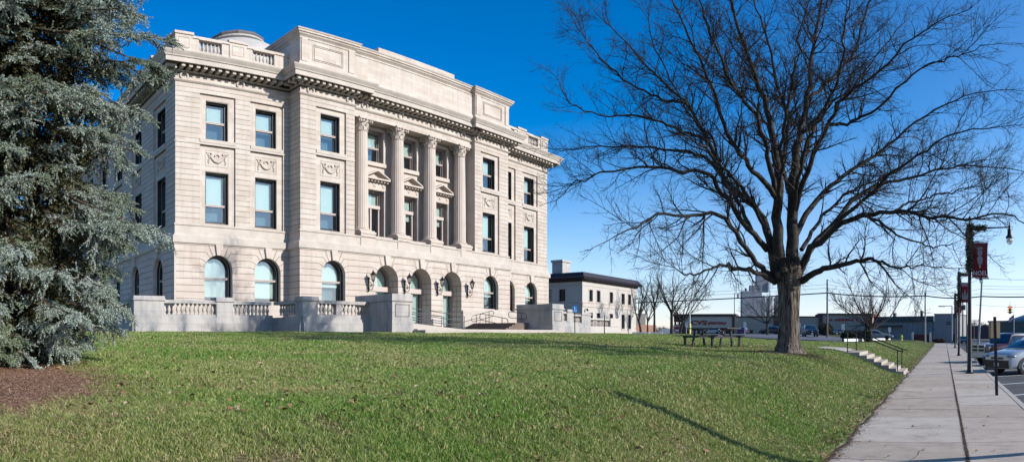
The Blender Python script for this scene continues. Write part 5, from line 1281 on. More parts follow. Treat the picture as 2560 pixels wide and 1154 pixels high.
# ================================================================ street lamps, garlands, banners
M['post'] = simple('black_lamp_post_paint', (.010,.010,.012), .5, .0); M['garland'] = island_mat('garland_greens', [(0,(.008,.02,.012)),(.6,(.02,.05,.025)),(.70,(.12,.09,.06)),(1,(.30,.26,.20))], .7)
LH = 6.75
def lamp_post(label, x, y):
    t = thing('street_lamp', label, 'street lamp', (0,0,0), 0, 'black street lamps along the kerb')
    m = MB(); m.box(-.17,.17,-.17,.17,0,.05); m.lathe([(.15,.05),(.14,.12),(.11,.16),(.10,.9),(.088,1.0),(.075,5.8),(.06,LH-.2)], (0,0,0), 14); pole = obj('pole', m, M['post'], t, local=True); smooth_angle(pole, 40)
    m = MB(); m.lathe([(.03,LH-.2),(.03,LH),(.055,LH+.03),(.07,LH+.09),(.04,LH+.15),(.005,LH+.2)], (0,0,0), 10); obj('finial', m, M['post'], t, local=True)
    m = MB(); m.tube([(0,0,LH-.42),(.3,0,LH-.36),(1.0,0,LH-.34),(1.75,0,LH-.30)], [.05,.045,.035,.03], 8); m.tube([(0,0,LH-.8),(.25,0,LH-.62),(.5,0,LH-.38)], .02, 6); obj('arm', m, M['post'], t, local=True)
    m = MB(); m.lathe([(.02,0),(.03,-.15),(.06,-.2),(.05,-.3),(.09,-.36),(.10,-.6),(.165,-.68),(.17,-.74)], (1.75,0,LH-.05), 14); ho = obj('lamp_head', m, M['post'], t, local=True); smooth_angle(ho, 40)
    m = MB(); m.lathe([(.155,-.74),(.155,-.80),(.13,-.93),(.06,-1.02),(.005,-1.04)], (1.75,0,LH-.05), 14); obj('globe', m, M['lamp_glass'], ho, local=True, smooth=True)
    m = MB(); m.lathe([(.09,-.74),(.09,-.86),(.04,-.94)], (1.75,0,LH-.05), 10); obj('reflector', m, simple('lamp_reflector', (.85,.85,.82), .3, .5), ho, local=True)
    m = MB()
    for a_, b_, z in ((0,.82,5.75),(0,.82,4.18),(-.5,0,4.75)): m = MB(); m.tube([(a_,0,z),(b_,0,z)], .014, 6); obj('banner_rod', m, M['post'], t, local=True)
    t.location = (x, y, 0.0); return t
def garland_on(label, x, y, z0=4.45, z1=6.6, n=3600):
    a = RNG.random(n)*2*pi; h = RNG.random(n); z = z0+(z1-z0)*h; swirl = .085+.055*np.sin(z*9+a*1.0)
    r = .055+np.abs(swirl)*.45+.05*RNG.random(n); P = np.stack([r*np.cos(a), r*np.sin(a), z], 1)
    # a run along the arm too
    m_ = n//4; P[:m_,0] = RNG.random(m_)*.7; P[:m_,1] = RNG.normal(0,.06,m_); P[:m_,2] = LH-.36+RNG.normal(0,.06,m_)
    D = RNG.normal(0,1,(n,3)); D[:,2] -= .2; D /= np.linalg.norm(D,axis=1)[:,None]; U = RNG.normal(0,1,(n,3)); U = np.cross(D,U); U /= np.linalg.norm(U,axis=1)[:,None]+1e-6
    L = .09*(.5+RNG.random(n))[:,None]; W_ = .016; V = np.stack([P-U*W_, P+U*W_, P+D*L+U*W_*.6, P+D*L-U*W_*.6], 1).reshape(-1,3); b = np.arange(n)[:,None]*4; T = np.concatenate([b+[0,1,2],b+[0,2,3]],1).reshape(-1,3)
    o = obj('garland', (V, T), M['garland'], None, loc=(0,0,0), local=True); o.location = (x, y, 0)
    return setp(o, label, 'garland', 'evergreen garlands wound round the lamp posts')
def banner(label, x, y, word, motif, top=False, z0=4.2, z1=5.73, w=.70):
    t = thing('banner', label, 'banner', (x, y, z0), 0, 'dark red banners on the lamp posts')
    nx_, nz_ = 10, 14; V = []; X0 = x+.10
    yy = lambda u, v: y+.03*sin(u*5+v*3)*.6+.02*sin(v*7)
    cutf = lambda v: .025*sin(v*pi)
    for i in range(nz_+1):
        for j in range(nx_+1):
            u, v = j/nx_, i/nz_; ww = w-cutf(v)*2; V.append((X0+cutf(v)+ww*u, yy(u,v), z0+(z1-z0)*v))
    Fc = [(i*(nx_+1)+j,i*(nx_+1)+j+1,(i+1)*(nx_+1)+j+1,(i+1)*(nx_+1)+j) for i in range(nz_) for j in range(nx_)]
    mb = MB(); mb.v = V; mb.f = Fc; cl = obj('cloth', mb, M['red_cloth'], t, smooth=True)
    if word:
        s0 = .27; k = (w*.86)/font_w(word, s0); zt = (z1-.26) if top else z0+.10
        text_obj(word, s0, lambda a_, d_, h_: (X0+w*.07+a_*k, yy((w*.07+a_*k)/w,(zt+h_-z0)/(z1-z0))-.012-d_*.02, zt+h_*1.0), cl, M['white_print'], 'lettering', .01, .004)
    m = MB(lambda a_, b_, c_: (X0+a_*w, yy(a_,(c_-z0)/(z1-z0))-.014+b_, c_)); k = w
    def ell(cx, cz, rx, rz, n=12): m.add([(cx+rx*cos(2*pi*i/n)/k, 0, cz+rz*sin(2*pi*i/n)) for i in range(n)], [tuple(range(n))])
    def rect(a, b, p, q): m.add([(a,0,p),(b,0,p),(b,0,q),(a,0,q)], [(0,1,2,3)])
    if motif == 'figure':
        rect(.44,.56,z0+.42,z0+.75); ell(.5,z0+.82,.13,.10); ell(.42,z0+.70,.05,.12); ell(.58,z0+.70,.05,.12); rect(.42,.58,z0+.88,z0+1.12); ell(.5,z0+1.22,.10,.10); ell(.40,z0+1.10,.035,.14); ell(.60,z0+1.10,.035,.14); ell(.5,z0+1.30,.13,.045)
    elif motif == 'candles':
        for c_, h_ in ((.28,.62),(.52,.85),(.76,.58)): rect(c_-.08,c_+.08,z0+.30,z0+h_); ell(c_,z0+h_+.09,.035,.075)
        ell(.5,z0+.27,.24,.05)
    else: rect(.44,.56,z0+.35,z0+.8); ell(.5,z0+.95,.14,.17); ell(.34,z0+.6,.05,.12); ell(.66,z0+.6,.05,.12)
    obj('motif', m, nmat('grey_print', (.36,.36,.38), .8, .2, 8), cl)
    return t
L1, L2, L3, L0 = (1.10,26.9), (1.15,48.5), (1.30,74.5), (1.12,5.4)
lamp_post('tall black street lamp carrying the NOEL banner beside the silver SUV', *L1); lamp_post('second black street lamp down the pavement, carrying the PEACE banner', *L2); lamp_post('third and farthest black street lamp down the pavement', *L3)

garland_on('thick evergreen garland with pale ribbon on the nearest visible lamp post', *L1); garland_on('evergreen garland on the second lamp post beside the PEACE banner', *L2, n=3000, z0=3.9); garland_on('thin evergreen garland on the farthest lamp post', *L3, n=2400, z0=3.6)
banner('dark red banner reading NOEL with a pale figure', *L1, 'NOEL', 'figure'); banner('dark red banner reading PEACE above pale candles', *L2, 'PEACE', 'candles', True); banner('small dark red banner on the farthest lamp post below the PEACE banner', *L3, '', 'other')

# ================================================================ signs, steps, rails, table
def sign_post(label, x, y, z, h, lean=0.0, plate=None, mat=None, cat='sign post', w=.05, group=None):
    t = thing('sign_post', label, cat, (x,y,z), 0, group); m = MB(); top = (x+lean, y, z+h)
    m.bar((x,y,z-.1), top, w*.6, w); 
    obj('post', m, mat or M['post'], t)
    if plate: plate(t, top)
    return t
def pl_back(t, top):
    x, y, z = top; m = MB(lambda a,b,c: (x+a*cos(.5)+.0-b*sin(.5), y+a*sin(.5)+b*cos(.5)+.06, z+c)); m.box(-.19,.19,0,.012,-.60,-.14); obj('sign_plate', m, nmat('tan_sign_back', (.30,.22,.14), .7, .08, 5), t)
sign_post('bare four metre dark sign pole just beyond the right edge', 1.86, 9.0, 0, 3.95, 0, None, w=.24)  # unseen pole, made thicker so its shadow shows on the lawn
x, y, _ = at(2492,17.4); sign_post('leaning dark post with a small tan sign back on the pavement edge', x, y, 0, 2.22, -.06, pl_back, w=.085)
x, y, _ = at(1437,44); zb = zg1(x,y)
def pl_acc(t, top):
    x, y, z = top; a = .6; T = lambda u,d,h: (x+u*cos(a)+d*sin(a), y+u*sin(a)-d*cos(a), z+h); m = MB(T); m.box(-.17,.17,.03,.045,-.42,.04); po = obj('sign_plate', m, simple('blue_sign', (.01,.22,.62), .5), t)
    g = MB(T); e = .05
    g.tube([(.09*cos(q)-.01,e,-.27+.09*sin(q)) for q in np.linspace(-2.9,.6,9)], .014, 4); g.tube([(-.02,e,-.08),(-.02,e,-.24),(.07,e,-.24),(.10,e,-.33)], .016, 4); g.blob((-.02,e,-.04), .03, 6, 4)
    obj('symbol', g, M['white_paint'], po)
sign_post('blue wheelchair parking sign on a dark post in front of the right terrace', x, y, zb, 1.9, 0, pl_acc, cat='sign')
x, y, _ = at(1511,52); sign_post('plain dark post in front of the small balustrade near the annex', x, y, zg1(x,y), 1.55, 0, w=.07)
def pl_white(t, top):
    x, y, z = top; m = MB(); m.box(x-.22,x+.22,y-.06,y-.04,z-.75,z); obj('sign_plate', m, M['white_paint'], t)
for px, d, lb in ((1862,98,'white parking sign right of the picnic table'),(1998,96,'white parking sign just left of the black SUV'),(2108,78,'white parking sign beside the dark hedge'),(2224,96,'white parking sign in front of the long grey building'),(1716,100,'white parking sign behind the left end of the picnic table')):
    x, y, _ = at(px,d); sign_post(lb, x, y, zg1(x,y), 2.0, 0, pl_white, M['white_paint'], 'sign', .07, 'white parking signs in the lot')
# steps
ns = 7; zt = zg1(-4.2, 27); run = .31; x0 = -4.2+.15
sp_ = thing('concrete_steps', 'pale concrete steps cut into the grass bank down to the pavement', 'steps', (-3,27.35,0)); m = MB()
for k in range(ns):
    xa = -1.72-(k)*run; z1_ = (k+1)*zt/ns
    m.box(-4.35, xa, ST_Y0, ST_Y1, z1_-zt/ns-.02 if k else -.06, z1_) if k == 0 else m.box(-4.35, xa, ST_Y0, ST_Y1, z1_-zt/ns, z1_)
m.box(-4.6,-4.3,ST_Y0,ST_Y1,zt-.5,zt+.002); obj('treads', m, nmat('step_concrete', (.40,.35,.29), .9, .1, 3, .2, 30), sp_)
for yy_, lb in ((ST_Y0+.12,'black handrail on the near side of the bank steps'),(ST_Y1-.12,'black handrail on the far side of the bank steps')):
    t = thing('handrail', lb, 'handrail', (-3,yy_,0.5), 0, 'black handrails beside the bank steps')
    m = MB(); m.tube([(-4.55,yy_,zt+.93),(-4.15,yy_,zt+.92),(-1.95,yy_,1.02),(-1.72,yy_,.98)], .024, 8); obj('rail', m, M['iron'], t)
    for (xx, za, zb_) in ((-4.12,zt-.05,zt+.92),(-1.98,.1,1.03)):
        m = MB(); m.tube([(xx,yy_,za),(xx,yy_,zb_)], .024, 8); obj('post', m, M['iron'], t)
x, y, _ = at(2163,46); t = thing('metal_stake', 'thin dark stake in the grass between the handrails and the parking blocks', 'stake', (x,y,zg1(x,y))); m = MB(); m.tube([(x,y,zg1(x,y)-.1),(x,y,zg1(x,y)+1.05)], .03, 6); obj('stake_rod', m, M['iron'], t)
# picnic table
a_ = np.array(at(1735,25.4)[:2]); b_ = np.array(at(1829,23.9)[:2]); c_ = (a_+b_)/2; ta = atan2(b_[1]-a_[1], b_[0]-a_[0]); zl = zg1(*c_)
TT = lambda u, d, z: (c_[0]+u*cos(ta)+d*sin(ta), c_[1]+u*sin(ta)-d*cos(ta), zl+z)
tb = thing('picnic_table', 'dark picnic table with two benches standing on the leafy lawn', 'picnic table', (c_[0],c_[1],zl), ta)
M['table'] = nmat('worn_dark_wood', (.085,.075,.075), .7, .2, 8, .3, 40); M['table_frame'] = simple('dark_steel_frame', (.02,.02,.024), .45, .3)
m = MB(TT)
for k in range(5): m.box(-1.2,1.2,-.38+k*.154,-.38+k*.154+.144,.71,.75)
obj('tabletop', m, M['table'], tb)
for sg in (-1, 1):
    m = MB(TT); m.box(-1.2,1.2,*sorted((sg*.62,sg*.9)),.42,.46); obj('bench', m, M['table'], tb)
for u in (-.78,.78):
    for sg in (-1, 1):
        m = MB(TT); m.bar((u,sg*.22,.70),(u,sg*.34,0), .07, .07); m.bar((u,sg*.76,.42),(u,sg*.76,0), .07, .07); obj('leg', m, M['table_frame'], tb)
    m = MB(TT); m.bar((u,-.85,.39),(u,.85,.39), .06, .06); m.bar((u,-.36,.68),(u,.36,.68), .05, .05); m.bar((u*.92,0,.42),(u*.35,0,.69), .04, .04); obj('brace', m, M['table_frame'], tb)
# parking blocks
for k, yb in enumerate((58.5,64.5,70.5,77,84,92)):
    x = -9.0+.05*k; z = zg1(x,yb)+.05; t = thing('parking_block', ['nearest and largest','second nearest','third nearest','fourth nearest','fifth nearest','farthest'][k]+' white concrete parking block of the row at the lot edge', 'parking block', (x,yb,z), radians(62), 'white parking blocks at the lot edge')
    m = MB(); m.prism([(-.14,0),(.14,0),(.11,.26),(-.11,.26)], 'x', -1.1, 1.1); obj('block', m, M['white_paint'], t, local=True)
    m = MB(); m.box(-1.13,-1.1,-.12,.12,.02,.24); obj('end_cap', m, M['black_frame'], t, local=True)
for px in (1602, 1635): 
    x, y, _ = at(px,72); z = zg1(x,y)+.05; t = thing('parking_block', 'low white parking block near the annex corner, '+('left one' if px < 1610 else 'right one'), 'parking block', (x,y,z), radians(20)); m = MB(); m.box(-1.0,1.0,-.12,.12,0,.2); obj('block', m, M['white_paint'], t, local=True)
# fire hydrant, gates, bollards
x, y, _ = at(2254,100); z = zg1(x,y); t = thing('fire_hydrant', 'small yellow fire hydrant in the grass before the grey building', 'fire hydrant', (x,y,z)); m = MB(); m.lathe([(.22,0),(.22,.08),(.15,.1),(.15,.62),(.2,.64),(.2,.7),(.14,.8),(.03,.88)], (x,y,z), 10); m.tube([(x-.28,y,z+.5),(x+.28,y,z+.5)], .08, 8); obj('hydrant_body', m, simple('yellow_paint', (.65,.55,.05), .5), t)
x0_, y0_, _ = at(2284,109); x1_, y1_, _ = at(2323,109); z = .25; t = thing('red_gate', 'dark red wooden gate between two pale posts beyond the lawn', 'gate', ((x0_+x1_)/2,y0_,z)); m = MB(); m.box(x0_,x1_,y0_,y0_+.1,z-.1,z+1.3); obj('panel', m, nmat('dark_red_boards', (.10,.03,.03), .8, .2, 3), t)
for xx in (x0_-.2, x1_+.2): m = MB(); m.box(xx-.17,xx+.17,y0_-.1,y0_+.25,z-.1,z+1.55); m.prism([(xx-.2,z+1.55),(xx+.2,z+1.55),(xx,z+1.75)], 'y', y0_-.12, y0_+.27); obj('gate_post', m, nmat('pale_post', (.6,.52,.47), .8, .05), t)
x, y, _ = at(1725,74); z = zg1(x,y)
t = thing('light_pole', 'slender white pole with a yellow base left of the picnic table', 'light pole', (x,y,z)); m = MB(); m.tube([(x,y,z),(x,y,6.3)], [.06,.035], 8); obj('pole', m, M['white_paint'], t); m = MB(); m.lathe([(.12,0),(.12,1.25),(.06,1.3)], (x,y,z), 10); obj('base_guard', m, simple('yellow_guard', (.75,.68,.16), .5), t)
def pole(name, label, px, d, zt_, r=.14, mat=None, lean=0, arms=None, base=None, cat='utility pole'):
    x, y, _ = at(px,d); z = zg1(x,y) if x < -1.6 else RZ; t = thing(name, label, cat, (x,y,z)); m = MB(); m.tube([(x,y,z-.1),(x+lean,y,zt_)], [r,r*.7], 8); obj('pole', m, mat or M['wood_pole'], t)
    if arms: m = MB(); arms(m, x+lean, y, zt_); obj('crossarm', m, M['steel_rail'], t)
    return (x+lean, y)
M['wood_pole'] = nmat('weathered_pole_wood', (.17,.14,.125), .9, .15, 3); M['pole_grey'] = nmat('grey_concrete_pole', (.30,.30,.30), .8, .08, 3)
def arms_cross(m, x, y, z): m.box(x-1.1,x+1.1,y-.06,y+.06,z-.62,z-.5); [m.lathe([(.05,0),(.08,.1),(.04,.22)], (x+q,y,z-.5), 6) for q in (-1,-.5,.5,1)]
def arms_tr(m, x, y, z): m.lathe([(.22,0),(.24,.9),(.2,1.0)], (x-.35,y,z-2.6), 10); m.lathe([(.22,0),(.24,.9),(.2,1.0)], (x+.35,y,z-2.5), 10); m.box(x-.6,x+.6,y-.05,y+.05,z-.5,z-.4)
def arm_lamp(m, x, y, z): m.bar((x,y,z),(x-1.6,y,z-.05),.12,.1); m.box(x-2.3,x-1.2,y-.15,y+.15,z-.16,z+.0)
PA = (at(1440,125)[0], at(1440,125)[1])
PB = pole('utility_pole', 'tall wooden utility pole right of the big tree trunk', 2068, 100, 10.5, .17)
PC = pole('utility_pole', 'grey utility pole in front of the long low building', 2313, 100, 8.6, .15, M['pole_grey'], arms=lambda m,x,y,z: m.box(x-.12,x+.16,y-.1,y+.1,z-.9,z-.3))
pole('light_pole', 'pale light pole with a flat head reaching left before the concrete building', 2380, 104, 6.4, .12, M['pole_grey'], arms=arm_lamp, cat='light pole')
PD_ = pole('utility_pole', 'leaning pale utility pole with a crossarm right of the lamp posts', 2446, 100, 11.2, .19, M['pole_grey'], lean=.62, arms=arms_cross)
pole('utility_pole', 'dark utility pole with two transformers behind the second lamp post', 2407, 120, 8.8, .16, arms=arms_tr)
pole('sign_pole', 'thin dark pole, left of the close pair behind the nearest lamp post', 2417, 62, 5.35, .07, M['post'], cat='pole'); pole('sign_pole', 'thin dark pole, right of the close pair behind the nearest lamp post', 2420.5, 60, 5.3, .07, M['post'], cat='pole')
pole('light_pole', 'thin dark light pole behind the right end of the picnic table', 1836, 80, 7.0, .06, M['post'], arms=lambda m,x,y,z: (m.bar((x,y,z-.1),(x+.5,y,z-.1),.05,.05), m.lathe([(.15,-.5),(.1,-.1),(.03,0)], (x+.5,y,z-.1), 8)), cat='light pole')
pole('light_pole', 'thin tall light pole above the near handrail', 2114, 90, 6.6, .06, M['post'], cat='light pole')
pole('utility_pole', 'distant wooden pole above the far brick building', 2435, 200, 6.4, .14, arms=arms_cross)
pole('flag_pole', 'white flag pole in front of the green eave shop', 2535, 120, 6.6, .06, M['white_paint'], cat='flag pole')
x, y, _ = at(2535,119.8); t = thing('flag', 'small red, white and blue flag drooping from the white pole', 'flag', (x,y,5)); 
fm = [MB(), MB(), MB()]
for k in range(7): fm[k % 2].add([(x,y,5.4-k*.13),(x-1.0,y,4.7-k*.13),(x-1.0,y,4.57-k*.13),(x,y,5.27-k*.13)], [(0,1,2,3)])
fm[2].add([(x,y-.02,5.42),(x-.4,y-.02,5.14),(x-.4,y-.02,4.7),(x,y-.02,4.98)], [(0,1,2,3)])
obj('red_stripes', fm[0], simple('flag_red', (.5,.05,.06), .8), t); obj('white_stripes', fm[1], M['white_paint'], t); obj('canton', fm[2], simple('flag_blue', (.03,.05,.2), .8), t)
PE_ = at(2760,78)[:2]
M['cable'] = simple('black_cable', (.012,.012,.014), .6)
def cable(label, pts, r, sag=.6):
    P = []
    for (a, b) in zip(pts[:-1], pts[1:]):
        a, b = np.array(a, float), np.array(b, float)
        for i in range(13): t_ = i/12; q = a+(b-a)*t_; q[2] -= sag*4*t_*(1-t_); P.append(tuple(q))
    t = thing('power_cable', label, 'cable', tuple(P[len(P)//2]), 0, 'cables strung between the utility poles'); m = MB(); m.tube(P, r, 5, cap=False); obj('cable_line', m, M['cable'], t)
c3 = lambda z: ([PA[0],PA[1],z[0]],[PB[0],PB[1],z[1]],[PC[0],PC[1],z[2]],[PD_[0]-.1,PD_[1],z[3]],[PE_[0],PE_[1],z[4]])
cable('thickest and lowest black cable crossing behind the big tree', c3((7.6,8.3,7.85,7.75,7.0)), .10, .35)
cable('thin wire just above the thick black cable', c3((8.5,9.1,8.35,8.25,7.6)), .025, .4)
cable('thin wire, second above the thick black cable', c3((9.1,9.7,8.6,9.0,8.2)), .022, .45)
cable('topmost thin wire running right from the crossarm pole', [[PC[0],PC[1],8.6],[PD_[0],PD_[1],10.7],[PE_[0],PE_[1],9.3]], .025, .5)
cable('thin wire in the middle right of the crossarm pole', [[PD_[0]-.3,PD_[1],9.5],[PE_[0],PE_[1],8.3]], .022, .4)
S0, S1 = (PD_[0]-1.2,PD_[1],6.4), (PE_[0]+6,PE_[1],5.6)
cable('thin span wire holding the traffic light', [S0, S1], .02, .55)
# traffic signal hangs from the span wire
x, y, _ = at(2525,88); z = 4.55; t = thing('traffic_light', 'yellow traffic light with a red lamp hanging over the street', 'traffic light', (x,y,z)); m = MB(); m.tube([(x,y,z+1.1),(x,y,z+1.7)], .03, 6); obj('hanger', m, M['post'], t)
m = MB(); m.box(x-.17,x+.17,y-.17,y+.17,z,z+1.1); obj('housing', m, simple('signal_yellow', (.55,.26,.02), .5), t); v = MB()
for k in range(3):
    zz = z+.2+k*.36
    for (dx_, dy_) in ((0,-1),(1,0),(-1,0)): 
        q = MB(lambda a,b,c,dx_=dx_,dy_=dy_: (x+dx_*b-dy_*a, y+dy_*b+dx_*a, c)); q.add([(-.16,.17,zz+.12),(.16,.17,zz+.12),(.14,.42,zz+.06),(-.14,.42,zz+.06),(-.18,.17,zz-.04),(-.16,.34,zz-.02),(.18,.17,zz-.04),(.16,.34,zz-.02)], [(0,1,2,3),(0,3,5,4),(1,6,7,2)]); n_ = len(v.v); v.v += q.v; v.f += [tuple(i+n_ for i in f_) for f_ in q.f]
    l = MB(); l.blob((x,y-.19,zz), .13, 12, 6, (1,.4,1))
    mm = simple('lamp_off', (.08,.04,.01), .3)
    if k == 2:
        mm = bpy.data.materials.new('lit_red_lamp'); mm.use_nodes = True; bb_ = mm.node_tree.nodes['Principled BSDF']; bb_.inputs['Base Color'].default_value = (.8,.1,.03,1); bb_.inputs['Emission Color'].default_value = (1,.12,.04,1); bb_.inputs['Emission Strength'].default_value = 1.2
    obj('lamp', l, mm, t)
obj('visor', v, simple('signal_yellow_visor', (.55,.26,.02), .5), t)
# ================================================================ bare trees
def unit(v): return v/(np.linalg.norm(v, axis=-1, keepdims=True)+1e-9)
def grow(P, D, L, k, wob, trop, rng, tw=0.0):
    """N branches at once -> (N,k,3) points; wobble per step, steady pull trop"""
    N = len(P); pts = np.empty((N,k,3)); pts[:,0] = P; d = unit(D.copy()); st = (L/(k-1))[:,None]
    for i in range(1, k):
        d = unit(d + rng.normal(0, wob, (N,3)) + trop); pts[:,i] = pts[:,i-1]+d*st
    return pts
def tubes(pts, rad, n):
    """(N,k,3),(N,k) -> quads"""
    N, k, _ = pts.shape; t = np.empty_like(pts); t[:,1:-1] = pts[:,2:]-pts[:,:-2]; t[:,0] = pts[:,1]-pts[:,0]; t[:,-1] = pts[:,-1]-pts[:,-2]; t = unit(t)
    m = unit(pts[:,-1]-pts[:,0]); ref = np.where(np.abs(m[:,2:3]) < .8, np.array([[0,0,1.]]), np.array([[1.,0,0]]))[:,None,:]
    a = unit(np.cross(t, np.broadcast_to(ref, t.shape))); b = np.cross(t, a); ang = 2*pi*np.arange(n)/n
    V = pts[:,:,None,:]+rad[:,:,None,None]*(a[:,:,None,:]*np.cos(ang)[None,None,:,None]+b[:,:,None,:]*np.sin(ang)[None,None,:,None])
    base = (np.arange(N)*k*n)[:,None,None]+(np.arange(k-1)*n)[None,:,None]; q = np.arange(n)[None,None,:]; q2 = (np.arange(n)+1)%n
    F = np.stack([base+q, base+q2[None,None,:], base+n+q2[None,None,:], base+n+q], -1).reshape(-1,4)
    return V.reshape(-1,3), F
def join(parts):
    Vs, Fs, o = [], [], 0
    for V, F in parts: Vs.append(V); Fs.append(F+o); o += len(V)
    return np.concatenate(Vs), np.concatenate(Fs)
def sprout(pts, rad, per_m, t0, t1, ang, lenf, rng, lmin=.1, lmax=9, jit=.5, plane=None):
    """children along each parent: start, direction, length, radius"""
    N, k, _ = pts.shape; seg = np.linalg.norm(np.diff(pts, axis=1), axis=2); L = seg.sum(1); cnt = np.maximum(1, np.round(L*per_m*(t1-t0)+rng.random(N)*.8)).astype(int)
    idx = np.repeat(np.arange(N), cnt); t = t0+(t1-t0)*rng.random(len(idx)); f = t*(k-1); i = np.minimum(f.astype(int), k-2); w = (f-i)[:,None]
    P = pts[idx,i]*(1-w)+pts[idx,i+1]*w; T = unit(pts[idx,i+1]-pts[idx,i]); R = rad[idx,i]*(1-w[:,0])+rad[idx,i+1]*w[:,0]
    rv = rng.normal(0,1,(len(idx),3)); 
    if plane is not None: rv = rv*(1-plane[None,:]*.65)
    pr = unit(rv-T*(rv*T).sum(1,keepdims=True)); a = np.radians(ang)*(1+jit*(rng.random(len(idx))-.5))[:,None]
    D = T*np.cos(a)+pr*np.sin(a); Lc = np.clip(L[idx]*(1-t*.75)*lenf*(.6+.8*rng.random(len(idx))), lmin, lmax)
    return P, D, Lc, R, t
def taper(r0, r1, k): return r0[:,None]+(r1-r0)[:,None]*np.linspace(0,1,k)[None,:]
def smooth_poly(pts, n):
    pts = np.array(pts, float); m = len(pts); out = []
    P = np.vstack([2*pts[0]-pts[1], pts, 2*pts[-1]-pts[-2]])
    for q in np.linspace(0, m-1-1e-6, n):
        i = int(q); t = q-i; a, b, c, d = P[i], P[i+1], P[i+2], P[i+3]
        out.append(.5*((2*b)+(-a+c)*t+(2*a-5*b+4*c-d)*t*t+(-a+3*b-3*c+d)*t**3))
    return np.array(out)
def bark_mat():
    m = bpy.data.materials.new('furrowed_bark'); m.use_nodes = True; nt = m.node_tree; N = nt.nodes; L = nt.links; b = N['Principled BSDF']; b.inputs['Roughness'].default_value = .95; b.inputs['Specular IOR Level'].default_value = .1
    tc = N.new('ShaderNodeTexCoord'); mp = N.new('ShaderNodeMapping'); mp.inputs['Scale'].default_value = (14,14,1.6); L.new(tc.outputs['Object'], mp.inputs[0])
    n = N.new('ShaderNodeTexNoise'); n.inputs['Scale'].default_value = 1.0; n.inputs['Detail'].default_value = 6; n.inputs['Distortion'].default_value = 1.2; L.new(mp.outputs[0], n.inputs['Vector'])
    r = ramp(N, [(.36,(.035,.026,.021)),(.5,(.12,.098,.082)),(.7,(.235,.20,.17))]); L.new(n.outputs['Fac'], r.inputs['Fac']); L.new(r.outputs[0], b.inputs['Base Color'])
    bp = N.new('ShaderNodeBump'); bp.inputs['Strength'].default_value = 1.0; bp.inputs['Distance'].default_value = .09; L.new(n.outputs['Fac'], bp.inputs['Height']); L.new(bp.outputs[0], b.inputs['Normal']); return m
M['bark'] = bark_mat(); M['limb'] = nmat('limb_bark', (.055,.046,.040), .9, .2, 6, .5, 30, col2=(.016,.014,.012)); M['twig'] = nmat('twig_bark', (.026,.021,.019), .85, .1, 5)
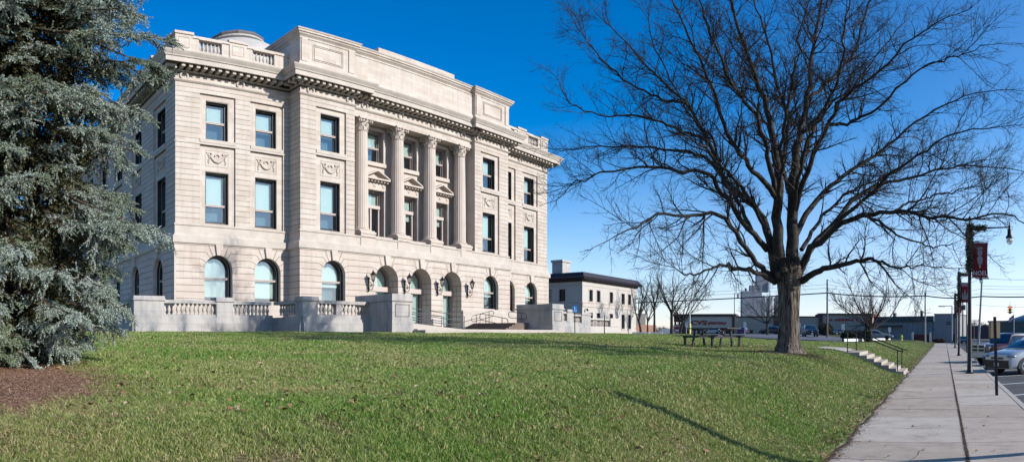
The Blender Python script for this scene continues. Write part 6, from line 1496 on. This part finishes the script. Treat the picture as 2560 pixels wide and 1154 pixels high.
def big_tree():
    rng = np.random.default_rng(11); D0 = 20.6
    def q(x, y, dd=0.0):             # positions read off the crown's outline, given a true depth each
        px, py = x/1.2822+1380, y/1.2822; d = D0+dd; X, Y, _ = at(px, d); return (X, Y, EYE+d*tan((833-py)/1543))
    gx_, gy_, _ = at(1970, D0); gz = zg1(gx_, gy_)
    t = thing('bare_tree', 'huge bare spreading maple tree with a thick furrowed trunk on the lawn', 'tree', (gx_, gy_, gz))
    # trunk with root flare and irregular outline
    prof = [(-.15,.56),(.0,.50),(.12,.44),(.35,.375),(.8,.345),(1.4,.345),(1.9,.355),(2.3,.385),(2.62,.415),(2.9,.41),(3.2,.33)]
    n = 40; V = []; F = []
    for i, (z, r) in enumerate(prof):
        for k in range(n):
            a = 2*pi*k/n; fl = max(0,.5-z)*.55; rr_ = r*(1+.04*sin(5*a+z)+.03*sin(9*a-2*z)+fl*.45*max(0,sin(4*a+1))+.05*(sin(13*a+z*2)))
            V.append((gx_+rr_*cos(a)+.02*z, gy_+rr_*sin(a), gz+z))
    for i in range(len(prof)-1):
        for k in range(n): F.append((i*n+k,i*n+(k+1)%n,(i+1)*n+(k+1)%n,(i+1)*n+k))
    mb = MB(); mb.v = V; mb.f = F; tr_ = obj('trunk', mb, M['bark'], t, smooth=True)
    kn = MB(); 
    for (a, z, r) in ((-1.2,2.35,.13),(-.9,2.15,.10),(2.0,2.5,.14),(-2.2,2.6,.15),(-1.6,2.75,.16)): kn.blob((gx_+.40*cos(a), gy_+.40*sin(a), gz+z), r, 8, 6, (1,1,.8))
    obj('burl', kn, M['bark'], tr_, smooth=True)
    LB = [ # (points (x,y,depth), r0, r1)
     ([(730,890,0),(725,770,-.1),(722,650,-.2),(733,560,-.3),(705,440,-.6),(685,330,-.9),(640,220,-1.2),(600,100,-1.6),(560,-40,-2)], .25,.05),
     ([(772,890,0),(768,760,.1),(770,620,.2),(780,500,.3),(797,430,.5),(815,330,.8),(830,200,1.2),(850,80,1.6),(870,-60,2)], .27,.05),
     ([(715,880,0),(690,730,.5),(640,660,.9),(560,580,1.4),(500,450,2),(430,330,2.5),(340,250,3),(250,150,3.3),(150,50,3.6)], .17,.025),
     ([(724,640,-.2),(660,560,-.9),(600,490,-1.6),(540,380,-2.2),(500,250,-2.8),(440,120,-3.3),(390,10,-3.6)], .12,.03),
     ([(690,800,.1),(640,740,-.6),(560,640,-1.4),(500,560,-2),(400,545,-2.6),(280,535,-3.2),(150,560,-3.6),(50,590,-3.9)], .13,.02),
     ([(710,890,0),(665,850,-.5),(600,770,-1.1),(540,690,-1.7),(440,690,-2.4),(340,690,-2.9),(260,730,-3.3),(190,770,-3.6)], .13,.02),
     ([(715,905,-.1),(660,870,-.9),(600,860,-1.6),(550,852,-2.2),(500,868,-2.7),(430,880,-3.1),(380,850,-3.4)], .11,.015),
     ([(560,580,1.4),(480,500,1.9),(380,480,2.5),(260,470,3.0),(130,470,3.5),(30,480,3.8)], .09,.02),
     ([(500,450,2),(420,420,1.4),(300,380,1.2),(180,370,1.0),(60,330,.8),(10,240,.8)], .08,.015),
     ([(430,330,2.5),(330,310,2.4),(200,230,2.5),(100,120,2.7),(60,40,2.8)], .07,.015),
     ([(735,560,-.3),(740,480,.4),(760,380,1.1),(720,270,1.6),(700,150,2.0),(660,30,2.4),(640,-50,2.6)], .12,.03),
     ([(722,640,-.2),(690,500,-1.0),(660,380,-1.6),(600,300,-2.2),(540,200,-2.7),(500,90,-3.1),(470,-30,-3.4)], .11,.03),
     ([(790,880,0),(830,800,.5),(900,720,1.0),(970,640,1.5),(1040,600,2),(1130,575,2.5),(1250,540,3),(1340,530,3.4),(1500,545,3.9)], .15,.025),
     ([(800,900,-.1),(860,868,-.7),(930,850,-1.3),(1000,830,-1.8),(1060,838,-2.3),(1120,860,-2.7),(1190,850,-3.1)], .14,.02),
     ([(795,860,0),(860,770,-.6),(930,720,-1.1),(1010,690,-1.6),(1100,675,-2.1),(1200,690,-2.6),(1320,700,-3),(1440,685,-3.4),(1520,720,-3.7)], .14,.02),
     ([(778,760,.1),(830,660,.8),(900,590,1.4),(960,545,1.9),(1060,480,2.4),(1150,400,2.9),(1260,340,3.3),(1350,300,3.6),(1490,285,4)], .13,.02),
     ([(775,690,.2),(800,600,-.5),(830,520,-1.0),(880,400,-1.5),(950,300,-2),(1050,230,-2.5),(1150,130,-2.9),(1260,60,-3.2)], .13,.025),
     ([(815,330,.8),(880,260,1.5),(960,180,2.1),(1000,60,2.6),(1030,-40,3)], .10,.03),
     ([(880,400,-1.5),(960,390,-2.1),(1060,330,-2.6),(1180,220,-3.1),(1300,180,-3.5),(1380,140,-3.8)], .07,.015),
     ([(797,430,.5),(850,380,0),(900,300,-.7),(930,200,-1.3),(940,80,-1.8),(960,-40,-2.2)], .09,.03),
     ([(900,720,1.0),(1000,640,.6),(1080,560,.2),(1160,510,0),(1280,430,-.3),(1400,410,-.5),(1500,400,-.6)], .09,.015),
     ([(1010,690,-1.6),(1060,720,-2.2),(1130,760,-2.7),(1220,790,-3.1),(1290,780,-3.4)], .06,.015),
     ([(1100,675,-2.1),(1180,640,-1.5),(1260,620,-1.1),(1360,600,-.8),(1460,620,-.6)], .05,.012),
     ([(640,740,-.6),(600,650,0),(540,560,.6),(520,450,1.1),(450,380,1.5),(380,260,1.9),(330,150,2.3),(300,40,2.6)], .09,.02),
     ([(768,640,.2),(740,540,1.2),(700,420,2.2),(640,330,3.0),(560,260,3.8),(480,180,4.5)], .10,.02),
     ([(770,600,.2),(820,470,1.4),(870,350,2.4),(960,280,3.3),(1060,150,4.2),(1140,60,4.8)], .10,.02),
     ([(722,700,-.2),(730,560,-1.5),(740,420,-2.7),(760,300,-3.7),(790,160,-4.6),(810,20,-5.2)], .10,.02),
     ([(768,700,.1),(790,560,-1.6),(830,430,-2.9),(900,330,-3.9),(980,220,-4.8)], .09,.02),
     ([(690,760,0),(640,640,-1.4),(570,560,-2.6),(480,470,-3.6),(380,420,-4.5)], .09,.02),
     ([(800,800,0),(870,690,1.3),(960,610,2.4),(1060,570,3.4),(1180,520,4.3)], .09,.02)]
    K = 26; main = []; rads = []
    for pts, r0, r1 in LB:
        P = smooth_poly([q(*p) for p in pts], K); P[2:] += rng.normal(0,.035,(K-2,3)); main.append(P); f = np.linspace(0,1,K); rads.append(.75*r1+(.82*r0-.75*r1)*(1-f)**1.15*(1+.12*np.exp(-f*14)))
    main = np.array(main); rads = np.array(rads)
    V, F = tubes(main, rads, 10); lo = obj('limb', (V, F), M['limb'], t, smooth=True)
    ax = np.array([sin(.253), -cos(.253), 0.0])     # towards the camera: the crown is wide, so side growth keeps its spread
    P, D, L, R, tt = sprout(main, rads, 4.2, .15, .99, 46, .30, rng, .8, 3.6, .6, None); L = (.55+1.75*rng.random(len(tt)))*np.interp(tt, [0,.25,.5,.8,1], [.35,.7,1.15,1.15,.75])
    D = unit(D+np.array([0,0,.10])); b1 = grow(P, D, L, 9, .13, np.array([0,0,.035]), rng); r1_ = taper(np.minimum(R*.5,.034), np.full(len(P),.006), 9)
    tips = main[:, -1]; Dt = main[:,-1]-main[:,-2]; bt = grow(tips, Dt, np.full(len(tips),1.3), 9, .12, np.array([0,0,.02]), rng); rt = taper(rads[:,-1], np.full(len(tips),.006), 9)
    b1 = np.concatenate([b1, bt]); r1_ = np.concatenate([r1_, rt])
    V, F = tubes(b1, r1_, 5); obj('branch', (V, F), M['limb'], t)
    P, D, L, R, _ = sprout(b1, r1_, 5.6, .06, 1.0, 42, .58, rng, .32, 1.35, .6)
    D = unit(D+np.array([0,0,.12])); b2 = grow(P, D, L, 6, .16, np.array([0,0,.04]), rng); r2_ = taper(np.minimum(R*.6,.012), np.full(len(P),.0036), 6)
    P, D, L, R, _ = sprout(b2, r2_, 6.6, .06, 1.0, 42, .62, rng, .18, .6, .6)
    b3 = grow(P, D, L, 4, .2, np.array([0,0,.05]), rng); r3_ = taper(np.minimum(R*.8,.0046), np.full(len(P),.0028), 4)
    print('TREE', len(b1), len(b2), len(b3))
    V, F = join([tubes(b2, r2_, 3), tubes(b3, r3_, 3)]); obj('twigs', (V, F), M['twig'], t)
    # witch's broom of fine shoots at the fork
    n = 420; a = rng.random(n)*2*pi; P = np.stack([gx_+.38*np.cos(a), gy_+.38*np.sin(a), gz+2.35+.9*rng.random(n)], 1); D = np.stack([np.cos(a), np.sin(a), .7*rng.random(n)], 1)+rng.normal(0,.5,(n,3))
    b = grow(P, D, .2+.5*rng.random(n), 6, .3, np.array([0,0,.12]), rng); V, F = tubes(b, taper(np.full(n,.008), np.full(n,.003), 6), 3); obj('epicormic_shoots', (V, F), M['limb'], t)
    n = 500; i = rng.integers(0, len(b2), n); P = b2[i, 4]; return t
big_tree()
def small_tree(label, px, d, h, spread, seed, trunk=.16, fork=.28, n0=7, px_lean=0, zb=None, dens=1.0, group=None, k2=True, low=False):
    rng = np.random.default_rng(seed); x, y, _ = at(px, d); z = zg1(x, y) if zb is None else zb; t = thing('bare_tree', label, 'tree', (x,y,z), 0, group)
    th = h*fork; m = MB(); m.tube([(x,y,z-.1),(x+.02*h*px_lean,y,z+th*.5),(x+.05*h*px_lean,y,z+th)], [trunk*1.25,trunk,trunk*.95], 8); obj('trunk', m, M['limb'], t)
    top = np.array((x+.05*h*px_lean, y, z+th)); a = np.linspace(0,2*pi,n0,endpoint=False)+rng.random(n0); el = np.where(np.arange(n0) % 3 == 0, .45, 1.0) if low else rng.uniform(.7,1.35,n0)
    D = np.stack([np.cos(a)*spread, np.sin(a)*spread, el*1.4], 1); L = (h-th)*(.8+.4*rng.random(n0))
    P = np.repeat(top[None], n0, 0)+rng.normal(0,.03,(n0,3)); P[:,2] -= rng.random(n0)*th*.25
    b0 = grow(P, D, L, 14, .10, np.array([0,0,.05]), rng); r0 = taper(np.full(n0, trunk*.55), np.full(n0,.014), 14)
    P, D, L, R, _ = sprout(b0, r0, 1.9*dens*8/h, .15, 1, 44, .45, rng, .3, h*.4); b1 = grow(P, unit(D+[0,0,.2]), L, 8, .12, np.array([0,0,.05]), rng); r1_ = taper(np.minimum(R*.5,.04), np.full(len(P),.008), 8)
    V, F = join([tubes(b0, r0, 6), tubes(b1, r1_, 4)]); obj('limb', (V, F), M['limb'], t)
    P, D, L, R, _ = sprout(b1, r1_, 3.4*dens*8/h, .1, 1, 42, .5, rng, .15, h*.2); b2 = grow(P, unit(D+[0,0,.15]), L, 5, .15, np.array([0,0,.04]), rng); r2_ = taper(np.full(len(P),.011), np.full(len(P),.006), 5)
    P, D, L, R, _ = sprout(b2, r2_, 4.0*dens*8/h, .1, 1, 40, .6, rng, .12, h*.1); b3 = grow(P, D, L, 3, .2, np.array([0,0,.03]), rng); r3_ = taper(np.full(len(P),.007), np.full(len(P),.005), 3)
    V, F = join([tubes(b2, r2_, 3), tubes(b3, r3_, 3)]); obj('twigs', (V, F), M['twig'], t); return t
small_tree('wide low bare tree beside the lot, before the peach storefront', 2176, 66, 8.6, 1.5, 21, .17, .16, 9, dens=1.15, low=True)
small_tree('small bare tree in front of the grain elevator, left of the big trunk', 1918, 84, 7.6, 1.5, 22, .15, .24, 8, low=True, dens=1.1)
small_tree('tall bare tree behind the left end of the pharmacy', 1679, 104, 12.2, .75, 23, .26, .30, 7, dens=1.2)
small_tree('bare tree leaning at the right of the tall one, before the pharmacy corner', 1700, 112, 11.5, .8, 24, .22, .22, 7, px_lean=1, dens=1.1)
small_tree('slim straight bare tree midway between annex and pharmacy', 1636, 96, 10.0, .5, 25, .17, .45, 6)
small_tree('forked bare tree close to the annex corner', 1603, 92, 8.6, .65, 26, .17, .25, 6, px_lean=-1)
small_tree('slender crooked bare tree between the forked and the straight one', 1619, 100, 8.0, .55, 27, .13, .3, 6)
# twiggy shrub seen between the spruce and the courthouse
x, y = Bf(-33.5, 7.2, 0)[:2]; rng = np.random.default_rng(5); z = zg1(x,y); n = 34; a = rng.random(n)*2*pi; P = np.stack([x+.2*np.cos(a), y+.2*np.sin(a), np.full(n, z)], 1); D = np.stack([np.cos(a)*.5, np.sin(a)*.5, np.full(n,1.2)], 1)
t = thing('bare_shrub', 'grey leafless shrub between the spruce and the courthouse side', 'shrub', (x,y,z)); b = grow(P, D, 2+1.6*rng.random(n), 9, .1, np.array([0,0,.0]), rng); r = taper(np.full(n,.018), np.full(n,.006), 9); P, D, L, R, _ = sprout(b, r, 3, .2, 1, 40, .4, rng, .2, .9); b2 = grow(P, D, L, 5, .15, np.array([0,0,.02]), rng)
V, F = join([tubes(b, r, 4), tubes(b2, taper(np.full(len(P),.008), np.full(len(P),.004), 5), 4)]); obj('stems', (V, F), nmat('pale_shrub_twigs', (.11,.095,.10), .8, .1), t)
# hedge plants
M['hedge'] = island_mat('hedge_leaf', [(0,(.02,.016,.012)),(.5,(.045,.035,.024)),(1,(.09,.06,.04))], .8); M['hedge_g'] = island_mat('hedge_leaf_green', [(0,(.010,.018,.012)),(.6,(.022,.036,.02)),(1,(.045,.055,.03))], .8)
def bush(name, label, px, d, w, h, mat, seed, n=2600, flat=1.0):
    rng = np.random.default_rng(seed); x, y, _ = at(px, d); z = zg1(x,y); t = thing(name, label, 'bush', (x,y,z)); u = unit(rng.normal(0,1,(n,3))); r = rng.random(n)**.35
    P = np.stack([x+u[:,0]*r*w, y+u[:,1]*r*w*flat, z+h*.52+u[:,2]*r*h*.5], 1); A = unit(rng.normal(0,1,(n,3))); B = unit(np.cross(A, rng.normal(0,1,(n,3)))); s = .07+.06*rng.random((n,1))
    V = np.stack([P-A*s, P+B*s*.8, P+A*s, P-B*s*.8], 1).reshape(-1,3); obj('foliage', (V, np.arange(n*4).reshape(-1,4)), mat, t); m = MB(); m.tube([(x,y,z-.1),(x,y,z+h*.6)], .05, 6); obj('stem', m, M['limb'], t)
bush('round_bush', 'round brown leafless bush beside the tall utility pole', 2064, 118, 1.5, 2.5, M['hedge'], 1)
bush('clipped_hedge', 'dark clipped hedge behind the near handrail, left part', 2122, 72, 1.0, 1.05, M['hedge_g'], 2, flat=.6); bush('clipped_hedge', 'dark hedge block just left of the low bare tree', 2146, 76, .9, 1.25, M['hedge_g'], 3, flat=.6)
bush('rounded_shrub', 'dark shrub clinging to the base of the low bare tree', 2167, 65, .45, 1.3, M['hedge_g'], 4); bush('low_plants', 'reddish low plants at the foot of the concrete building', 2348, 117, 1.3, .8, island_mat('reddish_leaf', [(0,(.05,.02,.02)),(1,(.16,.06,.05))], .8), 5, 900, .4)
# far woods on the horizon
rng = np.random.default_rng(9); n = 26000; px = rng.uniform(1500, 2760, n); d = rng.uniform(430, 620, n); a = (2361-px)/1543; h = 5.5+4.5*np.abs(np.sin(px*.021)+.6*np.sin(px*.057+1)); hz_ = h*rng.random(n)**.8
P = np.stack([-d*np.sin(a), d*np.cos(a), hz_-1], 1); D = rng.normal(0,1,(n,3)); D[:,2] = np.abs(D[:,2])+.6; D = unit(D); L = (1.2+2.4*rng.random(n))[:,None]; U = unit(np.cross(D, P)); w_ = .12
V = np.stack([P-U*w_, P+U*w_, P+D*L], 1).reshape(-1,3); o = obj('far_woods', (V, np.arange(n*3).reshape(-1,3)), island_mat('far_twigs', [(0,(.10,.075,.08)),(1,(.19,.15,.15))], .9)); setp(o, 'hazy brown leafless woods along the horizon', 'woods', kind='stuff')

# ================================================================ blue spruce
def spruce():
    rng = np.random.default_rng(3); z0 = zg1(SPX, SPY); t = thing('blue_spruce', 'large blue grey spruce with drooping needled boughs at the left edge', 'tree', (SPX, SPY, z0))
    m = MB(); m.tube([(SPX,SPY,z0-.1),(SPX,SPY,z0+5),(SPX+.05,SPY,z0+14)], [.30,.22,.03], 12); obj('trunk', m, M['limb'], t)
    cam_dir = unit(np.array([-SPX, -SPY, 0.0])); side = np.array([-cam_dir[1], cam_dir[0], 0])
    P, D, L, Z = [], [], [], []
    z = .12
    while z < 10.6:
        nb = 11 if z < 8.2 else 6
        for k in range(nb):
            a = 2*pi*k/nb+z*2.3+rng.uniform(-.25,.25); dv = np.array([cos(a), sin(a), 0]); f = float(dv@cam_dir)
            if f < -.45: continue
            tier = float(np.interp(z, [.0,.9,1.75,2.6,3.35,4.15,4.75,5.4,6.1,6.9,7.6], [.9,1.0,.66,1.05,.60,1.02,.66,1.08,.92,1.02,.9]))+.07*sin(1.7*k+z)                   # layered outline with deep gaps
            R_ = np.interp(z, [0,.6,1.6,5.0,7.5,11,14], [1.45,2.05,2.75,2.9,2.45,1.5,.3])*tier*rng.uniform(.86,1.06)
            P.append((SPX, SPY, z0+z+.5+rng.uniform(-.1,.1))); D.append(dv+np.array([0,0,-.02+.03*z/5])); L.append(R_); Z.append(z)
        z += .27 if z < 8.2 else .5
    P, D, L, Z = np.array(P), np.array(D), np.array(L), np.array(Z); N = len(P); K = 12
    pts = np.empty((N,K,3)); pts[:,0] = P; d = unit(D); st = (L/(K-1))[:,None]
    for i in range(1, K):
        f = i/(K-1); d = unit(d+np.array([0,0,-.085 if f < .6 else .06])+rng.normal(0,.035,(N,3))); pts[:,i] = pts[:,i-1]+d*st
    rad = taper(.03+.008*L, np.full(N,.006), K); parts = [tubes(pts, rad, 5)]
    # side branches, mostly sideways and hanging
    S_, Sd, SL, SR = [], [], [], []
    idx = np.repeat(np.arange(N), 20); tt = .22+.78*rng.random(len(idx))**.72; f = tt*(K-1); i = np.minimum(f.astype(int), K-2); w = (f-i)[:,None]
    Pb = pts[idx,i]*(1-w)+pts[idx,i+1]*w; T = unit(pts[idx,i+1]-pts[idx,i]); sd = unit(np.cross(T, [0,0,1.0]))*np.where(rng.random(len(idx)) < .5, 1, -1)[:,None]
    Db = T*.85+sd*(.6+.3*rng.random((len(idx),1)))+np.array([0,0,.12])-np.array([0,0,.34])*rng.random((len(idx),1)); Lb = (.28+.50*rng.random(len(idx)))*(1.15-.72*tt)*np.clip(L[idx]/2.4,.5,1.2)
    b1 = grow(Pb, Db, Lb, 6, .09, np.array([0,0,-.09]), rng); r1_ = taper(np.full(len(Pb),.010), np.full(len(Pb),.004), 6); parts.append(tubes(b1, r1_, 3))
    # hanging twigs below boughs make the curtains
    idh = np.repeat(np.arange(N), 18); th = .12+.86*rng.random(len(idh)); f = th*(K-1); i = np.minimum(f.astype(int), K-2); w = (f-i)[:,None]; Ph = pts[idh,i]*(1-w)+pts[idh,i+1]*w
    Dh = np.array([0,0,-1.0])+rng.normal(0,.45,(len(idh),3)); bh = grow(Ph, Dh, .20+.30*rng.random(len(idh)), 6, .08, np.array([0,0,-.04]), rng); parts.append(tubes(bh, taper(np.full(len(Ph),.007), np.full(len(Ph),.003), 6), 3))
    V, F = join(parts); obj('bough', (V, F), nmat('spruce_twig_bark', (.07,.045,.03), .9, .2, 6), t)
    # shoots: every side branch ends in and carries short needled shoots
    def shoots(b, per, lo, sp, ln, dn):
        n_, k_, _ = b.shape; ii = np.repeat(np.arange(n_), per); tt = lo+(1-lo)*rng.random(len(ii)); tt[::per] = 1.0; f = tt*(k_-1)-1e-4; j = np.clip(f.astype(int), 0, k_-2); w = (f-j)[:,None]
        P = b[ii,j]*(1-w)+b[ii,j+1]*w; T = unit(b[ii,j+1]-b[ii,j]); Q = unit(T+rng.normal(0,sp,(len(ii),3))+np.array([0,0,dn])); return P, Q, ln*(.65+.7*rng.random(len(ii)))
    def sprays(b, per, lo, ln):
        n_, k_, _ = b.shape; ii = np.repeat(np.arange(n_), per); q = np.tile(np.arange(per), n_); tt = lo+(1-lo)*(q//2*2+1)/per; tt = np.minimum(tt, 1.0); tt[q == per-1] = 1; f = tt*(k_-1)-1e-4; j = np.clip(f.astype(int), 0, k_-2); w = (f-j)[:,None]
        P = b[ii,j]*(1-w)+b[ii,j+1]*w; T = unit(b[ii,j+1]-b[ii,j]); Sd = unit(np.cross(T, [0,0,1.0]))*np.where(q % 2 == 0, 1, -1)[:,None]*np.where(q == per-1, 0, 1)[:,None]
        return P, unit(T*.85+Sd*.62+rng.normal(0,.13,(len(ii),3))+np.array([0,0,-.06])), ln*(1.15-.45*tt)*(.8+.4*rng.random(len(ii)))
    sets = [sprays(b1, 11, .12, .17)] + [shoots(b1, 2, .06, .33, .15, -.06), shoots(bh, 7, .1, .35, .14, -.30), shoots(pts, 26, .30, .6, .14, .0)]
    P = np.concatenate([s[0] for s in sets]); Q = np.concatenate([s[1] for s in sets]); Ls = np.concatenate([s[2] for s in sets])
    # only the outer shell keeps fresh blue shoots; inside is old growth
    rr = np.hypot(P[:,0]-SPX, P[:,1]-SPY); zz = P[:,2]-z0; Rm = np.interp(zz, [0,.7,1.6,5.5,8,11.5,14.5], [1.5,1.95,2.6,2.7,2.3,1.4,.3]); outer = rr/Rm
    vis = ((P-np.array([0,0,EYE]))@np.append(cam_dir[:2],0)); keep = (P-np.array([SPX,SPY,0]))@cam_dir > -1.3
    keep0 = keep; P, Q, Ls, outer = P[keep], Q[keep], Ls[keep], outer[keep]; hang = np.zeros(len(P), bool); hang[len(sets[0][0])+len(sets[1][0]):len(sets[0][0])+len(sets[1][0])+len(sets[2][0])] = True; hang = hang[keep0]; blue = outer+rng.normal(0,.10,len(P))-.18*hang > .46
    print('SPRUCE shoots', len(P), blue.sum())
    def needles(P, Q, Ls, m_, nl, nw):
        n_ = len(P); ii = np.repeat(np.arange(n_), m_); s = rng.random(len(ii)); A = unit(np.cross(Q, rng.normal(0,1,(n_,3)))); B = np.cross(Q, A); th = rng.random(len(ii))*2*pi
        rd = A[ii]*np.cos(th)[:,None]+B[ii]*np.sin(th)[:,None]; base = P[ii]+Q[ii]*(Ls[ii]*s)[:,None]; dr = unit(Q[ii]*.75+rd); tip = base+dr*(nl*(1.15-.45*s))[:,None]
        sdv = unit(np.cross(dr, rng.normal(0,1,(len(ii),3))))*nw; V = np.stack([base-sdv, base+sdv, tip], 1).reshape(-1,3); return V, np.arange(len(V)).reshape(-1,3)
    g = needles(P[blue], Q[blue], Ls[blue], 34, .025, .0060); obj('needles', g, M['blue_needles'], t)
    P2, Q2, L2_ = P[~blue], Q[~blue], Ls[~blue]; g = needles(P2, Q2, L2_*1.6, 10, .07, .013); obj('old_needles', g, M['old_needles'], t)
    return t
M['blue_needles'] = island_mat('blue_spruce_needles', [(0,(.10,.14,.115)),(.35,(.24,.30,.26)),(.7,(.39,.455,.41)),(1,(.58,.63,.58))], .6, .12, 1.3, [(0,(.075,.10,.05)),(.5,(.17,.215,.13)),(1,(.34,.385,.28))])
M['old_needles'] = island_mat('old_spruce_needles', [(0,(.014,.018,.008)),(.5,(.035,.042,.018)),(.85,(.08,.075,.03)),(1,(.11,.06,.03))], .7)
spruce()
# red flag seen through the boughs
x, y, _ = at(45, 60); t = thing('flag', 'red flag glimpsed through the spruce boughs at the left edge', 'flag', (x,y,24)); m = MB(); m.box(x-.9,x+.9,y-.05,y+.05,26.6,27.6); obj('flag_cloth', m, simple('bright_red_cloth', (.7,.03,.05), .8), t)
